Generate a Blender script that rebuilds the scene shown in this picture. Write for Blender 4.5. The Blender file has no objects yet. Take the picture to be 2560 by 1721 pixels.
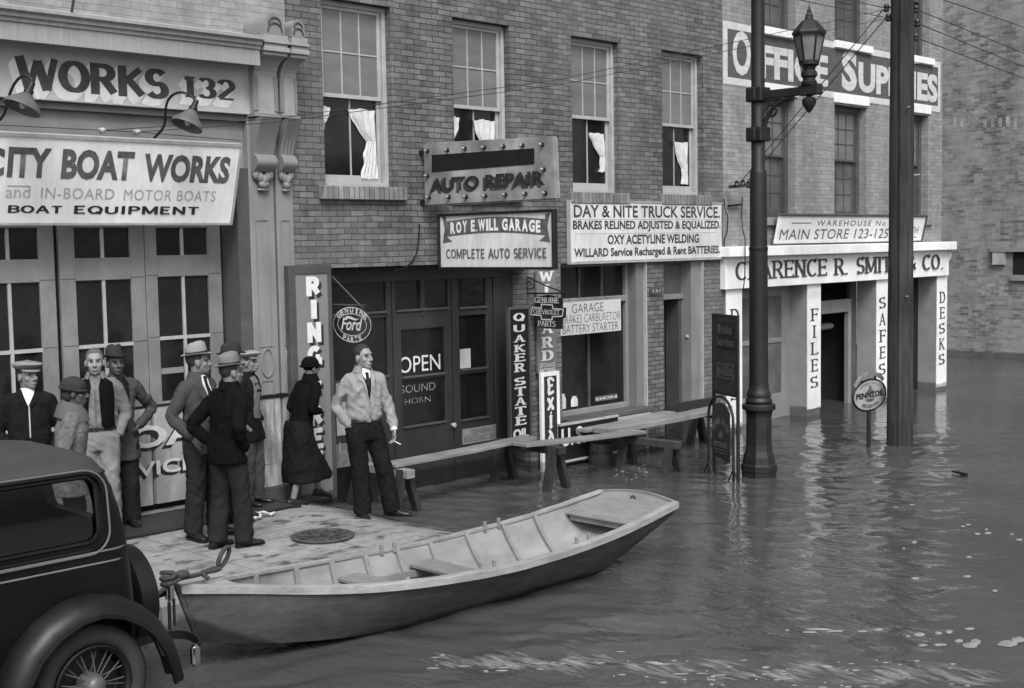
import bpy, bmesh, math, random
from math import sin, cos, pi, radians, sqrt, atan2
from mathutils import Vector, Matrix, noise
from mathutils.bvhtree import BVHTree
random.seed(7)
SC = bpy.context.scene
COL = SC.collection

# ------------------------------------------------------------------ camera
# x runs along the house fronts, y into the houses, z up from the flood water
RR = Vector((0.69995, -0.71399, -0.01740)); UU = Vector((0.06660, 0.04100, 0.99694)); FF = Vector((0.71110, 0.69898, -0.07743))
FF.normalize(); RR = (RR - FF * RR.dot(FF)).normalized(); UU = RR.cross(FF)
CAM = Vector((0, -11.787, 3.05)); FPX = 3200.0
cd = bpy.data.cameras.new('camera'); cam = bpy.data.objects.new('camera', cd); COL.objects.link(cam)
cd.sensor_width = 36; cd.lens = 45; cd.clip_start = 0.05; cd.clip_end = 600
cam.matrix_world = Matrix(((RR.x, UU.x, -FF.x, CAM.x), (RR.y, UU.y, -FF.y, CAM.y), (RR.z, UU.z, -FF.z, CAM.z), (0, 0, 0, 1)))
SC.camera = cam

# ------------------------------------------------------------------ light: grey overcast day, a monochrome photograph
SUN_EL, SUN_AZ = radians(50), radians(-126)     # azimuth measured from +x (street direction)
w = bpy.data.worlds.new('World'); SC.world = w; w.use_nodes = True
nt = w.node_tree; bg = nt.nodes['Background']
sky = nt.nodes.new('ShaderNodeTexSky'); sky.sky_type = 'NISHITA'; sky.sun_disc = False
sky.sun_elevation = SUN_EL; sky.sun_rotation = pi / 2 - SUN_AZ; sky.dust_density = 4.0; sky.air_density = 1.0
bw = nt.nodes.new('ShaderNodeRGBToBW')
nt.links.new(sky.outputs[0], bw.inputs[0]); nt.links.new(bw.outputs[0], bg.inputs[0]); bg.inputs[1].default_value = 0.12
sd = bpy.data.lights.new('sun', 'SUN'); so = bpy.data.objects.new('sun', sd); COL.objects.link(so)
sd.energy = 1.35; sd.angle = radians(24); sd.color = (1, 1, 1)
dirv = Vector((cos(SUN_EL) * cos(SUN_AZ), cos(SUN_EL) * sin(SUN_AZ), sin(SUN_EL)))
so.rotation_euler = dirv.to_track_quat('Z', 'Y').to_euler(); so.location = (5, -20, 20)
SC.view_settings.view_transform = 'Standard'; SC.view_settings.look = 'None'
SC.view_settings.exposure = 0.90; SC.view_settings.gamma = 1.0

# ------------------------------------------------------------------ measuring helpers (photo pixel -> point on a known plane)
def ray(px, py):
    return RR * ((px - 1280) / FPX) - UU * ((py - 860.5) / FPX) + FF
def ony(px, py, y=0.0):
    d = ray(px, py); return CAM + d * ((y - CAM.y) / d.y)
def onz(px, py, z=0.0):
    d = ray(px, py); return CAM + d * ((z - CAM.z) / d.z)
def onx(px, py, x):
    d = ray(px, py); return CAM + d * ((x - CAM.x) / d.x)
def FX(px, py, y=0.0):
    p = ony(px, py, y); return p.x, p.z
class Fr:
    """a flat frame in space: origin, u (right), v (up), n (towards the viewer)"""
    def __init__(s, o, u, v):
        s.o = Vector(o); s.u = Vector(u).normalized(); s.v = Vector(v).normalized(); s.n = s.u.cross(s.v)
    def p(s, u, v, w=0.0): return s.o + s.u * u + s.v * v + s.n * w
    def px(s, x, y):
        d = ray(x, y); q = CAM + d * ((s.o - CAM).dot(s.n) / d.dot(s.n)) - s.o
        return q.dot(s.u), q.dot(s.v)
def front(y): return Fr((0, y, 0), (1, 0, 0), (0, 0, 1))
def side(x): return Fr((x, 0, 0), (0, -1, 0), (0, 0, 1))

# ------------------------------------------------------------------ objects
def tag(o, label=None, cat=None, group=None, kind=None):
    if label: o['label'] = label
    if cat: o['category'] = cat
    if group: o['group'] = group
    if kind: o['kind'] = kind
    return o
def empty(name, loc=(0, 0, 0), label=None, cat=None, group=None):
    o = bpy.data.objects.new(name, None); COL.objects.link(o); o.location = loc; o.empty_display_size = 0.2
    return tag(o, label, cat, group)
def link(name, me, mat, parent=None):
    o = bpy.data.objects.new(name, me); COL.objects.link(o)
    if mat: me.materials.clear(); me.materials.append(mat)
    if parent: attach(o, parent)
    return o
def worldm(o):
    m = o.matrix_basis.copy()
    return worldm(o.parent) @ o.matrix_parent_inverse @ m if o.parent else m
def attach(o, parent):
    o.parent = parent; o.matrix_parent_inverse = worldm(parent).inverted()
def copy_tree(o, parent=None, delta=None):
    c = o.copy(); COL.objects.link(c)
    if parent: c.parent = parent
    if delta is not None: c.location = Vector(o.location) + Vector(delta)
    for ch in list(o.children): copy_tree(ch, c)
    return c

class MB:
    def __init__(s): s.v = []; s.f = []
    def add(s, vs, fs):
        n = len(s.v); s.v += [Vector(v) for v in vs]; s.f += [tuple(i + n for i in f) for f in fs]; return s
    def box(s, x0, x1, y0, y1, z0, z1, M=None):
        vs = [Vector((x, y, z)) for x in (x0, x1) for y in (y0, y1) for z in (z0, z1)]
        if M: vs = [M @ v for v in vs]
        return s.add(vs, [(0, 1, 3, 2), (4, 6, 7, 5), (0, 4, 5, 1), (2, 3, 7, 6), (0, 2, 6, 4), (1, 5, 7, 3)])
    def fbox(s, fr, u0, u1, v0, v1, w0, w1):
        vs = [fr.p(u, v, w_) for u in (u0, u1) for v in (v0, v1) for w_ in (w0, w1)]
        return s.add(vs, [(0, 1, 3, 2), (4, 6, 7, 5), (0, 4, 5, 1), (2, 3, 7, 6), (0, 2, 6, 4), (1, 5, 7, 3)])
    def bar(s, a, b, w_, h, up=(0, 0, 1)):
        a = Vector(a); b = Vector(b); t = (b - a).normalized(); sd_ = t.cross(Vector(up)).normalized(); u = sd_.cross(t)
        vs = [p + sd_ * i + u * j for p in (a, b) for i in (-w_ / 2, w_ / 2) for j in (-h / 2, h / 2)]
        return s.add(vs, [(0, 1, 3, 2), (4, 6, 7, 5), (0, 4, 5, 1), (2, 3, 7, 6), (0, 2, 6, 4), (1, 5, 7, 3)])
    def loft(s, rings, caps=True, closed=True):
        n = len(rings[0]); vs = [p for r in rings for p in r]; fs = []
        for i in range(len(rings) - 1):
            for j in range(n if closed else n - 1):
                k = (j + 1) % n; fs.append((i * n + j, i * n + k, (i + 1) * n + k, (i + 1) * n + j))
        if caps and closed: fs += [tuple(range(n))[::-1], tuple((len(rings) - 1) * n + j for j in range(n))]
        return s.add(vs, fs)
    def tube(s, pts, r, n=8, caps=True, flat=1.0):
        pts = [Vector(p) for p in pts]; R = r if isinstance(r, (list, tuple)) else [r] * len(pts)
        rings = []; up = None
        for i, p in enumerate(pts):
            t = (pts[min(i + 1, len(pts) - 1)] - pts[max(i - 1, 0)]).normalized()
            if up is None: up = Vector((0, 0, 1)) if abs(t.z) < .9 else Vector((0, 1, 0))
            a = t.cross(up).normalized(); b = a.cross(t).normalized(); up = b
            rings.append([p + (a * cos(2 * pi * j / n) + b * sin(2 * pi * j / n) * flat) * R[i] for j in range(n)])
        return s.loft(rings, caps)
    def lathe(s, prof, c=(0, 0, 0), n=24, sx=1, sy=1, M=None, ph=0.0, caps=True):
        c = Vector(c); rings = []
        for r, z in prof:
            ring = [Vector((cos(2 * pi * j / n + ph) * r * sx, sin(2 * pi * j / n + ph) * r * sy, z)) for j in range(n)]
            rings.append([(M @ q if M else q) + c for q in ring])
        return s.loft(rings, caps)
    def ell(s, c, r, nu=16, nv=10, M=None):
        c = Vector(c); rings = []
        for i in range(nv + 1):
            t = -pi / 2 + pi * (i + 0.0) / nv; t = max(-pi / 2 + .03, min(pi / 2 - .03, t))
            ring = [Vector((cos(t) * cos(2 * pi * j / nu) * r[0], cos(t) * sin(2 * pi * j / nu) * r[1], sin(t) * r[2])) for j in range(nu)]
            rings.append([(M @ q if M else q) + c for q in ring])
        return s.loft(rings)
    def prism(s, fr, poly, w0, w1):
        n = len(poly)
        s.add([fr.p(u, v, w0) for u, v in poly] + [fr.p(u, v, w1) for u, v in poly],
              [tuple(range(n))[::-1], tuple(range(n, 2 * n))] + [(i, (i + 1) % n, n + (i + 1) % n, n + i) for i in range(n)])
        return s
    def grid(s, fn, nu, nv):
        return s.add([fn(i / nu, j / nv) for i in range(nu + 1) for j in range(nv + 1)],
                     [(i * (nv + 1) + j, (i + 1) * (nv + 1) + j, (i + 1) * (nv + 1) + j + 1, i * (nv + 1) + j + 1) for i in range(nu) for j in range(nv)])
    def mesh(s, smooth=0, bevel=0, segs=1, weld=False):
        me = bpy.data.meshes.new('m'); me.from_pydata([tuple(v) for v in s.v], [], s.f)
        bm = bmesh.new(); bm.from_mesh(me)
        if weld: bmesh.ops.remove_doubles(bm, verts=bm.verts, dist=1e-4)
        bmesh.ops.recalc_face_normals(bm, faces=bm.faces)
        if bevel:
            ed = [e for e in bm.edges if len(e.link_faces) == 2 and e.calc_face_angle(0) > .5]
            bmesh.ops.bevel(bm, geom=ed, offset=bevel, segments=segs, affect='EDGES', clamp_overlap=True)
        bm.to_mesh(me); bm.free()
        if smooth:
            me.shade_smooth()
            if smooth < 180: me.set_sharp_from_angle(angle=radians(smooth))
        return me
    def build(s, name, mat, parent=None, smooth=0, bevel=0, segs=1, weld=False):
        return link(name, s.mesh(smooth, bevel, segs, weld), mat, parent)

# ------------------------------------------------------------------ materials (all neutral grey: the place as a black and white plate shows it)
MATS = {}
def damp(n, L, tc, col, top):
    """water-soaked band where a wall stands in the flood"""
    sp = n.new('ShaderNodeSeparateXYZ'); L.new(tc.outputs['Object'], sp.inputs[0])
    z = n.new('ShaderNodeTexNoise'); z.inputs['Scale'].default_value = 4; z.inputs['Detail'].default_value = 4; L.new(tc.outputs['Object'], z.inputs['Vector'])
    a = n.new('ShaderNodeMath'); a.operation = 'MULTIPLY_ADD'; a.inputs[1].default_value = -.10; L.new(z.outputs['Fac'], a.inputs[0]); L.new(sp.outputs['Z'], a.inputs[2])
    r = n.new('ShaderNodeMapRange'); r.inputs['From Min'].default_value = top - .07; r.inputs['From Max'].default_value = top - .03; r.inputs['To Min'].default_value = .42; r.inputs['To Max'].default_value = 1; L.new(a.outputs[0], r.inputs['Value'])
    m = n.new('ShaderNodeMix'); m.data_type = 'RGBA'; m.blend_type = 'MULTIPLY'; m.inputs['Factor'].default_value = 1; L.new(col, m.inputs[6]); L.new(r.outputs[0], m.inputs[7]); return m.outputs[2]
def mat(name, base, rough=0.7, var=0.25, scale=3.0, bump=0.0, bscale=40.0, spec=0.35, metal=0.0, stretch=(1, 1, 1), var2=0.0, scale2=0.6, coat=0.0, wet=0.0):
    if name in MATS: return MATS[name]
    m = bpy.data.materials.new(name); m.use_nodes = True; MATS[name] = m
    n = m.node_tree.nodes; L = m.node_tree.links; bs = n['Principled BSDF']
    bs.inputs['Roughness'].default_value = rough; bs.inputs['Specular IOR Level'].default_value = spec; bs.inputs['Metallic'].default_value = metal
    if coat: bs.inputs['Coat Weight'].default_value = coat; bs.inputs['Coat Roughness'].default_value = .08
    tc = n.new('ShaderNodeTexCoord'); mp = n.new('ShaderNodeMapping'); mp.inputs['Scale'].default_value = stretch
    L.new(tc.outputs['Object'], mp.inputs[0])
    nz = n.new('ShaderNodeTexNoise'); nz.inputs['Scale'].default_value = scale; nz.inputs['Detail'].default_value = 6; nz.inputs['Roughness'].default_value = .62
    L.new(mp.outputs[0], nz.inputs['Vector'])
    r = n.new('ShaderNodeMapRange'); r.inputs['From Min'].default_value = .3; r.inputs['From Max'].default_value = .7
    r.inputs['To Min'].default_value = base * (1 - var); r.inputs['To Max'].default_value = min(.95, base * (1 + var))
    L.new(nz.outputs['Fac'], r.inputs['Value']); out = r.outputs[0]
    if var2:
        n2 = n.new('ShaderNodeTexNoise'); n2.inputs['Scale'].default_value = scale2; n2.inputs['Detail'].default_value = 4
        L.new(tc.outputs['Object'], n2.inputs['Vector'])
        r2 = n.new('ShaderNodeMapRange'); r2.inputs['From Min'].default_value = .35; r2.inputs['From Max'].default_value = .65
        r2.inputs['To Min'].default_value = 1 - var2; r2.inputs['To Max'].default_value = 1 + var2 * .5
        L.new(n2.outputs['Fac'], r2.inputs['Value'])
        mu = n.new('ShaderNodeMath'); mu.operation = 'MULTIPLY'; L.new(out, mu.inputs[0]); L.new(r2.outputs[0], mu.inputs[1]); out = mu.outputs[0]
    if wet: out = damp(n, L, tc, out, wet)
    L.new(out, bs.inputs['Base Color'])
    if bump:
        nb = n.new('ShaderNodeTexNoise'); nb.inputs['Scale'].default_value = bscale; nb.inputs['Detail'].default_value = 4; L.new(mp.outputs[0], nb.inputs['Vector'])
        b = n.new('ShaderNodeBump'); b.inputs['Strength'].default_value = bump; b.inputs['Distance'].default_value = .01
        L.new(nb.outputs['Fac'], b.inputs['Height']); L.new(b.outputs[0], bs.inputs['Normal'])
    return m
def brick(name, base, mortar, bw_, bh, var=.35, msize=.012, patch=0.0, pscale=.8, bump=.5, axis='xz', smear=0.0, pv=.75):
    m = bpy.data.materials.new(name); m.use_nodes = True; MATS[name] = m
    n = m.node_tree.nodes; L = m.node_tree.links; bs = n['Principled BSDF']; bs.inputs['Roughness'].default_value = .9; bs.inputs['Specular IOR Level'].default_value = .2
    tc = n.new('ShaderNodeTexCoord'); sp = n.new('ShaderNodeSeparateXYZ'); L.new(tc.outputs['Object'], sp.inputs[0])
    ad = n.new('ShaderNodeMath'); ad.operation = 'ADD'; L.new(sp.outputs['X'], ad.inputs[0]); L.new(sp.outputs['Y'], ad.inputs[1])
    cb = n.new('ShaderNodeCombineXYZ'); L.new(ad.outputs[0], cb.inputs['X']); L.new(sp.outputs['Z'], cb.inputs['Y'])
    # hand-laid unevenness
    dn = n.new('ShaderNodeTexNoise'); dn.inputs['Scale'].default_value = 3.5; dn.inputs['Detail'].default_value = 3; L.new(tc.outputs['Object'], dn.inputs['Vector'])
    sc_ = n.new('ShaderNodeVectorMath'); sc_.operation = 'SCALE'; sc_.inputs['Scale'].default_value = .03; L.new(dn.outputs['Color'], sc_.inputs[0])
    av = n.new('ShaderNodeVectorMath'); av.operation = 'ADD'; L.new(cb.outputs[0], av.inputs[0]); L.new(sc_.outputs[0], av.inputs[1])
    bt = n.new('ShaderNodeTexBrick'); L.new(av.outputs[0], bt.inputs['Vector'])
    bt.inputs['Scale'].default_value = 1; bt.inputs['Brick Width'].default_value = bw_; bt.inputs['Row Height'].default_value = bh
    bt.inputs['Mortar Size'].default_value = msize / 2; bt.inputs['Mortar Smooth'].default_value = .5; bt.inputs['Bias'].default_value = 0
    bt.inputs['Color1'].default_value = (base * (1 - var),) * 3 + (1,); bt.inputs['Color2'].default_value = (base * (1 + var),) * 3 + (1,); bt.inputs['Mortar'].default_value = (mortar,) * 3 + (1,)
    nz = n.new('ShaderNodeTexNoise'); nz.inputs['Scale'].default_value = 9; nz.inputs['Detail'].default_value = 8; L.new(tc.outputs['Object'], nz.inputs['Vector'])
    r = n.new('ShaderNodeMapRange'); r.inputs['From Min'].default_value = .3; r.inputs['From Max'].default_value = .7; r.inputs['To Min'].default_value = .8; r.inputs['To Max'].default_value = 1.18; L.new(nz.outputs['Fac'], r.inputs['Value'])
    mu = n.new('ShaderNodeMix'); mu.data_type = 'RGBA'; mu.blend_type = 'MULTIPLY'; mu.inputs['Factor'].default_value = 1
    L.new(bt.outputs['Color'], mu.inputs[6]); L.new(r.outputs[0], mu.inputs[7]); out = mu.outputs[2]
    sn = n.new('ShaderNodeTexNoise'); sn.inputs['Scale'].default_value = 1.6; sn.inputs['Detail'].default_value = 6; sm_ = n.new('ShaderNodeMapping'); sm_.inputs['Scale'].default_value = (1.5, 1.5, .22); L.new(tc.outputs['Object'], sm_.inputs[0]); L.new(sm_.outputs[0], sn.inputs['Vector'])
    sr = n.new('ShaderNodeMapRange'); sr.inputs['From Min'].default_value = .36; sr.inputs['From Max'].default_value = .62; sr.inputs['To Min'].default_value = .74; sr.inputs['To Max'].default_value = 1.08; L.new(sn.outputs['Fac'], sr.inputs['Value'])
    ml = n.new('ShaderNodeMix'); ml.data_type = 'RGBA'; ml.blend_type = 'MULTIPLY'; ml.inputs['Factor'].default_value = 1; L.new(out, ml.inputs[6]); L.new(sr.outputs[0], ml.inputs[7]); out = ml.outputs[2]
    if patch:
        pn = n.new('ShaderNodeTexNoise'); pn.inputs['Scale'].default_value = pscale; pn.inputs['Detail'].default_value = 7; pn.inputs['Roughness'].default_value = .7; L.new(tc.outputs['Object'], pn.inputs['Vector'])
        pr = n.new('ShaderNodeMapRange'); pr.inputs['From Min'].default_value = .42; pr.inputs['From Max'].default_value = .6; L.new(pn.outputs['Fac'], pr.inputs['Value'])
        pf = n.new('ShaderNodeMath'); pf.operation = 'MULTIPLY'; pf.inputs[1].default_value = patch; L.new(pr.outputs[0], pf.inputs[0])
        mx = n.new('ShaderNodeMix'); mx.data_type = 'RGBA'; mx.blend_type = 'MIX'; L.new(pf.outputs[0], mx.inputs['Factor']); L.new(out, mx.inputs[6]); mx.inputs[7].default_value = (base * pv,) * 3 + (1,); out = mx.outputs[2]
    out = damp(n, L, tc, out, .14)
    L.new(out, bs.inputs['Base Color'])
    b = n.new('ShaderNodeBump'); b.inputs['Strength'].default_value = bump; b.inputs['Distance'].default_value = .008; b.invert = True
    L.new(bt.outputs['Fac'], b.inputs['Height']); L.new(b.outputs[0], bs.inputs['Normal'])
    return m

# ------------------------------------------------------------------ lettering
def fit(me, fr, u0, u1, v0, v1, off):
    xs = [v.co.x for v in me.vertices]; ys = [v.co.y for v in me.vertices]
    a, b, c, d = min(xs), max(xs), min(ys), max(ys)
    for v in me.vertices:
        q = fr.p(u0 + (v.co.x - a) / (b - a) * (u1 - u0), v0 + (v.co.y - c) / (d - c) * (v1 - v0), off + v.co.z)
        v.co = q
def text(s, fr, u0, u1, v0, v1, mt, parent, wt=.02, off=.004, shear=0.0, space=1.0, name='lettering', label=None):
    cu = bpy.data.curves.new('t', 'FONT'); cu.body = s; cu.size = 1; cu.offset = wt; cu.shear = shear; cu.space_character = space; cu.fill_mode = 'FRONT'; cu.resolution_u = 3
    ob = bpy.data.objects.new('t', cu); COL.objects.link(ob)
    dg = bpy.context.evaluated_depsgraph_get(); me = bpy.data.meshes.new_from_object(ob.evaluated_get(dg))
    bpy.data.objects.remove(ob); bpy.data.curves.remove(cu)
    fit(me, fr, u0, u1, v0, v1, off)
    o = link(name, me, mt, parent)
    if label: o['label'] = label
    return o
def ptext(s, fr, bl, tr, *a, **k):
    u0, v0 = fr.px(*bl); u1, v1 = fr.px(*tr); return text(s, fr, u0, u1, v0, v1, *a, **k)
def arc(cx, cy, rx, ry, a0, a1, n=10):
    return [(cx + rx * cos(radians(a0 + (a1 - a0) * i / n)), cy + ry * sin(radians(a0 + (a1 - a0) * i / n))) for i in range(n + 1)]
def G():
    g = {}
    g['A'] = (.8, [[(0.04, 0), (.4, 1)], [(.4, 1), (.76, 0)], [(.18, .34), (.62, .34)]])
    g['B'] = (.66, [[(.1, 0), (.1, 1)], [(.1, 1), (.36, 1)] + arc(.36, .77, .24, .23, 90, -90) + [(.1, .54)], [(.36, .54)] + arc(.36, .27, .28, .27, 90, -90) + [(.1, 0)]])
    g['C'] = (.74, [arc(.4, .5, .34, .5, 45, 315, 20)])
    g['D'] = (.74, [[(.1, 0), (.1, 1)], [(.1, 1), (.3, 1)] + arc(.3, .5, .36, .5, 90, -90, 16) + [(.1, 0)]])
    g['E'] = (.62, [[(.1, 0), (.1, 1)], [(.1, 1), (.58, 1)], [(.1, .52), (.5, .52)], [(.1, 0), (.6, 0)]])
    g['F'] = (.6, [[(.1, 0), (.1, 1)], [(.1, 1), (.58, 1)], [(.1, .52), (.5, .52)]])
    g['G'] = (.78, [arc(.4, .5, .34, .5, 45, 345, 20), [(.72, .42), (.72, 0.05)], [(.46, .42), (.74, .42)]])
    g['H'] = (.76, [[(.1, 0), (.1, 1)], [(.66, 0), (.66, 1)], [(.1, .52), (.66, .52)]])
    g['I'] = (.3, [[(.15, 0), (.15, 1)]])
    g['K'] = (.74, [[(.1, 0), (.1, 1)], [(.1, .4), (.66, 1)], [(.28, .58), (.7, 0)]])
    g['L'] = (.6, [[(.1, 0), (.1, 1)], [(.1, 0), (.58, 0)]])
    g['M'] = (.94, [[(.1, 0), (.1, 1)], [(.1, 1), (.47, .1)], [(.47, .1), (.84, 1)], [(.84, 1), (.84, 0)]])
    g['N'] = (.78, [[(.1, 0), (.1, 1)], [(.1, 1), (.68, 0)], [(.68, 0), (.68, 1)]])
    g['O'] = (.8, [arc(.4, .5, .33, .5, 0, 360, 28)])
    g['P'] = (.66, [[(.1, 0), (.1, 1)], [(.1, 1), (.34, 1)] + arc(.34, .74, .26, .26, 90, -90) + [(.1, .48)]])
    g['Q'] = (.8, [arc(.4, .5, .33, .5, 0, 360, 28), [(.45, .25), (.72, -.08)]])
    g['R'] = (.72, [[(.1, 0), (.1, 1)], [(.1, 1), (.34, 1)] + arc(.34, .75, .25, .25, 90, -90) + [(.1, .5)], [(.36, .5), (.66, 0)]])
    g['S'] = (.62, [arc(.32, .745, .24, .255, 30, 270, 12) + arc(.32, .26, .26, .26, 90, -150, 12)[1:]])
    g['T'] = (.72, [[(.36, 0), (.36, 1)], [(.03, 1), (.69, 1)]])
    g['U'] = (.76, [[(.1, 1), (.1, .3)] + arc(.38, .3, .28, .3, 180, 360) + [(.66, 1)]])
    g['V'] = (.76, [[(.04, 1), (.38, 0)], [(.38, 0), (.72, 1)]])
    g['W'] = (1.06, [[(.04, 1), (.28, 0)], [(.28, 0), (.53, .9)], [(.53, .9), (.78, 0)], [(.78, 0), (1.02, 1)]])
    g['X'] = (.74, [[(.05, 0), (.68, 1)], [(.05, 1), (.68, 0)]])
    g['Y'] = (.72, [[(.04, 1), (.36, .48)], [(.36, .48), (.68, 1)], [(.36, .5), (.36, 0)]])
    g['Z'] = (.66, [[(.06, 1), (.6, 1)], [(.6, 1), (.06, 0)], [(.06, 0), (.62, 0)]])
    g['&'] = (.8, [[(.74, .05), (.22, .72)] + arc(.36, .84, .15, .15, 215, -40, 10) + [(.14, .38)] + arc(.3, .24, .2, .24, 150, 330, 8) + [(.7, .5)]])
    g['1'] = (.4, [[(.22, 0), (.22, 1)], [(.22, 1), (.04, .86)]])
    g['2'] = (.64, [arc(.32, .72, .24, .28, 165, -30, 10) + [(.06, .02)], [(.06, 0), (.6, 0)]])
    g['3'] = (.62, [arc(.3, .75, .23, .25, 150, -90, 10), arc(.3, .26, .26, .26, 90, -150, 10)])
    g['.'] = (.3, [[(.12, 0), (.12, .1)]])
    g['-'] = (.5, [[(.08, .5), (.42, .5)]])
    g[' '] = (.42, [])
    return g
GL = G()
def strokes(s, thick=.16, thin=.08, serif=True, gap=.1, sw=2.3):
    """painted letters as flat strokes: thick uprights, thin crossbars, slab serifs"""
    mb = MB(); x0 = 0; k = 0
    for ch in s:
        wd, st = GL[ch]
        for pl in st:
            k += 1; z = k * .00025
            n = len(pl); closed = n > 8 and abs(pl[0][0] - pl[-1][0]) < 1e-6 and abs(pl[0][1] - pl[-1][1]) < 1e-6
            L_, R_ = [], []
            for i, (x, y) in enumerate(pl):
                a = pl[i - 1] if i > 0 else (pl[-2] if closed else pl[0]); b = pl[i + 1] if i < n - 1 else (pl[1] if closed else pl[-1])
                dx, dy = b[0] - a[0], b[1] - a[1]; l = sqrt(dx * dx + dy * dy) or 1; dx /= l; dy /= l
                t = (thin + (thick - thin) * abs(dy) ** 1.2) / 2
                if n == 2 and dy * dx > 0 and ch in 'AMNVWKXY' and abs(dx) > .1: t = (thin * .6 + thick * .4) / 2
                yy = y * (1 - thin) + thin / 2
                if abs(dy) > .9 and i in (0, n - 1) and n < 12: yy = y
                L_.append((x0 + x - dy * t, yy + dx * t, z)); R_.append((x0 + x + dy * t, yy - dx * t, z))
            for i in range(n - 1): mb.add([L_[i], R_[i], R_[i + 1], L_[i + 1]], [(0, 1, 2, 3)])
            if serif and ch not in 'CGOSQU.-&23':
                for (x, y), (xo, yo) in ((pl[0], pl[1]), (pl[-1], pl[-2])):
                    if y in (0, 1) and abs(y - yo) > .15 and not (ch in 'MNVWA' and y == (1 if ch == 'A' else 0) and ch != 'M' and ch != 'N') and not (ch == 'M' and False):
                        hw = thick * sw / 2 * (.85 if abs(x - xo) > .05 else 1); k += 1; z2 = k * .00025
                        ya = 0 if y == 0 else 1 - thin * .9
                        mb.add([(x0 + x - hw, ya, z2), (x0 + x + hw, ya, z2), (x0 + x + hw, ya + thin * .9, z2), (x0 + x - hw, ya + thin * .9, z2)], [(0, 1, 2, 3)])
                    elif ch in 'EFLTZ' and abs(y - yo) < .01 and x > .45 or (ch == 'T' and abs(y - yo) < .01):
                        k += 1; z2 = k * .00025; h = .2
                        ya = 1 - h if y > .9 else (0 if y < .1 else y - h / 2); hw = thin * .6
                        mb.add([(x0 + x - hw, ya, z2), (x0 + x + hw, ya, z2), (x0 + x + hw, ya + h, z2), (x0 + x - hw, ya + h, z2)], [(0, 1, 2, 3)])
            if serif and ch in 'CGS':
                for (x, y) in ([pl[0]] if ch == 'C' else [pl[0], pl[-1]] if ch == 'S' else [pl[0]] if n > 5 else []):
                    k += 1; z2 = k * .00025; hw = thin * .55; h = .24; ya = y - .04 if y > .5 else y - h + .06
                    mb.add([(x0 + x - hw, ya, z2), (x0 + x + hw, ya, z2), (x0 + x + hw, ya + h, z2), (x0 + x - hw, ya + h, z2)], [(0, 1, 2, 3)])
        x0 += wd + gap
    me = bpy.data.meshes.new('t'); me.from_pydata([tuple(v) for v in mb.v], [], mb.f); return me
def stext(s, fr, u0, u1, v0, v1, mt, parent, thick=.16, thin=.08, serif=True, off=.004, gap=.1, name='lettering', sw=2.3):
    me = strokes(s, thick, thin, serif, gap, sw); fit(me, fr, u0, u1, v0, v1, off); return link(name, me, mt, parent)
def pstext(s, fr, bl, tr, *a, **k):
    u0, v0 = fr.px(*bl); u1, v1 = fr.px(*tr); return stext(s, fr, u0, u1, v0, v1, *a, **k)

# ================================================================== materials used by the setting
M_brick = brick('garage_brick', .142, .035, .206, .0685, var=.32, msize=.013, patch=.35, pscale=.5, bump=.6, pv=1.25)
M_paintbrick = brick('painted_brick', .30, .20, .206, .0685, var=.1, msize=.010, patch=.7, pscale=1.1, bump=.5, pv=.82)
M_storebrick = brick('store_brick', .275, .165, .21, .0685, var=.16, msize=.010, patch=.5, pscale=.9, bump=.5, pv=.82)
M_farbrick = brick('far_brick', .185, .23, .23, .075, var=.45, msize=.014, patch=.8, pscale=.7, bump=.5, pv=1.45)
M_grey = mat('grey_paint', .215, .65, .12, 5, .25, 60, stretch=(1, 1, .25), var2=.14, scale2=1.5)
M_greydirty = mat('peeling_grey_paint', .33, .8, .5, 6, .5, 40, stretch=(3, 3, .35), var2=.5, scale2=2.5)
M_greydark = mat('dark_grey_paint', .075, .6, .2, 5, .2, 60, var2=.2)
M_door = mat('door_paint', .20, .6, .16, 7, .3, 80, stretch=(1, 1, .6), var2=.2, scale2=1.2)
M_doordark = mat('dark_door_paint', .036, .5, .2, 5, .3, 60, stretch=(1, 1, .4), var2=.25, wet=.22)
M_trim = mat('pale_trim', .36, .6, .14, 6, .2, 50)
M_white = mat('white_sign_paint', .77, .6, .08, 7, .1, 60, stretch=(2, 2, .4), var2=.12, scale2=1.3, wet=.13)
M_cream = mat('cream_sign_paint', .60, .6, .13, 7, .1, 60, stretch=(2, 2, .4), var2=.16, scale2=1.6)
M_stone = mat('sill_stone', .22, .85, .25, 8, .4, 60)
M_sillbrick = brick('sill_brick', .22, .08, .075, .4, var=.25, msize=.012)
M_black = mat('black_paint', .011, .45, .2, 6, .15, 60)
M_iron = mat('black_iron', .015, .5, .35, 7, .4, 50, var2=.3)
M_letter = mat('letter_black', .022, .6, .3, 9); M_letterg = mat('letter_grey', .10, .6, .4, 10); M_letterf = mat('letter_faded', .36, .7, .12, 9)
M_letterm = mat('letter_mid', .05, .6, .45, 11); M_letterw = mat('letter_white', .66, .6, .14, 10); M_letterp = mat('letter_pale', .55, .6, .12, 9)
M_chalk = mat('chalk_white', .62, .9, .3, 30)
M_glassd = mat('dark_window_glass', .012, .09, .5, 2.5, .12, 1.5, spec=.45)
M_glassb = mat('blind_behind_glass', .15, .2, .2, 1.6, spec=.4, stretch=(1, 1, 3))
M_glassg = mat('dusty_glass', .11, .25, .4, 2.2, spec=.4, var2=.3)
M_lace = mat('lace_curtain', .56, .9, .1, 30, .4, 120)
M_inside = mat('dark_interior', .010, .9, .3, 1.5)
M_plaster = mat('reveal_plaster', .25, .9, .14, 4, .3, 60, var2=.15, wet=.16)
M_osign = mat('painted_sign_ground', .085, .9, .25, 6, .5, 30, stretch=(1, 1, 3))
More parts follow.
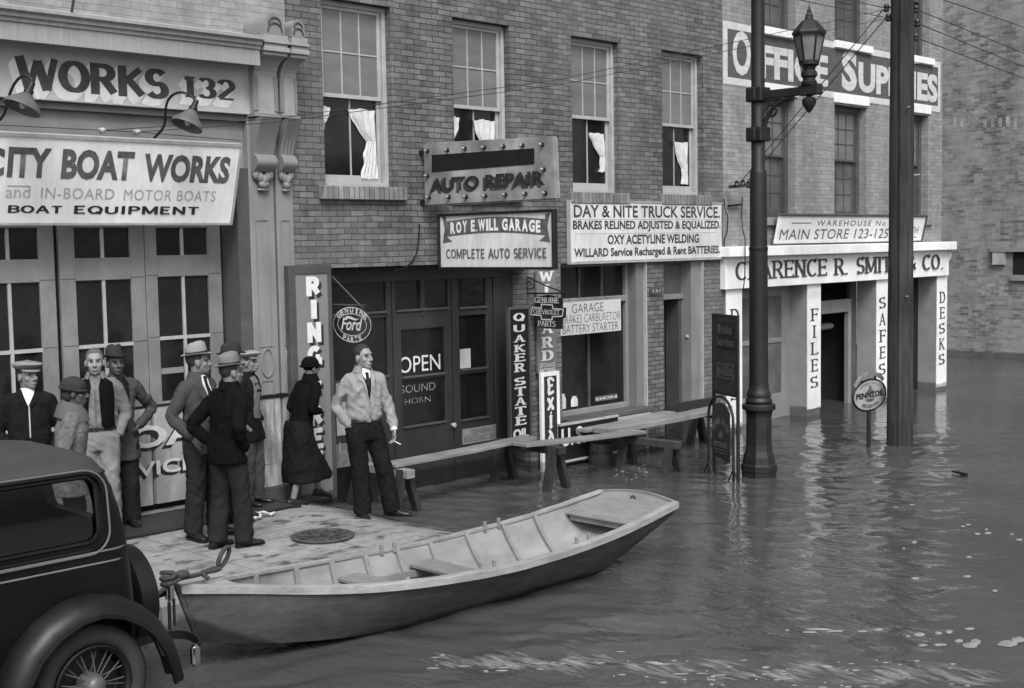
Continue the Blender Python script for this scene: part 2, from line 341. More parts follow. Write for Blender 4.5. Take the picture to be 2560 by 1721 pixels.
M_obord = mat('painted_sign_white', .52, .9, .18, 5, .5, 30, stretch=(1, 1, 3))

def cells(mb, x0, x1, z0, z1, y, depth, openings):
    xs = sorted({x0, x1} | {v for o in openings for v in o[:2]}); zs = sorted({z0, z1} | {v for o in openings for v in o[2:]})
    xs = [v for v in xs if x0 <= v <= x1]; zs = [v for v in zs if z0 <= v <= z1]
    op = lambda a, b: any(o[0] < a < o[1] and o[2] < b < o[3] for o in openings)
    for i in range(len(xs) - 1):
        for j in range(len(zs) - 1):
            a, b, c, d = xs[i], xs[i + 1], zs[j], zs[j + 1]; mx, mz = (a + b) / 2, (c + d) / 2
            if op(mx, mz):
                if i and not op((xs[i - 1] + a) / 2, mz): mb.add([(a, y, c), (a, y + depth, c), (a, y + depth, d), (a, y, d)], [(0, 1, 2, 3)])
                if i < len(xs) - 2 and not op((xs[i + 2] + b) / 2, mz): mb.add([(b, y, c), (b, y, d), (b, y + depth, d), (b, y + depth, c)], [(0, 1, 2, 3)])
                if j and not op(mx, (zs[j - 1] + c) / 2): mb.add([(a, y, c), (b, y, c), (b, y + depth, c), (a, y + depth, c)], [(0, 1, 2, 3)])
                if j < len(zs) - 2 and not op(mx, (zs[j + 2] + d) / 2): mb.add([(a, y, d), (a, y + depth, d), (b, y + depth, d), (b, y, d)], [(0, 1, 2, 3)])
            else:
                mb.add([(a, y, c), (b, y, c), (b, y, d), (a, y, d)], [(0, 1, 2, 3)])
    return mb

def sash_window(bld, x0, x1, z0, z1, meet, rec=.10, frame=M_trim, upper=M_glassb, lower=M_glassd, up=(3, 2), lo=(2, 1), name='window', sill=None, fw=.055, sw_=.05):
    """double-hung sash window set back in a wall opening"""
    y = rec
    m = MB()
    for a, b in ((x0, x0 + fw), (x1 - fw, x1)): m.box(a, b, y, y + .14, z0, z1)
    m.box(x0 + fw, x1 - fw, y, y + .14, z1 - fw, z1); m.box(x0 + fw, x1 - fw, y - .02, y + .14, z0, z0 + .045)
    wn = m.build(name, frame, bld, bevel=.004)
    a, b = x0 + fw + .008, x1 - fw - .008
    def sash(nm, zb, zt, yy, gm, grid, bot):
        s = MB(); s.box(a, a + sw_, yy, yy + .035, zb, zt); s.box(b - sw_, b, yy, yy + .035, zb, zt); s.box(a + sw_, b - sw_, yy, yy + .035, zt - .04, zt); s.box(a + sw_, b - sw_, yy, yy + .035, zb, zb + bot)
        o = s.build('sash', frame, wn, bevel=.003)
        g = MB(); g.box(a + sw_ - .005, b - sw_ + .005, yy + .016, yy + .02, zb + bot - .005, zt - .035); g.build('pane', gm, wn)
        mm = MB(); nx, nz_ = grid; ia, ib, ja, jb = a + sw_, b - sw_, zb + bot, zt - .04
        for i in range(1, nx): xx = ia + (ib - ia) * i / nx; mm.box(xx - .009, xx + .009, yy + .004, yy + .03, ja, jb)
        for j in range(1, nz_): zz = ja + (jb - ja) * j / nz_; mm.box(ia, ib, yy + .006, yy + .028, zz - .008, zz + .008)
        if nx > 1 or nz_ > 1: mm.build('glazing_bar', frame, wn)
    sash('upper', meet - .02, z1 - fw, y + .025, upper, up, .045)
    sash('lower', z0 + .05, meet + .02, y + .068, lower, lo, .085)
    if sill: sill(wn)
    return wn

# ================================================================== GARAGE (brick, centre)
garage = empty('garage_building', (12.6, 0, 0), 'dark brick garage with four sash windows over a glazed shopfront standing in the flood', 'building')
GX0, GX1 = 8.53, 16.77
tops = 5.875; sz = 3.76
WN = [(9.006, 10.035), (11.03, 12.04), (13.24, 14.255), (15.245, 16.255)]
DOOR_O = (9.04, 12.32, -1.2, 2.82); SHOP_O = (12.96, 14.81, .62, 2.78); ENT_O = (15.245, 16.21, -1.2, 2.74)
ops = [(a, b, sz, tops) for a, b in WN] + [DOOR_O, SHOP_O, ENT_O]
mb = cells(MB(), GX0, GX1, -1.2, 8.2, 0, .45, ops)
mb.add([(GX0, 0, -1.2), (GX0, 9, -1.2), (GX0, 9, 8.2), (GX0, 0, 8.2)], [(0, 1, 2, 3)]); mb.add([(GX1, 0, -1.2), (GX1, 9, -1.2), (GX1, 9, 8.2), (GX1, 0, 8.2)], [(0, 1, 2, 3)])
mb.add([(GX0, 0, 8.2), (GX1, 0, 8.2), (GX1, 9, 8.2), (GX0, 9, 8.2)], [(0, 1, 2, 3)])
mb.build('wall', M_brick, garage, weld=True)
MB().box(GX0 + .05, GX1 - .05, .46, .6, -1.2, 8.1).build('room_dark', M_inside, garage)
def lintel_shadow(): pass
for (a, b) in WN:
    def mk(wn, a=a, b=b):
        s = MB(); s.box(a - .1, b + .14, -.075, .1, sz - .16, sz - .005); s.build('sill', M_sillbrick, wn, bevel=.008)
    sash_window(garage, a, b, sz, tops, 4.80, sill=mk)
# gathered lace curtains seen inside the lower sashes
def curtain(bld, x0, x1, ztop, zbot, y, tie, wtop, wtie, wbot, flip=1, hem=0, seed=0):
    m = MB(); n = 22
    def fn(i, j):
        z = ztop + (zbot - ztop) * j
        if j < tie: t = j / tie; wd = wtop + (wtie - wtop) * (t ** 1.6)
        else: t = (j - tie) / (1 - tie); wd = wtie + (wbot - wtie) * (t ** .7)
        xr = x1 if flip > 0 else x0
        sag = .02 * sin(j * 9)
        x = xr - flip * (wd * (1 - i)) + sag * (1 - i) * .4
        e_ = .022 * noise.noise(Vector((seed, j * 7, 0))) * (1 - i); return Vector((x + e_ + .02 * noise.noise(Vector((i * 4, j * 5, seed))), y + .018 * sin(i * 26 + j * 3 + seed) * (0.4 + wd * 2), z - .05 * (1 - i) * (j < tie) * j + .02 * noise.noise(Vector((i * 3 + seed, j * 3, 4)))))
    m.grid(fn, n, 26)
    m.add([v + Vector((0, .006, 0)) for v in m.v[:]], [f[::-1] for f in m.f[:]])
    return m.build('curtain', M_lace, bld, smooth=180)
cz = 4.72
curtain(garage, 9.1, 9.90, cz - .05, 3.86, .155, .45, .42, .12, .24)
curtain(garage, 9.09, 9.9, cz - .05, 4.42, .155, .8, .12, .03, .04, flip=-1, seed=3)
curtain(garage, 11.1, 11.90, cz - .06, 3.9, .155, .62, .42, .07, .12, seed=5)
curtain(garage, 11.1, 11.9, cz - .05, 4.0, .155, .45, .17, .05, .1, flip=-1)
curtain(garage, 13.3, 14.10, cz - .12, 4.06, .155, .56, .31, .09, .14, seed=8)
curtain(garage, 15.3, 16.08, cz - .16, 3.93, .155, .62, .36, .13, .17, seed=12)

# shopfront of the garage: big doors set back
YD = .34
df = front(YD)
fr_ = MB()
xa, xb = DOOR_O[0], DOOR_O[1]
door_l = MB()
def rail(m, x0, x1, z0, z1, p=.0): m.box(x0, x1, YD - .05 - p, YD, z0, z1)
x1_, zt = FX(975, 720, YD); x2_, _ = FX(1124, 720, YD)      # door leaf edges
frame = MB(); rail(frame, xa, xb, 2.62, 2.82); rail(frame, xa, xa + .12, -.9, 2.62); rail(frame, xb - .36, xb, -.9, 2.62)
frame.build('door_frame', M_doordark, garage, bevel=.006)
lx = [xa + .12, x1_, x2_, xb - .36]
zr = FX(1050, 790, YD)[1]                                    # transom level
def leaf(x0, x1, ztop, panes, zb=-.9, st=.13, name='door_leaf', mt=M_doordark, glass=M_glassd):
    m = MB(); zs = sorted([v for p in panes for v in p]); x0 += .008; x1 -= .008
    m.box(x0, x0 + st, YD - .03, YD + .02, zb, ztop); m.box(x1 - st, x1, YD - .03, YD + .02, zb, ztop)
    prev = zb
    for (p0, p1) in sorted(panes): m.box(x0 + st, x1 - st, YD - .03, YD + .02, prev, p0); prev = p1
    m.box(x0 + st, x1 - st, YD - .03, YD + .02, prev, ztop)
    o = m.build(name, mt, garage, bevel=.005)
    for (p0, p1) in panes:
        MB().box(x0 + st - .01, x1 - st + .01, YD + .0, YD + .006, p0 - .01, p1 + .01).build('pane', glass, o)
        MB().box(x0 + st, x1 - st, YD - .055, YD - .03, p0 - .022, p0 + .004).build('bead', M_greydark, o)
    return o
zz = lambda y, x=1050: FX(x, y, YD)[1]
leafA = leaf(lx[0], lx[1], 2.62, [(zz(945, 900), zz(798, 900)), (zz(783, 880), zz(700, 880))], st=.08)
leafB = leaf(lx[1], lx[2], zr, [(zz(1060), zz(948)), (zz(937), zz(822))])
tran = leaf(lx[1], lx[2], 2.62, [(zz(772), zz(690))], zb=zr, name='transom', st=.05)
MB().box((lx[1] + lx[2]) / 2 - .03, (lx[1] + lx[2]) / 2 + .03, YD - .04, YD + .01, zr, 2.62).build('mullion', M_doordark, garage)
leafC = leaf(lx[2], lx[3], 2.62, [(zz(1040, 1210), zz(930, 1210)), (zz(917, 1210), zz(786, 1210)), (zz(765, 1210), zz(692, 1210))], st=.12)
kn = MB(); u, v = df.px(1126, 1062); kn.lathe([(0, 0), (.02, 0), (.02, .03), (.032, .04), (.032, .055), (.0, .065)], (u, YD - .03, v), 12, M=Matrix.Rotation(pi / 2, 4, 'X')); kn.build('handle', M_trim, leafC, smooth=40)
# chalked words and papers on the door glass
gf = front(YD - .003)
ptext('OPEN', gf, (998, 935), (1100, 884), M_chalk, leafB, wt=.0, off=.001)
M_chalkw = mat('worn_chalk', .22, .9, .98, 34)
ptext('SOUND', gf, (1002, 985), (1088, 955), M_chalkw, leafB, wt=-.01, off=.001)
ptext('HORN', gf, (1012, 1012), (1076, 990), M_chalkw, leafB, wt=-.015, off=.001)
note = MB(); u0, v0 = gf.px(1146, 922); u1, v1 = gf.px(1171, 871); note.fbox(front(YD - .035), u0, u1, v0, v1, 0, .006)
tag(note.build('paper_note', M_cream), 'small pale paper note stuck on the right garage door glass', 'note')
ns = MB(); u0, v0 = gf.px(1152, 1112); u1, v1 = gf.px(1268, 1055); fgen = front(YD - .034); ns.fbox(fgen, u0, u1, v0, v1, 0, .008)
gen = tag(ns.build('notice_board', mat('grey_card', .21, .8, .2, 8)), 'grey hand lettered board reading generator electric service low on garage door', 'sign')
text('GENERATOR', fgen, u0 + .12 * (u1 - u0) + .05, u1 - .15 * (u1 - u0), v0 + .57 * (v1 - v0), v0 + .86 * (v1 - v0), M_letterm, gen, wt=-.01, off=.011)
text('ELECTRIC SERVICE', fgen, u0 + .03 * (u1 - u0), u1 - .03 * (u1 - u0), v0 + .12 * (v1 - v0), v0 + .46 * (v1 - v0), M_letterm, gen, wt=-.01, off=.011)
pst = MB(); u0, v0 = gf.px(838, 1090); u1, v1 = gf.px(905, 945); fpp = front(YD - .037); pst.fbox(fpp, u0, u1, v0, v1, 0, .006)
tag(pst.build('paper_poster', mat('poster_grey', .34, .8, .15, 3)), 'pale blank poster on the garage door behind the man in the light jacket', 'poster')

# shop window
YS = .2
sh = MB(); a, b, c, d = SHOP_O
ztr0, ztr1 = FX(1480, 758, YS)[1], FX(1480, 743, YS)[1]
sh.box(a, a + .05, YS - .04, YS + .06, c, d); sh.box(b - .26, b - .2, YS - .04, YS + .06, c, d); sh.box(a + .05, b - .26, YS - .05, YS + .06, ztr0, ztr1); sh.box(a + .05, b - .26, YS - .03, YS + .06, d - .06, d); sh.box(a + .05, b - .26, YS - .04, YS + .06, c, c + .09)
shw = sh.build('shop_window', M_grey, garage, bevel=.006)
MB().box(b - .2, b - .03, .02, .3, -.4, d).build('jamb_panel', mat('jamb_grey', .16, .6, .12, 5), shw)
MB().box(b - .028, b + .0, -.03, .3, -.4, d).build('edge_trim', M_trim, shw)
MB().box(a + .05, b - .26, YS + .02, YS + .026, c + .09, ztr0).build('pane', M_glassd, shw)
MB().box(a + .05, b - .26, YS + .02, YS + .026, ztr1, d - .06).build('transom_pane', M_glassd, shw)
mm = MB(); xm = FX(1472, 900, YS)[0]; mm.box(xm - .012, xm + .012, YS - .01, YS + .03, c + .09, ztr0)
for q in (.36, .68): xx = a + .05 + (b - .31 - a) * q; mm.box(xx - .012, xx + .012, YS - .01, YS + .03, ztr1, d - .06)
mm.build('glazing_bar', M_greydark, shw)
sl = MB(); sl.box(a - .02, b - .03, -.14, YS, c - .05, c + .02); sl.build('sill', M_greydark, shw, bevel=.01)
MB().box(a - .02, b - .06, -.13, -.02, c - .13, c - .055).build('sill_trim', M_trim, shw, bevel=.01)
MB().box(a, b - .03, -.006, .02, -1, c - .135).build('stall_riser', M_greydark, shw)
# things on show behind the glass are only dim shapes: a box with lettering and two jars
ybx = YS - .012
bx = MB(); u0, v0 = front(ybx).px(1490, 1006); u1, v1 = front(ybx).px(1546, 984); bx.box(u0, u1, YS + .005, YS + .018, v0, v1)
bxo = tag(bx.build('display_box', M_greydark), 'small lettered box on display inside the shop window', 'box')
text('DON', front(YS + .004), u0 + .02, u1 - .02, v0 + .02, v1 - .02, M_letterp, bxo, wt=.03, off=.002)
for k, (q0, q1, lb) in enumerate((((1403, 1024), (1417, 985), 'pale jar on display at the left end of the shop window'), ((1430, 1018), (1447, 990), 'short glass jar on display near the middle of the shop window'))):
    u0, v0 = front(ybx).px(*q0); u1, v1 = front(ybx).px(*q1); j = MB(); r_ = (u1 - u0) / 2
    j.lathe([(0, 0), (r_, .0), (r_, (v1 - v0) * .7), (r_ * .6, (v1 - v0) * .85), (r_ * .65, v1 - v0), (0, v1 - v0)], ((u0 + u1) / 2, YS + .006, v0), 14, sy=.16); tag(j.build('jar', M_letterp, smooth=40), lb, 'jar')
# entrance door standing ajar
a, b, c, d = ENT_O; YE = .2
en = MB(); zt0, zt1 = FX(1690, 748, YE)[1], FX(1690, 735, YE)[1]
en.box(a, b - .25, YE - .03, YE + .06, zt0, zt1); en.box(b - .25, b - .03, .02, .3, -1, d); en.box(a, a + .03, YE - .02, YE + .06, -1, d)
ent = en.build('entrance_door', M_grey, garage, bevel=.006)
MB().box(b - .028, b + .0, -.03, .3, -1, d).build('edge_trim', M_trim, ent)
MB().box(a + .03, b - .25, YE + .02, YE + .026, zt1, d).build('transom_pane', M_glassg, ent)
MB().box(b - .34, b - .27, YE + .0, YE + .25, -1, zt0).build('open_leaf', M_greydark, ent)
kn = MB(); u, v = FX(1728, 839, .2); kn.ell((b - .255, .1, v), (.022, .03, .03)); kn.build('handle', M_trim, ent, smooth=180)
# house number
fn_ = front(-.004); u0, v0 = fn_.px(1624, 737); u1, v1 = fn_.px(1653, 720); MB().box(u0, u1, -.02, -.001, v0, v1).build('number_plate', M_greydark, garage)
text('131', front(-.021), u0 + .06, u1 - .05, v0 + .03, v1 - .02, M_letterp, garage, wt=.0, off=.002, name='number_lettering')

# ================================================================== BOAT WORKS (painted front, left)
bw_b = empty('boat_works_building', (5, 0, .3), 'grey painted boat works front with big glazed doors and bracketed cornice', 'building')
XL = -4.0; YB = .25
wall = MB()
zc = FX(640, 125, -.3)[1]
wall.box(XL, GX0 - .002, .02, 6, 5.15, 8.2); wall.build('wall', M_paintbrick, bw_b)
# beam over the doors and board with its painted name
xr = FX(627, 240, -.06)[0]
zb0, zb1 = FX(627, 287.7, -.06)[1], FX(620, 180, -.06)[1]
MB().box(XL, xr, -.06, .2, zb0, zb1 + .12).build('fascia_board', mat('fascia_grey', .43, .6, .1, 5, .1, 60, var2=.1), bw_b, bevel=.006)
zl = FX(600, 352, .05)[1]
MB().box(XL, 7.95, .05,   .3, zl - .35, zb0 - .07).build('door_beam', M_grey, bw_b)
MB().box(XL, 7.95, -.02, .24, zb0 - .07, zb0 - .003).build('fillet', M_greydark, bw_b)  # dark strip, colour standing for the shade under the fascia board
# cornice: soffit, fascia and stepped top moulding
cz0 = FX(650, 164.5, -.34)[1]; cz1 = FX(655, 110, -.34)[1]; cxr = FX(650, 140, -.34)[0]
prof = [(.02, cz0 + .02), (-.30, cz0 + .02), (-.30, cz0), (-.34, cz0), (-.34, cz1 - .07), (-.36, cz1 - .06), (-.36, cz1 - .03), (-.39, cz1 - .02), (-.39, cz1 + .01), (-.43, cz1 + .03), (-.43, cz1 + .06), (.02, cz1 + .16)]
cm = MB(); cm.loft([[Vector((x, y, z)) for y, z in prof] for x in (XL, cxr)]); cm.build('cornice', mat('cornice_grey', .30, .7, .14, 6, .25, 50, stretch=(4, 1, .4), var2=.15), bw_b)
MB().box(XL, xr + .02, -.05, .1, zb1 + .12, cz0 + .018).build('frieze', M_greydark, bw_b)
rod = MB(); p0 = ony(178, 38, -.3); rod.tube([p0, p0 + Vector((.25, .28, .55))], .014, 8); rod.build('stay_rod', M_black, bw_b, smooth=60)
# the pair of pilasters with their brackets
YP = -.03
zk = FX(690, 991, YP)[1]
def pilaster(x0, x1, pxp):
    m = MB(); zb = .42
    m.box(x0, x1, YP, .3, zk + .02, zb1 + .2)
    p = m.build('pilaster', M_grey, bw_b, bevel=.008)
    MB().box(x0 - .012, x1 + .012, YP - .018, .3, zk - .012, zk + .018).build('dado_band', M_black, p)
    MB().box(x0, x1, YP - .006, .3, zb, zk - .013).build('pilaster_base', M_greydirty, p, bevel=.006)
    MB().box(x0 - .01, x1 + .01, YP - .05, .3, .25, zb).build('plinth', M_greydark, p, bevel=.006)
    f = front(YP); o = MB(); w_ = x1 - x0
    def loop(pts, r=.008): o.tube([f.p(u, v, .004) for u, v in pts + pts[:1]], r, 6)
    xa_, xb_ = x0 + w_ * .22, x0 + w_ * .72; zt_, zm = 3.36, 1.98
    loop([(xa_, zm), (xa_, zt_), (xb_, zt_), (xb_, zm)])
    cx, czv = (x0 + x1) / 2, 1.80
    o.tube([f.p(cx + cos(t * pi / 12) * w_ * .24, czv + sin(t * pi / 12) * .155, .004) for t in range(25)], .012, 6)
    loop([(xa_, .68), (xa_, 1.6), (xb_, 1.6), (xb_, .68)])
    o.build('panel_moulding', mat('moulding_grey', .20, .7, .1), p, smooth=60)
    # S-scroll console
    c = MB(); cw = w_ * .82; xc0 = (x0 + x1) / 2 - cw / 2
    z_t, z_b = FX(650, 297, -.12)[1], FX(650, 430, -.1)[1]
    prof = []
    for i in range(25):
        t = i / 24; z = z_t + (z_b - z_t) * t
        d_ = .18 * (1 - t) ** 1.3 + .05 + (.07 * max(0, sin((t - .68) / .32 * pi)) if t > .68 else 0) - (.03 * sin(t * pi) if t < .7 else 0)
        prof.append((d_, z))
    n_r = 9; rings = []
    for d_, z in prof:
        ring = [Vector((xc0, YP, z))]
        for k in range(n_r):
            s_ = k / (n_r - 1); ring.append(Vector((xc0 + cw * s_, YP - d_ - (.008 if k in (1, 3, 5, 7) else 0), z)))
        ring.append(Vector((xc0 + cw, YP, z))); rings.append(ring)
    c.loft(rings); con = c.build('scroll_console', M_grey, p, smooth=35)
    lf = MB()
    for k in range(5):
        s_ = (k - 2) / 2; lf.ell((xc0 + cw * (.5 + s_ * .36), YP - .05 + abs(s_) * .02, z_b - .03 - (1 - abs(s_)) * .05), (cw * .15, .045, .06), 10, 8)
    lf.ell((xc0 + cw * .5, YP - .045, z_b - .13), (cw * .26, .04, .05), 12, 8); lf.ell((xc0 + cw * .5, YP - .03, z_b - .19), (cw * .3, .03, .02), 12, 8)
    lf.build('carved_leaf', M_grey, con, smooth=180)
    # frieze block, hollow-curved up to the cornice block
    b_ = MB(); y1 = -.15; y2 = -.36
    x0b, x1b = x0 + .02, x1 + .0; w2 = x1b - x0b
    zf0, zf1 = FX(640, 283, y1)[1], FX(650, 190, y1)[1]; zt2 = FX(690, 140, y2)[1]
    pr = [(.02, zf0), (y1, zf0), (y1, zf1)] + [(y1 + (y2 - y1) * (1 - cos(t * pi / 12)), zf1 + (zt2 - zf1) * sin(t * pi / 12)) for t in range(1, 7)] + [(.02, zt2)]
    b_.loft([[Vector((x, y, z)) for y, z in pr] for x in (x0b, x1b)]); bk = b_.build('cornice_bracket', mat('bracket_grey', .29, .7, .12, 6, .2, 50), p, bevel=.004)
    s2 = MB(); s2.box(x0b - .02, x0b + w2 * .15, y1 - .012, y1, zf0 + .03, zf1); s2.box(x1b - w2 * .15, x1b, y1 - .012, y1, zf0 + .03, zf1); s2.box(x0b - .02, x1b + .02, y1 - .03, .0, zf0 - .035, zf0 - .003); s2.build('bracket_edge', M_grey, bk)
    zt3 = FX(690, 88, y2)[1]
    t_ = MB(); t_.box(x0b, x1b, y2, .0, zt2 + .002, zt2 + .04); t_.box(x0b - .015, x1b + .015, y2 - .03, .0, zt2 + .041, zt2 + .09); t_.box(x0b, x1b, y2 - .012, .0, zt2 + .091, zt2 + .125); t_.box(x0b - .02, x1b + .02, y2 - .035, .0, zt2 + .126, zt2 + .16)
    t_.box(x0b, x1b, y2 - .02, .0, zt2 + .161, zt3); t_.build('cap_block', mat('bracket_grey', .29), bk, bevel=.004)
    fc = front(y2 - .02); hb = zt3; rr_ = w2 * .42; cxx = (x0b + x1b) / 2 - .02
    hd = MB(); pl = [(cxx - rr_, hb + .002)] + [(cxx + rr_ * cos(t * pi / 12), hb + .1 + rr_ * sin(t * pi / 12)) for t in range(12, -1, -1)] + [(cxx + rr_, hb + .002)]
    hd.prism(fc, pl, -.62, .0); hd.build('rounded_cap', M_grey, bk)
    ar = MB()
    for (cz_, r2) in ((hb + .1, rr_ * .62), (zt2 + .25, w2 * .3)):
        ar.tube([fc.p(cxx + r2 * cos(t * pi / 12), cz_ + r2 * sin(t * pi / 12), .002) for t in range(13)], .012, 6)
    ar.build('arched_rim', M_greydark, bk, smooth=60)
pilaster(7.955, 8.275, 0); pilaster(8.305, 8.53, 0)
MB().box(8.276, 8.304, .02, .3, .3, zb1 + .2).build('pilaster_gap', M_greydark, bw_b)
# return wall beside the doors, floor sill
MB().box(7.80, 7.956, -.02, .32, .3, zl - .3).build('door_jamb', M_greydark, bw_b)
MB().box(XL, 7.80, .12, .5, .1, FX(420, 1277, .2)[1]).build('door_sill', M_stone, bw_b)
zdb = FX(420, 1255, YB)[1]
def gdoor(x0, x1, tops_, lows, letters=True):
    m = MB(); ztop = zl - .36
    (u0, u1, t0, t1) = tops_; (l0, l1, b0, b1, mid) = lows
    y0, y1 = YB, YB + .05
    m.box(x0, u0, y0, y1, zdb, ztop); m.box(u1, x1, y0, y1, zdb, ztop); m.box(u0, u1, y0, y1, t1, ztop); m.box(u0, u1, y0, y1, b1, t0); m.box(u0, u1, y0, y1, zdb, b0)
    d_ = m.build('door', M_door, bw_b, bevel=.004)
    xm = (u0 + u1) / 2
    MB().box(u0, u1, y0 + .03, y0 + .035, t0, t1).build('pane', M_glassd, d_); MB().box(u0, u1, y0 + .03, y0 + .035, b0, b1).build('pane', M_glassd, d_)
    g = MB(); g.box(xm - .016, xm + .016, y0 + .008, y0 + .03, t0, t1); g.box(xm - .016, xm + .016, y0 + .008, y0 + .03, b0, b1); g.box(u0, xm - .016, y0 + .008, y0 + .03, mid - .018, mid + .018); g.box(xm + .016, u1, y0 + .008, y0 + .03, mid - .018, mid + .018); g.build('glazing_bar', M_trim, d_)
    for zq in (b1 + .02, mid + .02):
        for ja, jb in ((x0 + .01, u0), (u1, x1 - .01)): MB().box(ja, jb, y0 - .002, y0 + .001, zq - .004, zq + .004).build('joint_line', M_greydark, d_)
    if letters:
        kz = FX(380, 1018, YB)[1]
        MB().box(x0 + .02, x1 - .02, y0 - .014, y0 - .0005, zdb + .0, kz).build('kick_panel', mat('kick_panel_paint', .36, .75, .25, 6, .4, 50, stretch=(3, 1, .4), var2=.2, scale2=2), d_)
        MB().box(x0, x1, y0 - .022, y0, kz + .001, kz + .022).build('kick_rail', M_black, d_)
    return d_
q = lambda x, y: FX(x, y, YB)
pts = [((147, 362), (186, 325, 645, 570), (193, 329, 1000, 701, 865)), ((362, 553), (391, 519, 638, 570), (396, 523, 999, 691, 843))]
doors = []
LEAF = []
for (xa_, xb_), (a, b, c, d), (e, f_, g_, h_, mid) in pts:
    mx = (xa_ + xb_) / 2
    LEAF.append((q(xa_, 640)[0] + .004, q(xb_, 640)[0] - .004, (q(a, 610)[0], q(b, 610)[0], q(mx, c)[1], q(mx, d)[1]), (q(e, 850)[0], q(f_, 850)[0], q(mx, g_)[1], q(mx, h_)[1], q(mx, mid)[1])))
wA = LEAF[0][1] - LEAF[0][0]
for L_ in LEAF: gdoor(*L_)
base = LEAF[0]
for k in range(1, 4):
    dx = -(wA + .02) * k - .03
    gdoor(base[0] + dx, base[1] + dx, (base[2][0] + dx, base[2][1] + dx) + base[2][2:], (base[3][0] + dx, base[3][1] + dx) + base[3][2:])
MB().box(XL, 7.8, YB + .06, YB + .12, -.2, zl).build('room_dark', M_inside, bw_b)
# half blind in the right door, painted words on the kick panels
u0, v0 = q(403, 937); u1, v1 = q(462, 917); MB().box(u0 + .01, u1, YB + .022, YB + .029, v0, v1).build('pane_strip', M_grey, bw_b)
fk = front(YB - .0145)
def shadowed(s, bl, tr, parent, fr=fk, dx=-.05, dz=-.05, face=M_trim, sh=M_letter, wt=.04, w_=False):
    u0, v0 = fr.px(*bl); u1, v1 = fr.px(*tr)
    text(s, fr, u0 + dx, u1 + dx, v0 + dz, v1 + dz, sh, parent, wt=wt + .02, off=.002, name='letter_shadow')
    return text(s, fr, u0, u1, v0, v1, face, parent, wt=wt, off=.004)
M_kl = mat('kick_letter', .62, .7, .15, 7)
shadowed('BOAT', (258, 1136), (560, 1040), bw_b, face=M_kl, dx=-.035, dz=-.035, wt=.03)
shadowed('SERVICE', (232, 1212), (485, 1138), bw_b, face=M_kl, dx=-.03, dz=-.03, wt=.02)
# painted name on the fascia
fb = front(-.0605)
def clar(s, bl, tr, thick, thin, serif):
    u0, v0 = fb.px(*bl); u1, v1 = fb.px(*tr)
    M_ = MB()
    for i in range(1, 15):
        me = strokes(s, thick, thin, serif, .1, 1.5); k = i / 14; fit(me, fb, u0 - .062 * k, u1 - .062 * k, v0 - .078 * k, v1 - .078 * k, .0005 + .0004 * (15 - i)); M_.add([v.co for v in me.vertices], [p.vertices[:] for p in me.polygons]); bpy.data.meshes.remove(me)
    M_.build('letter_shadow', M_letterw, bw_b)
    stext(s, fb, u0, u1, v0, v1, M_letterm, bw_b, thick, thin, serif, off=.0075, sw=1.5)
clar('WORKS', (38, 224), (419, 173), .27, .15, False)
clar('132', (459, 243), (587, 201), .26, .1, True)

# ================================================================== OFFICE SUPPLY STORE (right)
store = empty('store_building', (20.6, 0, 0), 'pale painted brick office supply store with lettered piers standing in flood water', 'building')
SX0, SX1 = GX1 + .004, 24.22
SW = [(17.76, 18.87), (20.14, 21.25), (22.53, 23.64)]
s2z = (3.42, 5.40); s3z = (6.5, 8.6)
ops = [(a, b) + s2z for a, b in SW] + [(a, b) + s3z for a, b in SW]
mb = cells(MB(), SX0, SX1, 2.6, 9.2, 0, .4, ops); mb.add([(SX1, 0, 2.6), (SX1, 9, 2.6), (SX1, 9, 9.2), (SX1, 0, 9.2)], [(0, 1, 2, 3)])
mb.build('wall', M_storebrick, store, weld=True)
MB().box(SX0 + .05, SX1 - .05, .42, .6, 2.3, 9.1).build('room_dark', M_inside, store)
for (a, b) in SW:
    for (z0, z1), mt_ in ((s2z, M_glassg), (s3z, M_glassg)):
        def mk(wn, a=a, b=b, z0=z0): MB().box(a - .03, b + .12, -.07, .1, z0 - .13, z0 - .004).build('sill', M_white if z0 > 6 else M_stone, wn, bevel=.008)
        sash_window(store, a, b, z0, z1, z0 + (z1 - z0) * .52, rec=.14, frame=M_greydark, upper=M_glassb if z0 < 6 else mt_, lower=mt_, up=(3, 3), lo=(3, 3), sill=mk, fw=.09)
    MB().box(a - .03, b + .06, -.03, .05, s2z[1] + .03, s2z[1] + .19).build('lintel', M_white, store, bevel=.006)
# wall sign painted on the brick
fo = front(-.0)
ox0, ox1, oz0, oz1 = 16.79, 24.12, 5.50, 6.47
MB().box(ox0 + .12, ox1 - .1, -.004, -.0015, oz0 + .11, oz1 - .11).build('painted_ground', M_osign, store)
bd = MB(); bd.box(ox0, ox1, -.006, -.0015, oz1 - .11, oz1); bd.box(ox0, ox1, -.006, -.0015, oz0, oz0 + .11); bd.box(ox0, ox0 + .12, -.006, -.0015, oz0 + .11, oz1 - .11); bd.box(ox1 - .1, ox1, -.006, -.0015, oz0 + .11, oz1 - .11); bd.build('painted_border', M_obord, store)
fo = front(-.0045)
def oz(s, xa_, xb_, ya, yb, wt): 
    u0, _ = fo.px(xa_, 170); u1, _ = fo.px(xb_, 200)
    text(s, fo, u0, u1, ya, yb, M_obord, store, wt=wt, off=.003)
oz('O', 1831, 1877, 5.66, 6.36, .035); oz('FFICE', 1900, 2070, 5.67, 6.21, .045); oz('S', 2104, 2142, 5.66, 6.36, .045); oz('UPPLIES', 2146, 2344, 5.67, 6.21, .045)
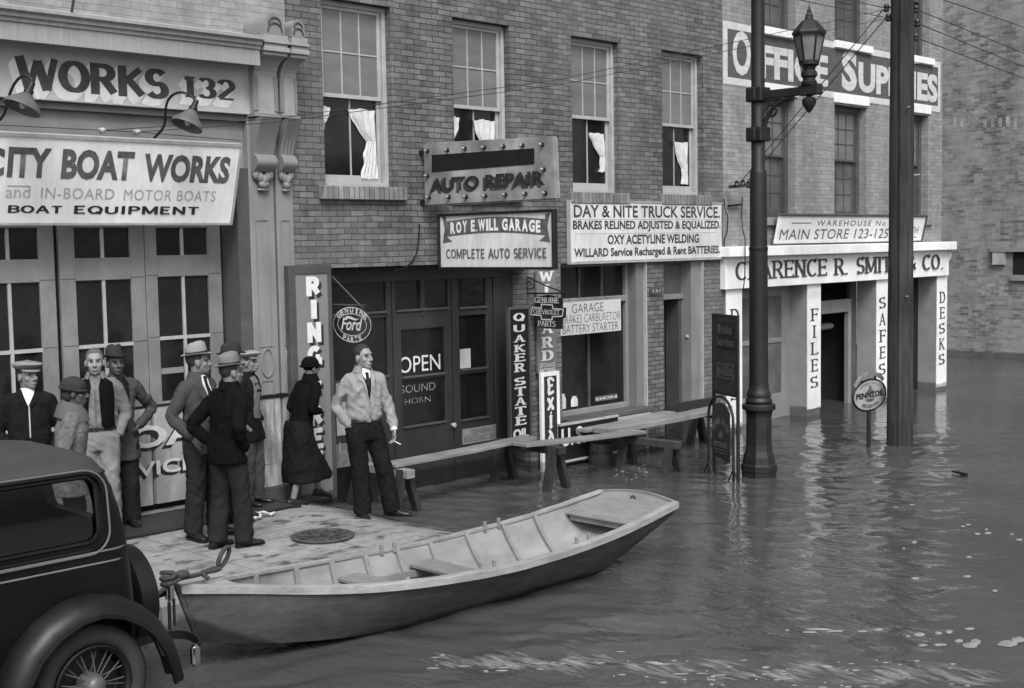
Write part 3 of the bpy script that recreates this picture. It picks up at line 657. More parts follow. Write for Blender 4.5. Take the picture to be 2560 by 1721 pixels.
# cap and lettered fascia
cz0, cz1 = FX(2090, 635, -.25)[1], FX(2090, 611.5, -.25)[1]
MB().box(16.62, 24.4, -.25, .1, cz0, cz1).build('canopy_cap', M_white, store, bevel=.012)
fz0, fz1 = FX(2090, 707, -.1)[1], FX(2090, 636, -.1)[1]
MB().box(SX0 - .08, 24.36, -.1, .3, fz0, cz0 - .003).build('fascia', M_white, store, bevel=.006)
sc_ = MB(); sc_.prism(Fr((24.36, 0, 0), (0, -1, 0), (0, 0, 1)), [(-.02, cz0 - .02), (.12, cz0 - .02), (.16, cz0 - .1), (.1, cz0 - .25), (-.02, cz0 - .3)], 0, .05); sc_.build('end_scroll', M_white, store)
ff = front(-.101)
u0, v0 = ff.px(1838, 703); u1, v1 = ff.px(2355, 635); vv0 = FX(2090, 690, -.1)[1]; vv1 = FX(2090, 643, -.1)[1]
stext('CLARENCE R. SMITH & CO.', ff, u0, u1, vv0, vv1, M_letterm, store, .17, .085)
# piers
PR = [(SX0 + .02, 17.226), (19.19, 19.62), (21.574, 22.0), (23.98, 24.41)]
words = ['DESKS', 'FILES', 'SAFES', 'DESKS']
for (a, b), wd in zip(PR, words):
    MB().box(a, b, -.03, .36, -1.2, fz0 - .003).build('pier', M_plaster, store, bevel=.005)
    pp = MB().box(a - .002, b + .002, -.042, -.031, .12 if wd == 'FILES' else .06, fz0 - .003).build('pier_board', M_white, store)
    fp = front(-.0425); n = 5
    z_hi, z_lo = (1.97, .42) if wd != 'FILES' else (1.86, .40)
    hh = (z_hi - z_lo) / n
    for k, ch in enumerate(wd):
        wch = {'I': .5, 'E': .9}.get(ch, 1) * (b - a) * .6; c_ = (a + b) / 2
        stext(ch, fp, c_ - wch / 2, c_ + wch / 2, z_hi - hh * k - hh * .74, z_hi - hh * k, M_letterm, store, .17, .08)
    if wd == 'FILES': text('LETTER', fp, a + .04, b - .03, 2.04, 2.15, M_letterp, store, wt=-.02)
# bay 1: glazed doors set back; bays 2 and 3 stand open and dark
yb1 = .31
d1 = MB(); a, b = PR[0][1], PR[1][0]
xs_ = [a, a + .12, (a + b) / 2 - .17, (a + b) / 2 - .02, b - .25, b - .0]
d1.box(xs_[0], xs_[1], yb1, yb1 + .05, -1, fz0); d1.box(xs_[2], xs_[3], yb1, yb1 + .05, -1, fz0); d1.box(xs_[4], xs_[5], yb1, yb1 + .05, -1, fz0)
for (p, q_) in ((xs_[1], xs_[2]), (xs_[3], xs_[4])):
    d1.box(p, q_, yb1, yb1 + .05, -1, .42); d1.box(p, q_, yb1, yb1 + .05, 1.3, 1.38); d1.box(p, q_, yb1, yb1 + .05, 2.1, fz0)
sd_ = d1.build('store_door', M_grey, store, bevel=.005)
for (p, q_) in ((xs_[1], xs_[2]), (xs_[3], xs_[4])):
    MB().box(p, q_, yb1 + .02, yb1 + .026, .42, 1.3).build('pane', M_glassg, sd_); MB().box(p, q_, yb1 + .02, yb1 + .026, 1.38, 2.1).build('pane', M_glassg, sd_)
x2a, x2b = PR[1][1], PR[2][0]
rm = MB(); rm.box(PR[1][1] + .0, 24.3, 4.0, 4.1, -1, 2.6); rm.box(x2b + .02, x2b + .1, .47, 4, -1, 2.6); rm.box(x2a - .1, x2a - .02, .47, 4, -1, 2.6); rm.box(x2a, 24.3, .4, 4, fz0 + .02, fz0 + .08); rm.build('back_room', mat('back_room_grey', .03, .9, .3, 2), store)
lt = MB(); lt.box(x2a, x2b - .3, .36, .46, 1.70, 1.94); lt.box(x2b - .30, x2b - .2, .36, .46, -1, 1.94); lt.build('doorway_frame', M_grey, store, bevel=.01)
MB().box(x2b - .2, x2b, .38, .46, -1, 2.3).build('doorway_infill', M_greydark, store)
cr = MB(); cr.tube([(x2a + .1, .75, 1.40), (x2b - .35, .75, 1.43)], .11, 12, flat=.6); tag(cr.build('rolled_awning', mat('canvas_roll', .2, .9, .3, 12), smooth=50), 'rolled pale canvas hanging inside the open store doorway', 'awning')
MB().box(PR[2][1], PR[3][0], .36, .44, -1, 2.4).build('dark_door', M_black, store)  # black panel, the darkness of the open third bay put into colour

# ================================================================== BRICK WAREHOUSE ACROSS THE SIDE STREET
far = empty('brick_warehouse', (31.6, 3, 0), 'weathered brick warehouse wall across the side street with ghost lettering', 'building')
XF = 31.55
MB().box(XF, XF + 8, -8, 24, -1.2, 13).build('wall', M_farbrick, far)
ffar = Fr((XF - .004, 0, 0), (0, -1, 0), (0, 0, 1))
zled = onx(2500, 622, XF).z
lg = MB(); ya, yb_ = onx(2480, 622, XF).y, -8
lg.box(XF - .12, XF, yb_, ya, zled - .08, zled + .05); lg.build('ledge', M_stone, far)
MB().box(XF - .1, XF, onx(2515, 650, XF).y, onx(2485, 650, XF).y, zled - .4, zled - .09).build('painted_patch', mat('patch_paint', .34, .9, .3, 5), far)
wy = onx(2533, 640, XF).y
MB().box(XF - .01, XF + .1, wy - 1.1, wy, zled - .65, zled - .1).build('window_recess', M_inside, far); MB().box(XF - .08, XF + .02, wy - 1.1, wy + .05, zled - .8, zled - .66).build('sill', M_stone, far)
def band(pxa, pya, pxb, pyb, mt, nm='wall_stain'):
    a_ = onx(pxa, pya, XF); b_ = onx(pxb, pyb, XF); MB().box(XF - .006, XF - .001, -8, a_.y, b_.z, a_.z).build(nm, mt, far)
M_ghost = mat('ghost_paint', .28, .9, .45, 7, .4, 20, stretch=(1, 3, 6), var2=.4, scale2=3)
gm = MB(); rg = random.Random(3)
for k in range(9):
    u0, v0 = ffar.px(2382 + k * 19, 326); u1, v1 = ffar.px(2390 + k * 19, 290 + rg.random() * 12)
    gm.fbox(ffar, u0, u0 + .09, v0 + rg.random() * .1, v1, .001, .004)
    if rg.random() > .4: gm.fbox(ffar, u0 + .09, u0 + .3, v0 + (v1 - v0) * rg.choice((.05, .5, .85)), v0 + (v1 - v0) * rg.choice((.05, .5, .85)) + .09, .001, .0035) if False else None
gm.build('faded_paint_marks', M_ghost, far)

# ================================================================== SIGNS
# long tilted board over the boat works doors
yb_, yt_ = -.10, -.33
xR = FX(576, 555, yb_)[0]; zB = FX(576, 558, yb_)[1]; zT = FX(602, 369, yt_)[1]
fs = Fr((0, yb_, zB), (1, 0, 0), (0, yt_ - yb_, zT - zB)); hgt = sqrt((yt_ - yb_) ** 2 + (zT - zB) ** 2)
sg = empty('boat_works_sign', (5, yb_, zB), 'long white tilted board lettered city boat works over the big doors', 'sign')
MB().fbox(fs, -3.2, xR, 0, hgt, -.04, 0).build('board', M_white, sg, bevel=.004)
e = MB(); e.fbox(fs, -3.2, xR + .012, -.02, -.001, -.05, .012); e.fbox(fs, -3.2, xR + .012, hgt + .001, hgt + .035, -.05, .012); e.fbox(fs, xR + .001, xR + .02, -.02, hgt + .03, -.05, .012); e.build('edging', mat('sign_edging', .34, .7, .2, 6), sg)
br = MB()
for xx in (-1, 1.5, 4, 6.5): br.bar(fs.p(xx, hgt * .8, -.05), (xx, .05, zT - .08), .03, .03)
br.build('bracket', M_iron, sg)
def srow(s, xa, xb, yb, yt, mt, wt, ref=290): 
    u0, v0 = fs.px(xa, yb); u1, v1 = fs.px(xb, yt); return u0, u1, v0, v1
def sline(s, xa, ya, xb, yb, ct, mt, wt, **k):
    """baseline from (xa,ya) to (xb,yb) in photo pixels; ct = top at right end"""
    u0, v0 = fs.px(xa, ya); u1, v1 = fs.px(xb, yb); _, vt = fs.px(xb, ct); vb = (v0 + v1) / 2
    return text(s, fs, u0, u1, vb, vb + (vt - v1), mt, sg, wt=wt, off=.003, **k)
sline('C', -58, 443, 8, 444, 368, M_letterg, .045); sline('ITY', 16, 444, 124, 446, 371, M_letterg, .045); sline('BOAT', 151, 447, 330, 454, 380, M_letterg, .045); sline('WORKS', 355, 455, 570, 460, 392, M_letterg, .045)
sline('and', 13, 494, 74, 496, 466, M_letterf, .0); sline('IN-BOARD', 101, 497, 284, 499, 472, M_letterf, .005, space=1.1); sline('MOTOR BOATS', 308, 502, 537, 503, 477, M_letterf, .0, space=1.1)
u0, v0 = fs.px(18, 464); u1, v1 = fs.px(74, 466); MB().fbox(fs, u0, u1, v1 - .006, v1 + .006, .001, .003).build('rule', M_letterf, sg)
for s_, xa_, ya_, xb2, yb3, ct in (('BOAT', 19, 532, 153, 535, 515), ('EQUIPMENT', 184, 535, 494, 538, 517)):
    u0, v0 = fs.px(xa_, ya_); u1, v1 = fs.px(xb2, yb3); vt = fs.px(xb2, ct)[1]; vb = (v0 + v1) / 2
    stext(s_, fs, u0, u1, vb, vb + vt - v1, M_letter, sg, .2, .17, False, off=.003, gap=.14)
# gooseneck lamps over the board
M_shade = mat('lamp_enamel', .10, .4, .3, 5, spec=.5)
def gooseneck(base, pts, shade, rr, label):
    """base: pixel of the wall end; pts in pixels at y=-0.55; shade centre pixel"""
    t = empty('gooseneck_lamp', ony(*base, -.1), label, 'lamp', 'gooseneck lamps over the boat works board')
    n = len(pts); P = [ony(*base, -.1)] + [ony(p[0], p[1], -.2 - .5 * min(1, (i + 1) / n * 1.3)) for i, p in enumerate(pts)]
    # smooth the pipe
    for _ in range(2):
        Q = [P[0]]
        for a, b in zip(P, P[1:]): Q += [a * .75 + b * .25, a * .25 + b * .75]
        P = Q + [P[-1]]
    MB().tube(P, .013, 8).build('pipe', M_iron, t, smooth=60)
    top = P[-1]; c = ony(*shade, -.70); ax = (c - top).normalized(); M = ax.to_track_quat('Z', 'Y').to_matrix().to_4x4()
    m = MB(); m.lathe([(.0, -.02), (.028, -.02), (.03, .05), (.042, .055), (.042, .10), (.03, .105)], top, 14, M=M); m.build('socket', M_iron, t, smooth=40)
    m = MB(); L_ = (c - top).length
    m.lathe([(.03, .09), (.05, .10), (rr * .55, L_ * .72), (rr * .9, L_ * .98), (rr, L_ * 1.2), (rr * .97, L_ * 1.2), (rr * .85, L_ * .97), (rr * .5, L_ * .74), (.03, .115)], top, 24, M=M); m.build('lamp_shade', M_shade, t, smooth=50)
    m = MB(); m.ell(top + ax * L_ * .95, (.035, .035, .05), 12, 8, M=M); m.build('bulb', mat('bulb_glass', .5, .15, .05), t, smooth=180)
gooseneck((386, 345), [(414, 316), (413, 262), (432, 234), (462, 230), (488, 248), (489, 256)], (470, 306), .16, 'gooseneck lamp over the board, hanging below the painted number 132')
gooseneck((-14, 312), [(12, 288), (20, 245), (38, 203), (62, 186), (80, 198), (79, 212)], (58, 262), .17, 'gooseneck lamp at the left edge, in front of the painted word works')

# vertical painted sign at the left of the garage doors
rg = empty('vertical_sign', (8.85, -.1, 1.5), 'tall grey vertical sign with white letters ring-free beside the pilaster', 'sign')
fr1 = front(-.12); u0, v0 = fr1.px(754, 1185); u1, v1 = fr1.px(819, 684)
v0 = .28
MB().fbox(fr1, u0, u1, v0, v1, -.04, -.012).build('panel', mat('sign_grey', .20, .6, .08, 4, var2=.1), rg)
e = MB(); e.fbox(fr1, u0 - .09, u0, v0 - .09, v1 + .1, -.11, .0); e.fbox(fr1, u1, u1 + .055, v0 - .09, v1 + .1, -.11, .0); e.fbox(fr1, u0, u1, v1, v1 + .1, -.11, .0); e.fbox(fr1, u0, u1, v0 - .09, v0, -.11, .0); e.build('frame', M_greydark, rg, bevel=.006)
fr2 = front(-.132 + .012); zs_ = []
us = (u1 - u0)
def rl(ch, ya, yb, xa, xb):
    fr3 = front(-.12 + .012 - .0); a, vt = fr3.px(xa, ya); b, vb = fr3.px(xb, yb)
    for off, dx, dz, m_ in ((-.0105, .035, -.038, M_letter), (-.008, 0, 0, M_letterw)):
        stext(ch, front(-.12), a + dx, b + dx, vb + dz, vt + dz, m_, rg, thick=.34 if ch != 'I' else .3, thin=.26 if ch not in 'E' else .24, serif=False, off=off)
rl('R', 692, 740, 764, 800); rl('I', 750, 797, 776, 792); rl('N', 807, 855, 767, 803); rl('G', 866, 914, 767, 805); rl('-', 932, 940, 776, 796) if False else None
fr3 = front(-.12); a, vt = fr3.px(778, 934); b, vb = fr3.px(796, 941); MB().fbox(fr3, a, b, vb, vt, -.0105, -.008).build('lettering', M_letterw, rg)
rl('F', 955, 1003, 770, 804); rl('R', 1014, 1062, 771, 807); rl('E', 1073, 1120, 772, 808); rl('E', 1131, 1178, 773, 809)

# oval sign hung square to the wall
xo = 9.03; fo_ = side(xo)
ov = empty('oval_sign', (xo, -.38, 2.18), 'dark oval hanging sign lettered genuine ford parts beside the garage doors', 'sign')
cu, cv, ra, rb = .385, 2.18, .345, .205
def oval(ra, rb, n=48): return [(cu + ra * cos(2 * pi * i / n), cv + rb * sin(2 * pi * i / n)) for i in range(n)]
m = MB(); m.prism(fo_, oval(ra, rb), -.02, 0); m.build('plate', mat('enamel_dark', .02, .3, .2, 5, spec=.5), ov)
def ring(ra, rb, wd, name='rim'):
    m = MB(); o_ = oval(ra, rb); i_ = oval(ra - wd, rb - wd); n = len(o_)
    m.add([fo_.p(u, v, .003) for u, v in o_] + [fo_.p(u, v, .003) for u, v in i_], [(k, (k + 1) % n, n + (k + 1) % n, n + k) for k in range(n)]); m.build(name, M_letterp, ov)
ring(ra - .004, rb - .004, .009); ring(.262, .128, .008, 'inner_rim')
def arc_text(s, fr, cu, cv, ra, rb, a0, a1, h, w_, mt, parent, out=True, wt=.03):
    n = len(s)
    for i, ch in enumerate(s):
        if ch == ' ': continue
        t = radians(a0 + (a1 - a0) * (i + .5) / n); x, y = cu + ra * cos(t), cv + rb * sin(t)
        ang = atan2(sin(t) / rb, cos(t) / ra); ang = ang - pi / 2 if out else ang + pi / 2
        U = fr.u * cos(ang) + fr.v * sin(ang); V = -fr.u * sin(ang) + fr.v * cos(ang)
        f2 = Fr(fr.p(x, y, 0), U, V); ww = w_ * (.45 if ch in 'I.' else 1.25 if ch in 'MW' else 1)
        text(ch, f2, -ww / 2, ww / 2, -h / 2, h / 2, mt, parent, wt=wt, off=.0035)
arc_text('GENUINE', fo_, cu, cv, .302, .166, 152, 28, .062, .062, M_letterp, ov); arc_text('PARTS', fo_, cu, cv, .302, .166, 236, 304, .062, .055, M_letterp, ov, out=False)
text('Ford', fo_, cu - .20, cu + .19, cv - .066, cv + .076, M_letterp, ov, wt=.02, off=.0035, shear=.35)
sw_ = MB(); sw_.add([fo_.p(cu + u, cv + v, .0045) for u, v in ((-.12, .07), (-.09, .098), (-.02, .094), (.07, .068), (.14, .07), (.06, .048), (-.03, .066), (-.09, .07))], [(0, 1, 2, 3, 4, 5, 6, 7)]); sw_.build('flourish', M_letterp, ov)
rd = MB(); rd.tube([(xo, -.05, 2.72), (xo, -.60, 2.36)], .008, 6); rd.tube([(xo, .0, 2.40), (xo, -.62, 2.40)], .010, 6); rd.build('hanger', M_greydark, ov, smooth=60)

# projecting bulb sign and the swinging sign under it
xa = 10.42; fa = side(xa)
au = empty('bulb_sign', (xa, -1.2, 3.9), 'projecting grey metal sign lettered auto repair, studded with light bulbs', 'sign')
M_tin = mat('weathered_tin', .27, .5, .3, 4, .3, 30, var2=.35, scale2=2.2)
co = [fa.px(1060, 517), fa.px(1393, 500), fa.px(1385, 340), fa.px(1057, 358)]
m = MB(); m.prism(fa, co, -.075, 0); m.build('sheet_case', M_tin, au, bevel=.02, segs=2)
bp_ = [fa.px(*p) for p in ((1080, 388), (1336, 371), (1336, 411), (1080, 431))]
m = MB(); m.prism(fa, bp_, .001, .004); m.build('blank_panel', M_black, au)
u0, v0 = fa.px(1077, 477); u1, v1 = fa.px(1362, 430); v0b = fa.px(1362, 467)[1]; vt0 = fa.px(1085, 443)[1]
vb_ = (v0 + v0b) / 2; vt_ = (v1 + vt0) / 2
for dx, dz, mt, of in ((-.04, -.03, M_letterm, .002), (0, 0, M_letter, .005)): text('AUTO REPAIR', fa, u0 + dx, u1 + dx, vb_ + dz, vt_ + dz, mt, au, wt=.04, off=of, name='lettering' if of > .003 else 'letter_shadow')
M_bulb = mat('clear_bulb', .22, .12, .15, 5, spec=.6)
for (bx_, by_) in [(1070, 378), (1120, 376), (1164, 372), (1212, 369), (1260, 367), (1308, 364), (1357, 362), (1070, 440), (1361, 424), (1074, 494), (1124, 493), (1167, 492), (1215, 490), (1265, 487), (1315, 485), (1365, 483)]:
    u, v = fa.px(bx_, by_); b = MB(); b.lathe([(0, 0), (.026, 0), (.022, .02)], fa.p(u, v, 0), 12, M=Matrix.Rotation(-pi / 2, 4, 'Y')); o = b.build('bulb_holder', M_iron, au, smooth=40)
    b = MB(); b.ell(fa.p(u, v, .045), (.024, .019, .019), 12, 8); b.build('bulb', M_bulb, o, smooth=180)
hg = MB()
for vz in (fa.px(1060, 380)[1], fa.px(1060, 505)[1]): hg.bar(fa.p(.12, vz, -.038), fa.p(-.02, vz, -.038), .05, .05)
hg.build('wall_bracket', M_iron, au)
ro = empty('swinging_sign', (xa, -1.25, 3.1), 'framed cream hanging sign reading roy e. will garage under the bulb sign', 'sign')
c0 = fa.px(1100, 668); c1 = fa.px(1378, 530)
U0, U1, V0, V1 = c0[0], c1[0], c0[1] + .0, c1[1]
MB().fbox(fa, U0, U1, V0, V1, -.05, -.02).build('board', M_cream, ro)
e = MB(); e.fbox(fa, U0 - .03, U0, V0 - .03, V1 + .03, -.07, .005); e.fbox(fa, U1, U1 + .03, V0 - .03, V1 + .03, -.07, .005); e.fbox(fa, U0, U1, V1, V1 + .03, -.07, .005); e.fbox(fa, U0, U1, V0 - .03, V0, -.07, .005); e.build('frame', M_black, ro, bevel=.004)
hk = MB()
for u in (U0 + .3, U1 - .3): hk.bar(fa.p(u, V1 + .04, -.035), fa.p(u, V1 + .16, -.035), .03, .03)
hk.build('hanger', M_iron, ro)
uw, vh = U1 - U0, V1 - V0; fb2 = Fr(fa.p(0, 0, -.02), fa.u, fa.v)
def wave(t): return V0 + vh * (.62 + .12 * (-cos(2 * pi * t) if False else sin(pi * t) * .55 - .2) - .02 * t)
bn = MB(); N = 40; hb = vh * .30
top = [(U0 + uw * (.06 + .88 * i / N), wave(i / N) + hb) for i in range(N + 1)]; bot = [(U0 + uw * (.06 + .88 * i / N), wave(i / N)) for i in range(N + 1)]
bn.add([fb2.p(u, v, .002) for u, v in top] + [fb2.p(u, v, .002) for u, v in bot], [(i, i + 1, N + 2 + i, N + 1 + i) for i in range(N)])
for s_, u_ in ((-1, U0 + uw * .02), (1, U1 - uw * .02)):
    i = 0 if s_ < 0 else N
    q = [(top[i][0], top[i][1] + .05), (u_, top[i][1] + .07), (u_ + s_ * -.04, (top[i][1] + bot[i][1]) / 2), (u_, bot[i][1] - .08), (bot[i][0] + s_ * -.1, bot[i][1] - .06), (bot[i][0], bot[i][1])]
    bn.add([fb2.p(u, v, .0015) for u, v in q], [tuple(range(6))])
bn.build('banner', M_letterg, ro)
s_ = 'ROY E.WILL GARAGE'; ww = [ {'I': .45, '.': .35, ' ': .45, 'W': 1.35, 'E': .8, 'L': .78, 'G': 1.05, 'O': 1.05, 'A': 1.05}.get(c, .95) for c in s_]; tot = sum(ww); acc = 0
for c, wd in zip(s_, ww):
    t = (acc + wd / 2) / tot; acc += wd
    if c == ' ': continue
    tt = .04 + .92 * t; uc = U0 + uw * (.06 + .88 * tt); hw = uw * .88 * .92 * wd / tot / 2 * .84; vb = wave(tt) + hb * (.13 if c not in '.' else .13)
    text(c, fb2, uc - hw, uc + hw, vb, vb + hb * (.76 if c != '.' else .12), M_white, ro, wt=.05, off=.005)
u0, v0 = fb2.px(1116, 648); u1, v1 = fb2.px(1368, 620); stext('COMPLETE AUTO SERVICE', fb2, u0, u1, v0, v1 + .005, M_letterg, ro, .19, .15, False, off=.003)

# long white service board flat on the garage wall
dy = empty('service_board', (13.5, -.05, 2.9), 'long pale board lettered day and nite truck service above the shop window', 'sign')
fd = front(-.06); a_ = fd.px(1427, 656); b_ = fd.px(1804, 512); zlo, zhi = (fd.px(1427, 653)[1] + fd.px(1804, 648)[1]) / 2, (fd.px(1430, 503)[1] + fd.px(1803, 512)[1]) / 2
MB().fbox(fd, a_[0], b_[0], zlo, zhi, -.04, 0).build('board', M_cream, dy, bevel=.004)
e = MB(); e.fbox(fd, a_[0] - .02, b_[0] + .01, zlo - .025, zlo - .001, -.05, .012); e.fbox(fd, a_[0] - .02, b_[0] + .01, zhi + .001, zhi + .02, -.05, .012); e.fbox(fd, a_[0] - .02, a_[0] - .001, zlo, zhi, -.05, .012); e.build('edging', M_trim, dy)
zh = zhi - zlo; W_ = b_[0] - a_[0]
for s, l, r, b, t, wt, dd in (('DAY & NITE TRUCK SERVICE.', .02, .985, .74, .95, .02, 1), ('BRAKES RELINED ADJUSTED & EQUALIZED.', .015, .99, .50, .69, .03, 1), ('OXY ACETYLINE WELDING', .22, .83, .285, .45, .03, 0), ('WILLARD Service Recharged & Rent BATTERIES.', .02, .985, .04, .23, .03, 1)):
    if dd: 
        for k in range(60): pass
    text(s, fd, a_[0] + W_ * l, a_[0] + W_ * r, zlo + zh * b, zlo + zh * t, M_letterm, dy, wt=wt, off=.003)
    if dd: MB().fbox(fd, a_[0] + W_ * (l + .01), a_[0] + W_ * (r - .03), zlo + zh * (b - .035), zlo + zh * (b - .025), .001, .002).build('underline', M_letterf, dy)

# narrow vertical signs between the doors and the shop window
qs = empty('oil_sign', (12.1, -.06, 1.3), 'narrow black vertical sign lettered quaker state oil beside garage doors', 'sign')
fq = front(-.09); u0, v0 = fq.px(1279, 1098); u1, v1 = fq.px(1320, 772)
MB().fbox(fq, u0, u1, v0, v1, -.03, 0).build('panel', M_black, qs); e = MB()
for r_ in ((u0 - .03, u0, v0 - .03, v1 + .03), (u1, u1 + .03, v0 - .03, v1 + .03), (u0, u1, v1, v1 + .03), (u0, u1, v0 - .03, v0)): e.fbox(fq, *r_, -.04, .012)
e.build('frame', M_greydark, qs)
um = (u0 + u1) / 2; hw = (u1 - u0) * .31
for ch, ya, yb in zip('QUAKERSTATE', (783, 812, 837, 862, 884, 908, 943, 968, 993, 1017, 1041), (804, 830, 856, 880, 904, 930, 964, 990, 1014, 1039, 1063)):
    _, vt = fq.px(1300, ya); _, vb = fq.px(1300, yb); stext(ch, fq, um - hw, um + hw, vb, vt, M_letterp, qs, .24, .13, sw=1.8, off=.003)
_, vt = fq.px(1300, 1072); _, vb = fq.px(1300, 1096); text('OIL', fq, um - hw * 1.35, um + hw * 1.35, vb, vt, M_letterp, qs, wt=.05, off=.003)

wl = empty('battery_sign', (12.55, -.05, 2.2), 'narrow grey vertical sign lettered willard storage batteries on brick pier', 'sign')
fw_ = front(-.06); u0, v0 = fw_.px(1345, 934); u1, v1 = fw_.px(1389, 676)
MB().fbox(fw_, u0, u1, v0, v1, -.03, 0).build('panel', mat('sign_midgrey', .17, .5, .1, 5, var2=.15), wl)
um = (u0 + u1) / 2; hw = (u1 - u0) * .32
for ch, ya, yb in (('W', 678, 704), ('I', 711, 735), ('L', 742, 766), ('L', 773, 797), ('A', 808, 835), ('R', 842, 870), ('D', 876, 902)):
    _, vt = fw_.px(1367, ya); _, vb = fw_.px(1367, yb); k = 1.25 if ch == 'W' else .5 if ch == 'I' else 1
    stext(ch, fw_, um - hw * k, um + hw * k, vb, vt, M_letterw, wl, .26, .11, sw=1.7, off=.003)
for s, ya, yb in (('STORAGE', 908, 918), ('BATTERIES', 921, 931)):
    _, vt = fw_.px(1367, ya); _, vb = fw_.px(1367, yb); text(s, fw_, um - hw * 1.25, um + hw * 1.25, vb, vt, M_letterw, wl, wt=.0, off=.003)
ex = empty('flooded_sign', (12.55, -.09, .5), 'black vertical sign with white border lettered exide, its foot in water', 'sign')
fe = front(-.10); u0, v1 = fe.px(1352, 933); u1, _ = fe.px(1398, 933); v0 = -.15; vt_in = v1 - .06
MB().fbox(fe, u0 + .04, u1 - .04, v0, v1 - .05, -.03, 0).build('panel', mat('sign_black', .03, .5, .2, 5), ex)
e = MB(); e.fbox(fe, u0, u0 + .055, v0, v1, -.035, .004); e.fbox(fe, u1 - .055, u1, v0, v1, -.035, .004); e.fbox(fe, u0 + .055, u1 - .055, v1 - .055, v1, -.035, .004); e.build('border', M_white, ex)
um = (u0 + u1) / 2; hw = (u1 - u0) * .22
def gothic(ch, ya, yb):
    _, vt = fe.px(1375, ya); _, vb = fe.px(1375, yb); m = MB(); h = vt - vb
    def dia(u, v, s): m.add([fe.p(um + (u - s) * hw, vb + v * h, .003 + len(m.v) * 3e-5), fe.p(um + u * hw, vb + (v - s * .28) * h, .003 + len(m.v) * 3e-5), fe.p(um + (u + s) * hw, vb + v * h, .003 + len(m.v) * 3e-5), fe.p(um + u * hw, vb + (v + s * .28) * h, .003 + len(m.v) * 3e-5)], [(0, 1, 2, 3)])
    def stk(pts, w_): 
        for (a, b), (c, d) in zip(pts, pts[1:]):
            z = .003 + len(m.v) * 3e-5; l = sqrt((c - a) ** 2 * hw * hw + (d - b) ** 2 * h * h); nx, ny = -(d - b) * h / l * w_ / 2, (c - a) * hw / l * w_ / 2
            P = lambda u, v, s: fe.p(um + u * hw + nx * s, vb + v * h + ny * s, z)
            m.add([P(a, b, -1), P(c, d, -1), P(c, d, 1), P(a, b, 1)], [(0, 1, 2, 3)])
    W3 = .05
    if ch == 'E': stk([(-.5, .95), (-.3, .5), (-.45, .08)], W3); stk([(-.6, .9), (.1, 1), (.7, .85)], W3 * .8); stk([(-.3, .52), (.6, .56)], W3 * .7); stk([(-.6, .06), (.1, .1), (.8, .2)], W3 * .8); dia(.7, .84, .35)
    if ch == 'X': stk([(-.6, .9), (.6, .1)], W3 * 1.1); stk([(.55, .92), (-.6, .08)], W3 * .8); dia(.55, .9, .32); dia(-.6, .1, .32); dia(-.6, .9, .3); dia(.6, .1, .3)
    if ch == 'I': stk([(0, .72), (0, .08)], W3); dia(0, .72, .5); dia(0, .08, .5); stk([(-.1, .86), (.2, 1)], W3 * .5)
    if ch == 'D': stk([(-.5, 1), (.3, .7), (.5, .35), (0, .05), (-.5, .3), (-.4, .6), (.2, .72)], W3 * .9)
    m.build('lettering', M_letterw, ex)
for ch, ya, yb in (('E', 945, 988), ('X', 993, 1027), ('I', 1030, 1071), ('D', 1076, 1118), ('E', 1122, 1154)): gothic(ch, ya, yb)

# bow-tie sign swinging from an iron bracket
xc = 12.30; fc = side(xc); ch_ = empty('hanging_sign', (xc, -.36, 2.15), 'dark hanging sign with outlined bow tie lettered chevrolet on iron bracket', 'sign')
P = lambda *a: fc.px(*a)
pts = [P(1337, 744), P(1370, 737), P(1404, 747), P(1404, 770), P(1412, 770), P(1411, 796), P(1404, 797), P(1404, 823), P(1368, 822), P(1340, 818), P(1338, 792), P(1325, 792), P(1331, 766), P(1337, 766)]
m = MB(); m.prism(fc, pts, -.03, 0); m.build('plate', mat('enamel_dark', .02), ch_)
def outline(pts, wd, mt, nm):
    m = MB(); n = len(pts)
    for i in range(n):
        a, b = fc.p(*pts[i], .004 + i * 1e-4), fc.p(*pts[(i + 1) % n], .004 + i * 1e-4); m.bar(a, b, wd, .002, up=fc.n)
    m.build(nm, mt, ch_)
bt = [P(*p) for p in ((1354, 761), (1382, 763), (1382, 772), (1409, 774), (1406, 791), (1381, 792), (1381, 800), (1354, 799), (1354, 789), (1327, 787), (1332, 769), (1354, 771))]
outline(bt, .016, M_letterp, 'bow_tie_outline')
for l, r, ya, yb, s in ((1337, 1399, 757, 744, 'GENUINE'), (1334, 1401, 785, 775, 'CHEVROLET'), (1345, 1390, 816, 803, 'PARTS')):
    u0, v0 = P(l, ya); u1, v1 = P(r, yb); stext(s, fc, u0, u1, v0, v1, M_letterp, ch_, .17, .09, off=.005)
brk = MB(); zz_ = P(1335, 735)[1]
brk.tube([(xc, .0, 2.62), (xc, -.35, 2.50), (xc, -.72, 2.40), (xc, -.78, 2.42)], .010, 6); brk.tube([(xc, .0, 2.40), (xc, -.7, 2.41)], .012, 6)
brk.tube([(xc, -.05 - .09 * sin(t * .4) * (1 - t / 30), 2.52 + .09 * cos(t * .4) * (1 - t / 30)) for t in range(22)], .008, 6)
brk.build('iron_bracket', M_iron, ch_, smooth=60)
hk = MB()
for y in (-.15, -.55): hk.tube([(xc, y, 2.41), (xc, y, 2.33)], .006, 6)
hk.build('hook', M_iron, ch_)

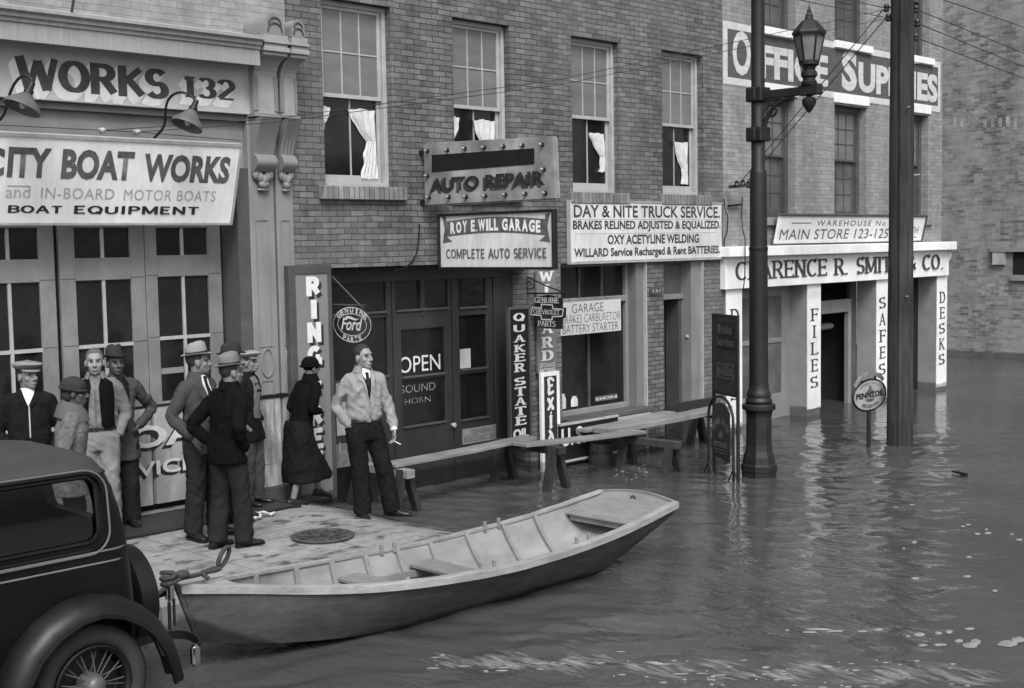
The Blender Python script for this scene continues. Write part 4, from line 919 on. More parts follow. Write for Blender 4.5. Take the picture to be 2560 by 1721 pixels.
# card hung in front of the shop window
fg = front(-.02); cg = empty('garage_card', (13.4, -.02, 2.1), 'pale hand lettered card reading garage brakes carburetor in the shop window', 'sign')
a_ = fg.px(1402, 830); b_ = fg.px(1552, 757); zl_, zh_ = (fg.px(1402, 840)[1] + fg.px(1552, 827)[1]) / 2, (fg.px(1402, 755)[1] + fg.px(1552, 750)[1]) / 2
MB().fbox(fg, a_[0], b_[0], zl_, zh_, -.012, 0).build('card', mat('card_grey', .47, .7, .08, 4, var2=.12), cg)
W_ = b_[0] - a_[0]; H_ = zh_ - zl_
text('GARAGE', fg, a_[0] + W_ * .18, a_[0] + W_ * .70, zl_ + H_ * .66, zl_ + H_ * .93, M_letterm, cg, wt=-.015, off=.003); text('BRAKES CARBURETOR', fg, a_[0] + W_ * .02, a_[0] + W_ * .985, zl_ + H_ * .36, zl_ + H_ * .61, M_letterm, cg, wt=-.02, off=.003); text('BATTERY STARTER', fg, a_[0] + W_ * .03, a_[0] + W_ * .95, zl_ + H_ * .05, zl_ + H_ * .30, M_letterm, cg, wt=-.015, off=.003)
sg_ = MB()
for x in (a_[0] + .2, b_[0] - .3): sg_.tube([(x, -.03, zh_), (x + .02, .1, zh_ + .12)], .003, 5)
sg_.build('string', M_iron, cg)

# tyre sign under the shop window and the lettered board low by the doors
us = empty('tire_sign', (13.5, -.1, .3), 'black low board with white letters u.s. under the shop window', 'sign')
fu = front(-.16); u0, v0 = fu.px(1400, 1128); u1, v1 = fu.px(1545, 1062)
v0 = .10; v1 = .58
MB().fbox(fu, u0, u1, v0, v1, -.03, 0).build('board', M_black, us); e = MB(); e.fbox(fu, u0, u1, v0 - .03, v0 - .001, -.04, .02); e.fbox(fu, u0, u1, v1 + .001, v1 + .03, -.04, .02); e.build('edging', M_trim, us)
a0, b0 = fu.px(1404, 1118); a1, b1 = fu.px(1424, 1070); text('U.', fu, a0, a1 + .07, b0, b1, M_letterw, us, wt=.03, off=.003); a0, _ = fu.px(1440, 1110); text('S.', fu, a0, a0 + .2, b0, b1, M_letterw, us, wt=.03, off=.003)
le = empty('lettered_board', (9.4, .05, .5), 'weathered grey board with outlined letters le and on behind the standing man', 'sign')
fl = front(.08); u0, v0 = fl.px(838, 1172); u1, v1 = fl.px(962, 1094)
MB().fbox(fl, u0, u1, v0, v1, -.03, 0).build('board', mat('board_weathered', .13, .85, .3, 6, .4, 40, var2=.3), le)
for s, a, b in (('LE', (849, 1134), (891, 1099)), ('ON', (850, 1168), (896, 1140)), ('L', (930, 1158), (940, 1132))):
    p0 = fl.px(*a); p1 = fl.px(*b); text(s, fl, p0[0], p1[0], p0[1], p1[1], M_letterp if s == 'x' else mat('letter_dim', .26, .8, .2), le, wt=-.03, off=.003)

# store board leaning out above the cap
wh = empty('warehouse_board', (20.8, -.15, 3.2), 'white tilted board lettered warehouse and main store above the store canopy', 'sign')
yb2, yt2 = -.12, -.22; x0w = FX(1938, 610, yb2)[0]; x1w = FX(2302, 601, yb2)[0]; zb_, zt_ = FX(2120, 606, yb2)[1], FX(2120, 541.5, yt2)[1]
fh = Fr((0, yb2, zb_), (1, 0, 0), (0, yt2 - yb2, zt_ - zb_)); hh = sqrt((yt2 - yb2) ** 2 + (zt_ - zb_) ** 2)
MB().fbox(fh, x0w, x1w, 0, hh, -.04, 0).build('board', M_white, wh); e = MB(); e.fbox(fh, x0w - .02, x1w + .04, hh + .001, hh + .03, -.08, .02); e.fbox(fh, x1w + .001, x1w + .04, -.01, hh, -.08, .02); e.fbox(fh, x0w - .02, x1w + .04, -.03, -.001, -.08, .015); e.build('edging', M_greydark, wh)
text('WAREHOUSE No 2', fh, fh.px(2042, 560)[0], fh.px(2232, 560)[0], hh * .64, hh * .85, M_letterg, wh, wt=.0, off=.003, space=1.3)
MB().fbox(fh, fh.px(1980, 557)[0], fh.px(2028, 557)[0], hh * .73, hh * .76, .001, .003).build('rule', M_letterg, wh)
text('MAIN STORE 123-125', fh, fh.px(1948, 595)[0], fh.px(2218, 595)[0], hh * .14, hh * .52, M_letterg, wh, wt=.0, off=.003, space=1.08)
text('4', fh, fh.px(2236, 590)[0], fh.px(2258, 590)[0], hh * .14, hh * .52, M_letterg, wh, off=.003) if False else None
text('TH', fh, fh.px(2275, 585)[0], fh.px(2293, 585)[0], hh * .32, hh * .58, M_letterg, wh, wt=.0, off=.003); MB().fbox(fh, fh.px(2277, 592)[0], fh.px(2292, 592)[0], hh * .14, hh * .17, .001, .003).build('rule', M_letterg, wh)
wp = MB()
for x in (x0w + .5, (x0w + x1w) / 2, x1w - .5): wp.bar((x, -.14, zb_ - .02), (x, -.14, cz1 + .0), .04, .04)
wp.build('support', M_iron, wh)

# ================================================================== GROUND, PAVEMENT, WATER
def lerp(a, b, t): return a + (b - a) * max(0, min(1, t))
def street_z(x): return .10 if x < 3.3 else lerp(.10, -.55, (x - 3.3) / 6.5)
def walk_z(x):
    if x < 7.9: return .32
    if x < 9.6: t = (x - 7.9) / 1.7; return .32 - .36 * (t * t * (3 - 2 * t) * .35 + t * .65)
    return lerp(-.04, -.42, (x - 9.6) / 3)
M_asph = mat('wet_asphalt', .05, .35, .4, 3, .5, 80, var2=.3)
xs = [-120, -40, -12, -4, 0, 2] + [3 + .25 * i for i in range(33)] + [12, 16, 24, 34, 60, 140]
ys = [-120, -40, -20, -14, -9, -6, -4, -3.02, 2, 12, 40, 120]
m = MB(); m.add([(x, y, street_z(x)) for x in xs for y in ys], [(i * len(ys) + j, (i + 1) * len(ys) + j, (i + 1) * len(ys) + j + 1, i * len(ys) + j + 1) for i in range(len(xs) - 1) for j in range(len(ys) - 1)])
tag(m.build('street', M_asph, smooth=180), kind='structure')
# pavement with flagstone joints, scattered mud and wet patches
def pave_mat():
    m = bpy.data.materials.new('pavement'); m.use_nodes = True; n = m.node_tree.nodes; L = m.node_tree.links; bs = n['Principled BSDF']
    tc = n.new('ShaderNodeTexCoord'); mp = n.new('ShaderNodeMapping'); mp.inputs['Location'].default_value = (.62, .37, 0); L.new(tc.outputs['Object'], mp.inputs[0])
    bt = n.new('ShaderNodeTexBrick'); bt.offset = 0; bt.inputs['Scale'].default_value = 1; bt.inputs['Brick Width'].default_value = 1.12; bt.inputs['Row Height'].default_value = 1.18; bt.inputs['Mortar Size'].default_value = .006; bt.inputs['Mortar Smooth'].default_value = .4
    bt.inputs['Color1'].default_value = (.245,) * 3 + (1,); bt.inputs['Color2'].default_value = (.275,) * 3 + (1,); bt.inputs['Mortar'].default_value = (.13,) * 3 + (1,); L.new(mp.outputs[0], bt.inputs['Vector'])
    def noise_(sc, det, lo, hi, a, b, vec=None, rough=.6):
        z = n.new('ShaderNodeTexNoise'); z.inputs['Scale'].default_value = sc; z.inputs['Detail'].default_value = det; z.inputs['Roughness'].default_value = rough; L.new(vec or tc.outputs['Object'], z.inputs['Vector'])
        r = n.new('ShaderNodeMapRange'); r.inputs['From Min'].default_value = lo; r.inputs['From Max'].default_value = hi; r.inputs['To Min'].default_value = a; r.inputs['To Max'].default_value = b; L.new(z.outputs['Fac'], r.inputs['Value']); return r.outputs[0]
    def mul(a, b):
        q = n.new('ShaderNodeMix'); q.data_type = 'RGBA'; q.blend_type = 'MULTIPLY'; q.inputs['Factor'].default_value = 1; L.new(a, q.inputs[6]); L.new(b, q.inputs[7]); return q.outputs[2]
    ms = n.new('ShaderNodeMapping'); ms.inputs['Scale'].default_value = (1, 1.5, 1); ms.inputs['Rotation'].default_value = (0, 0, .5); L.new(tc.outputs['Object'], ms.inputs[0])
    c = mul(bt.outputs['Color'], noise_(14, 8, .3, .7, .82, 1.12)); c = mul(c, noise_(1.4, 5, .35, .65, .78, 1.05)); c = mul(c, noise_(3.6, 7, .54, .63, 1, .30, ms.outputs[0], .62)); c = mul(c, noise_(60, 2, .35, .7, .9, 1.05))
    sp = n.new('ShaderNodeSeparateXYZ'); L.new(tc.outputs['Object'], sp.inputs[0])
    wn = noise_(2.6, 6, .3, .7, -.16, .16, ms.outputs[0], .65); ad = n.new('ShaderNodeMath'); ad.operation = 'ADD'; L.new(sp.outputs['Z'], ad.inputs[0]); L.new(wn, ad.inputs[1])
    wr = n.new('ShaderNodeMapRange'); wr.inputs['From Min'].default_value = .30; wr.inputs['From Max'].default_value = .14; L.new(ad.outputs[0], wr.inputs['Value'])
    mx = n.new('ShaderNodeMix'); mx.data_type = 'RGBA'; L.new(wr.outputs[0], mx.inputs['Factor']); L.new(c, mx.inputs[6]); wet = mul(c, n.new('ShaderNodeRGB').outputs[0]); n[-1].name if False else None
    for nd in n:
        if nd.type == 'RGB': nd.outputs[0].default_value = (.4, .4, .4, 1)
    L.new(wet, mx.inputs[7]); L.new(mx.outputs[2], bs.inputs['Base Color'])
    rr = n.new('ShaderNodeMapRange'); rr.inputs['To Min'].default_value = .75; rr.inputs['To Max'].default_value = .22; L.new(wr.outputs[0], rr.inputs['Value']); L.new(rr.outputs[0], bs.inputs['Roughness']); bs.inputs['Specular IOR Level'].default_value = .35
    b = n.new('ShaderNodeBump'); b.inputs['Strength'].default_value = .5; b.inputs['Distance'].default_value = .006; z = n.new('ShaderNodeTexNoise'); z.inputs['Scale'].default_value = 30; z.inputs['Detail'].default_value = 6; L.new(tc.outputs['Object'], z.inputs['Vector'])
    b2 = n.new('ShaderNodeBump'); b2.invert = True; b2.inputs['Strength'].default_value = .8; b2.inputs['Distance'].default_value = .012; L.new(bt.outputs['Fac'], b2.inputs['Height']); L.new(z.outputs['Fac'], b.inputs['Height']); L.new(b2.outputs[0], b.inputs['Normal']); L.new(b.outputs[0], bs.inputs['Normal'])
    return m
M_pave = pave_mat()
KY = -3.05
xs = [-40, -8] + [0.5 * i for i in range(0, 14)] + [7 + .12 * i for i in range(60)] + [15, 20, 24.6]
m = MB(); ys = [.6, KY + .03, KY, KY - .01]
m.add([(x, y, walk_z(x) - (.012 if j == 2 else 0) - (.9 if j == 3 else 0)) for x in xs for j, y in enumerate(ys)], [(i * 4 + j, i * 4 + j + 1, (i + 1) * 4 + j + 1, (i + 1) * 4 + j) for i in range(len(xs) - 1) for j in range(3)])
tag(m.build('pavement', M_pave, smooth=40), kind='structure')

def water_mat():
    m = bpy.data.materials.new('flood_water'); m.use_nodes = True; n = m.node_tree.nodes; L = m.node_tree.links; bs = n['Principled BSDF']
    bs.inputs['Roughness'].default_value = .035; bs.inputs['IOR'].default_value = 1.33; bs.inputs['Specular IOR Level'].default_value = .5
    tc = n.new('ShaderNodeTexCoord')
    z = n.new('ShaderNodeTexNoise'); z.inputs['Scale'].default_value = .35; z.inputs['Detail'].default_value = 4; L.new(tc.outputs['Object'], z.inputs['Vector'])
    r = n.new('ShaderNodeMapRange'); r.inputs['From Min'].default_value = .35; r.inputs['From Max'].default_value = .65; r.inputs['To Min'].default_value = .045; r.inputs['To Max'].default_value = .066; L.new(z.outputs['Fac'], r.inputs['Value']); L.new(r.outputs[0], bs.inputs['Base Color'])
    mp = n.new('ShaderNodeMapping'); mp.inputs['Rotation'].default_value = (0, 0, radians(46)); mp.inputs['Scale'].default_value = (2.3, .75, 1); L.new(tc.outputs['Object'], mp.inputs[0])
    a = n.new('ShaderNodeTexNoise'); a.inputs['Scale'].default_value = 3.4; a.inputs['Detail'].default_value = 4; a.inputs['Roughness'].default_value = .5; a.inputs['Distortion'].default_value = .9; L.new(mp.outputs[0], a.inputs['Vector'])
    c = n.new('ShaderNodeTexNoise'); c.inputs['Scale'].default_value = 9; c.inputs['Detail'].default_value = 3; L.new(mp.outputs[0], c.inputs['Vector'])
    # calm and ruffled areas
    k = n.new('ShaderNodeTexNoise'); k.inputs['Scale'].default_value = .28; k.inputs['Detail'].default_value = 2; L.new(tc.outputs['Object'], k.inputs['Vector'])
    kr = n.new('ShaderNodeMapRange'); kr.inputs['From Min'].default_value = .4; kr.inputs['From Max'].default_value = .62; kr.inputs['To Min'].default_value = .35; kr.inputs['To Max'].default_value = 1; L.new(k.outputs['Fac'], kr.inputs['Value'])
    b = n.new('ShaderNodeBump'); b.inputs['Distance'].default_value = .03; L.new(a.outputs['Fac'], b.inputs['Height']); 
    sm = n.new('ShaderNodeMath'); sm.operation = 'MULTIPLY'; sm.inputs[1].default_value = .55; L.new(kr.outputs[0], sm.inputs[0]); L.new(sm.outputs[0], b.inputs['Strength'])
    b2 = n.new('ShaderNodeBump'); b2.inputs['Distance'].default_value = .005; b2.inputs['Strength'].default_value = .4; L.new(c.outputs['Fac'], b2.inputs['Height']); L.new(b.outputs[0], b2.inputs['Normal']); L.new(b2.outputs[0], bs.inputs['Normal'])
    return m
M_water = water_mat()
def axis_pts(lo, a, b, hi, st): 
    p = [lo, lo * .5 + a * .5, a - 4]; x = a
    while x < b: p.append(x); x += st
    return p + [b, b + 3, (b + hi) / 2, hi]
xs = axis_pts(-120, 3.5, 20, 140, .046); ys = axis_pts(-120, -9, .5, 120, .046)
def wz(x, y):
    if x < 3.4 or x > 20.1 or y < -9.1 or y > .6: return 0
    f = min(1, (x - 3.4) * 2, (20.1 - x) * .5, (y + 9.1) * .7, (.6 - y) * 2)
    u, v = x * .70 - y * .714, x * .711 + y * .699
    c = .35 + .9 * max(0, min(1, .5 + 1.1 * noise.noise(Vector((u * .33 + 3, v * .30, 7)))))
    u2 = u + .25 * noise.noise(Vector((u * .8, v * .8, 3))); v2 = v + .20 * noise.noise(Vector((u * .9, v * .9, 11))) + .12 * u
    return f * (.012 * noise.noise(Vector((u2 * .8, v2 * 1.5, 1))) + c * (.029 * noise.noise(Vector((u2 * 1.9, v2 * 3.9, 0))) + .014 * noise.noise(Vector((u2 * 4.2, v2 * 7.5, 5)))))
m = MB(); m.v = [Vector((x, y, wz(x, y))) for x in xs for y in ys]; ny = len(ys)
m.f = [(i * ny + j, (i + 1) * ny + j, (i + 1) * ny + j + 1, i * ny + j + 1) for i in range(len(xs) - 1) for j in range(ny - 1)]
tag(m.build('flood_water', M_water, smooth=180), kind='structure')
# scum and foam drifting on the surface (uncountable)
def foam_mat():
    m = mat('foam_scum', .22, .8, .3, 14, .6, 60); return m
M_foam = foam_mat(); rnd = random.Random(11); fm = MB()
def blob(px, py, rw, rh, n=14):
    c = onz(px, py, 0); a = onz(px + rw, py, 0); rx = (a - c); d = onz(px, py - rh, 0) - c
    ph = rnd.random() * 9
    ring = [c + rx * cos(2 * pi * i / n) * (.75 + .35 * noise.noise(Vector((i * .7, ph, 0)))) + d * sin(2 * pi * i / n) * (.75 + .35 * noise.noise(Vector((i * .8, ph, 5)))) for i in range(n)]
    z0 = wz(c.x, c.y)
    fm.loft([[Vector((p.x, p.y, z0 + .002)) for p in ring], [Vector((c.x + (p.x - c.x) * .8, c.y + (p.y - c.y) * .8, z0 + .006)) for p in ring], [Vector((c.x + (p.x - c.x) * .3, c.y + (p.y - c.y) * .3, z0 + .008)) for p in ring]])
for (x, y, a, b) in [(2520, 1608, 34, 11), (2545, 1600, 22, 10), (2425, 1612, 26, 9), (2440, 1603, 18, 10), (2398, 1600, 14, 6), (2372, 1580, 12, 6), (2345, 1582, 12, 5), (2300, 1586, 18, 7), (2306, 1615, 16, 4), (2350, 1612, 22, 4), (2425, 1571, 16, 3.5), (2270, 1592, 7, 3), (2195, 1574, 18, 3), (2155, 1582, 16, 3.5), (2050, 1578, 46, 3), (2090, 1582, 26, 3), (2025, 1584, 26, 3), (1968, 1576, 8, 2),
    (2407, 1318, 8, 3), (2420, 1314, 9, 3), (2443, 1340, 10, 4), (2470, 1336, 11, 4), (2466, 1325, 6, 2.5), (2286, 1356, 9, 4), (2422, 1393, 9, 3), (2418, 1446, 14, 4), (2288, 1448, 14, 4), (2487, 1480, 9, 4), (2530, 1335, 6, 2), (2548, 1351, 10, 3), (2240, 1266, 7, 2), (2280, 1263, 9, 2), (2260, 1370, 5, 2)]: blob(x, y, a, b)
rnd = random.Random(5)
for k in range(34):
    t = rnd.random(); x = 1080 + t * 900; y = 1655 + 26 * t + rnd.gauss(0, 11) + 12 * sin(t * 9); blob(x, y, 3 + rnd.random() ** 2 * 26, .5 + rnd.random() * 1.2, 9)
for k in range(46):
    x = 1500 + rnd.random() * 960; y = 1650 + rnd.random() * 66; blob(x, y, 3 + rnd.random() * 12, .5 + rnd.random() * 1.0, 8)
for k in range(36): 
    x = 1530 + rnd.random() * 90; y = 1130 + rnd.random() * 70; blob(x, y, 1.5 + rnd.random() * 4, .3 + rnd.random() * .4, 8)
def film_mat():
    m = bpy.data.materials.new('foam_film'); m.use_nodes = True; n = m.node_tree.nodes; L = m.node_tree.links; bs = n['Principled BSDF']; bs.inputs['Base Color'].default_value = (.34, .34, .34, 1); bs.inputs['Roughness'].default_value = .8
    at_ = n.new('ShaderNodeAttribute'); at_.attribute_name = 'spread'; tc = n.new('ShaderNodeTexCoord')
    mp = n.new('ShaderNodeMapping'); mp.inputs['Rotation'].default_value = (0, 0, radians(46)); mp.inputs['Scale'].default_value = (2.4, .6, 1); L.new(tc.outputs['Object'], mp.inputs[0])
    a = n.new('ShaderNodeTexNoise'); a.inputs['Scale'].default_value = 7; a.inputs['Detail'].default_value = 7; a.inputs['Roughness'].default_value = .7; L.new(mp.outputs[0], a.inputs['Vector'])
    s_ = n.new('ShaderNodeMath'); s_.operation = 'MULTIPLY_ADD'; s_.inputs[1].default_value = 3.2; s_.inputs[2].default_value = -1.95; L.new(a.outputs['Fac'], s_.inputs[0])
    t = n.new('ShaderNodeMath'); t.operation = 'ADD'; t.use_clamp = True; L.new(s_.outputs[0], t.inputs[0]); L.new(at_.outputs['Fac'], t.inputs[1])
    u = n.new('ShaderNodeMath'); u.operation = 'MULTIPLY'; u.inputs[1].default_value = .6; L.new(t.outputs[0], u.inputs[0]); L.new(u.outputs[0], bs.inputs['Alpha']); return m
def film(path, half, strength):
    m = MB(); vals = []; nn = len(path) - 1; K = 8
    for i, (x, y) in enumerate(path):
        for k in range(K + 1):
            s_ = k / K * 2 - 1; p = onz(x, y + s_ * half * (1 + .4 * sin(i * 1.3)), .0); m.v.append(Vector((p.x, p.y, wz(p.x, p.y) + .012))); vals.append(max(0, 1 - s_ * s_) * strength * min(1, i / 2, (nn - i) / 2))
    m.f = [(i * (K + 1) + k, (i + 1) * (K + 1) + k, (i + 1) * (K + 1) + k + 1, i * (K + 1) + k + 1) for i in range(nn) for k in range(K)]
    me = m.mesh(180); at_ = me.attributes.new('spread', 'FLOAT', 'POINT'); at_.data.foreach_set('value', vals); return me
M_film = film_mat(); bmf = bmesh.new()
for pth, hf, st_ in (([(1050 + i * 38, 1652 + 10 * sin(i * .9) + i * 1.3) for i in range(40)], 26, .62), ([(1180 + i * 24, 1662 + 6 * sin(i * 1.7)) for i in range(14)], 15, .8), ([(1700 + i * 46, 1700 + 8 * sin(i)) for i in range(20)], 20, .5), ([(1500 + i * 12, 1140 + i * 5) for i in range(12)], 18, .45)): bmf.from_mesh(film(pth, hf, st_))
bmf.to_mesh(fme := bpy.data.meshes.new('film')); bmf.free(); fme.shade_smooth()
tag(link('foam_film', fme, M_film), 'thin pale film of foam streaked along the water near the picture bottom', 'foam', kind='stuff')
tag(fm.build('foam', M_foam, smooth=60), 'patches of pale foam drifting on the flood water', 'foam', kind='stuff')
st = MB(); a_, b_ = onz(2380, 1179, .01), onz(2416, 1189, .01); st.tube([a_, (a_ + b_) / 2 + Vector((0, 0, .01)), b_], [.012, .02, .03], 7); tag(st.build('driftwood', M_black, smooth=50), 'dark stick of driftwood floating in the water at the right', 'driftwood')

# ================================================================== PAVEMENT IRONWORK
mc = (7.23, -2.13, .322); mh = empty('manhole_cover', mc, 'round cast iron manhole cover with pierced pattern in the pavement', 'manhole cover')
M_cast = mat('cast_iron_worn', .06, .6, .4, 12, .5, 60)
m = MB(); m.lathe([(0, 0), (.275, 0), (.29, .004), (.30, .02), (.285, .028), (.262, .028), (.258, .018), (0, .018)], mc, 40); m.build('cover', M_cast, mh, smooth=30)
m = MB()
for rr_, nn in ((.07, 6), (.14, 11), (.215, 17)):
    for i in range(nn):
        a = 2 * pi * i / nn + rr_ * 7; cx, cy = mc[0] + rr_ * cos(a), mc[1] + rr_ * sin(a)
        m.prism(Fr((cx, cy, mc[2] + .0185), (cos(a + .6), sin(a + .6), 0), (-sin(a + .6), cos(a + .6), 0)), [(.03 * cos(t * pi / 5), .02 * sin(t * pi / 5)) for t in range(10)], 0, .0015)
m.build('slots', M_black, mh)  # raised black plates stand for the shade inside the cover's holes
m = MB()
for rr_ in (.105, .178): m.lathe([(rr_ - .008, .018), (rr_ - .006, .027), (rr_ + .006, .027), (rr_ + .008, .018)], mc, 36)
for i in range(12): a = 2 * pi * i / 12; m.bar((mc[0] + .03 * cos(a), mc[1] + .03 * sin(a), mc[2] + .022), (mc[0] + .255 * cos(a + .25), mc[1] + .255 * sin(a + .25), mc[2] + .022), .012, .012)
m.build('ribs', M_cast, mh)
gx0, gx1, gy0, gy1 = 3.2, 7.97, -.78, .06
gr = empty('pavement_grate', ((gx0 + gx1) / 2, (gy0 + gy1) / 2, .33), 'dark ribbed iron cellar grating set in the pavement before the boat works', 'grate')
m = MB(); m.box(gx0, gx1, gy0, gy0 + .04, .3, .338); m.box(gx0, gx1, gy1 - .04, gy1, .3, .338); m.box(gx1 - .04, gx1, gy0 + .04, gy1 - .04, .3, .338); m.box(gx0, gx0 + .04, gy0 + .04, gy1 - .04, .3, .338); m.build('frame', M_iron, gr)
m = MB(); y = gy0 + .05
while y < gy1 - .05: m.box(gx0 + .04, gx1 - .04, y, y + .012, .318, .336); y += .026
m.build('bars', mat('grate_bars', .045, .5, .3, 8), gr)
MB().box(gx0 + .04, gx1 - .04, gy0 + .04, gy1 - .04, .3205, .3225).build('pit', M_black, gr)  # thin black sheet stands for the unlit depth below the bars
rc = onz(640, 1296, .33); rnd = random.Random(4); P = []
for i in range(60):
    t = i / 59; P.append(rc + Vector((-.16 + .36 * t + .05 * sin(t * 17), .12 * sin(t * 11 + 1) + .08 * t, .012 + .02 * abs(sin(t * 23)))))
m = MB(); m.tube(P, [.012 + .006 * sin(i * 1.7) for i in range(60)], 6); tag(m.build('rag', mat('rag_white', .62, .9, .2, 30, .6, 60), smooth=60), 'crumpled white rag lying on the pavement by the grating', 'rag')

# ================================================================== TRESTLES AND PLANKS
M_wood = mat('weathered_board', .21, .8, .25, 9, .5, 40, stretch=(.3, 3, 3), var2=.25, scale2=2)
M_wooddk = mat('wet_dark_wood', .03, .5, .4, 9, .5, 40, stretch=(3, 3, .4))
M_woodmid = mat('grey_wood', .045, .8, .35, 9, .5, 40, stretch=(3, 3, .4))
def sawhorse(x, y0, y1, top, label, mt=M_wooddk, mt2=None, bw_=.12, bh=.10, spread=.17, foot=-.5):
    t = empty('sawhorse', (x, (y0 + y1) / 2, 0), label, 'sawhorse', 'sawhorses carrying the plank walk')
    m = MB(); m.box(x - bw_ / 2, x + bw_ / 2, y0, y1, top - bh, top); m.build('beam', mt2 or mt, t, bevel=.008)
    for yy in (y0 + .13, y1 - .13):
        for s in (-1, 1):
            m = MB(); k = (top - foot); m.bar((x + s * .03, yy, top - .01), (x + s * (.03 + spread * k / .6), yy + (-.02 if yy < (y0 + y1) / 2 else .02), foot), .07, .11, up=(0, 1, 0)); m.build('leg', mt, t)
    return t
sawhorse(9.50, -.80, .22, .50, 'low sawhorse with pale worn top, behind the man in the light jacket', M_wooddk, M_wood, foot=-.06)
sawhorse(11.62, -1.22, -.05, .54, 'dark sawhorse standing in the water in front of the black bordered sign')
sawhorse(13.45, -1.62, -.6, .42, 'sawhorse with scuffed grey beam under the middle of the plank walk', M_wooddk, M_woodmid)
sawhorse(15.75, -.80, -.1, .50, 'far sawhorse under the end of the plank walk near the pole sign', M_wooddk, M_woodmid)
def plank(x0, x1, y0, y1, z0, z1, label, th=.04):
    m = MB(); n = 14
    rings = []
    for i in range(n + 1):
        t = i / n; x = x0 + (x1 - x0) * t; z = z0 + (z1 - z0) * t - .012 * sin(pi * t); w_ = .006 * sin(i * 2.3)
        rings.append([Vector((x, y0 + w_, z - th)), Vector((x, y1 + w_, z - th)), Vector((x, y1 + w_, z)), Vector((x, y0 + w_, z))])
    m.loft(rings); tag(m.build('plank', M_wood, bevel=.004), label, 'plank', 'planks of the raised walk')
plank(9.42, 11.80, -.62, -.36, .555, .595, 'nearest plank, from behind the man to the dark sawhorse')
plank(11.2, 13.55, -1.0, -.76, .605, .50, 'middle plank, crossing in front of the black bordered sign')
plank(13.1, 15.98, -.72, -.42, .545, .565, 'farthest plank, ending beside the tall black sign stand', .07)
plank(13.0, 15.0, -.40, -.2, .52, .56, 'narrow plank lying behind the farthest plank')
br_ = empty('keg', (13.35, -.35, 0), 'dark wet wooden keg standing in the water below the planks', 'keg')
m = MB(); m.lathe([(0, -.3), (.15, -.3), (.17, -.05), (.172, .1), (.155, .30), (.14, .30), (.138, .28), (0, .28)], (13.35, -.35, 0), 20); m.build('staves', M_wooddk, br_, smooth=40)
m = MB(); m.lathe([(.17, .16), (.174, .16), (.17, .20), (.166, .2)], (13.35, -.35, 0), 20); m.build('hoop', M_iron, br_, smooth=40)
fbz = FX(1705, 1012, -.06)[1]
m = MB(); m.box(15.2, 16.35, -.10, -.04, fbz - .12, fbz + .04); tag(m.build('barrier_board', M_wooddk, bevel=.006), 'dark board nailed across the foot of the narrow entrance', 'board')

# ================================================================== STREET LAMP
lx_, ly_ = 13.95, -2.53
lp = empty('street_lamp', (lx_, ly_, 0), 'black iron street lamp with hexagonal lantern on a bracket arm', 'street lamp')
def octo(prof, nm, n, smooth, parent=lp, mt=M_iron, ph=0.0): 
    m = MB(); m.lathe(prof, (lx_, ly_, 0), n, ph=ph); return m.build(nm, mt, parent, smooth=smooth)
octo([(0, -.6), (.23, -.6), (.225, .07), (.235, .075), (.235, .15), (.215, .17), (.20, .26), (.175, .34), (.165, .42), (.165, .78), (.175, .84), (.19, .87), (.19, .875), (0, .875)], 'base', 8, 0, ph=pi / 8)
octo([(0, .876), (.215, .876), (.215, .93), (.2, .945), (.16, .945), (.175, .985), (.16, 1.02), (.15, 1.03), (.16, 1.06), (.145, 1.10), (.128, 1.13), (.128, 1.2), (0, 1.2)], 'base_moulding', 24, 40)
octo([(0, 1.2), (.122, 1.2), (.117, 2.90), (.117, 2.92), (.122, 2.93), (.122, 2.96), (.113, 2.97), (.105, 3.9), (.100, 3.93), (.088, 3.95), (.084, 6.0), (.08, 8.8), (0, 8.8)], 'pole', 24, 40)
MB().box(lx_ + .085, lx_ + .125, ly_ - .03, ly_ + .03, 2.6, 3.1).build('cover_strip', M_iron, lp)
za, zb = 4.90, 4.40
for z_ in (za, zb):
    m = MB(); m.box(lx_ - .115, lx_ + .115, ly_ - .115, ly_ + .115, z_ - .10, z_ + .08); m.box(lx_ - .15, lx_ - .116, ly_ - .05, ly_ + .05, z_ - .09, z_ + .07); m.build('clamp', M_iron, lp, bevel=.012)
yl = -3.27
m = MB(); m.box(lx_ - .035, lx_ + .035, yl - .10, ly_ - .1, za - .075, za + .03); m.box(lx_ - .06, lx_ + .06, yl - .16, yl + .12, za - .085, za + .045); m.build('arm', M_iron, lp, bevel=.01)
m = MB(); P = [(lx_, ly_ - .10, zb + .05)] + [(lx_, ly_ - .1 - .42 * (1 - cos(t * pi / 20)), zb + .05 + .36 * sin(t * pi / 20)) for t in range(1, 11)]
m.tube(P, .028, 8); m.tube([(lx_, ly_ - .20 + .075 * cos(t * pi / 10), za - .22 + .075 * sin(t * pi / 10)) for t in range(21)], .018, 8); m.build('scroll_brace', M_iron, lp, smooth=60)
lt_ = bpy.data.objects.new('lantern', None); COL.objects.link(lt_); lt_.location = (lx_, yl, za); attach(lt_, lp)
LS = .76
ln = lambda prof, nm, mt=M_iron, n=6, sm=0, ph=0: MB().lathe([(r_ * LS, z_ * LS + .01) for r_, z_ in prof], (lx_, yl, za), n, ph=ph).build(nm, mt, lt_, smooth=sm)
ln([(0, .04), (.12, .04), (.13, .09), (.10, .12), (.10, .15), (.13, .18), (.13, .24), (.095, .28), (.11, .33), (.16, .36), (.16, .40), (0, .40)], 'vase', n=20, sm=40)
ln([(0, .401), (.14, .401), (.235, .84), (.235, .84), (0, .84)], 'glass', mat('frosted_glass', .17, .3, .2, 3, spec=.5, var2=.25, scale2=4), n=6)
m = MB()
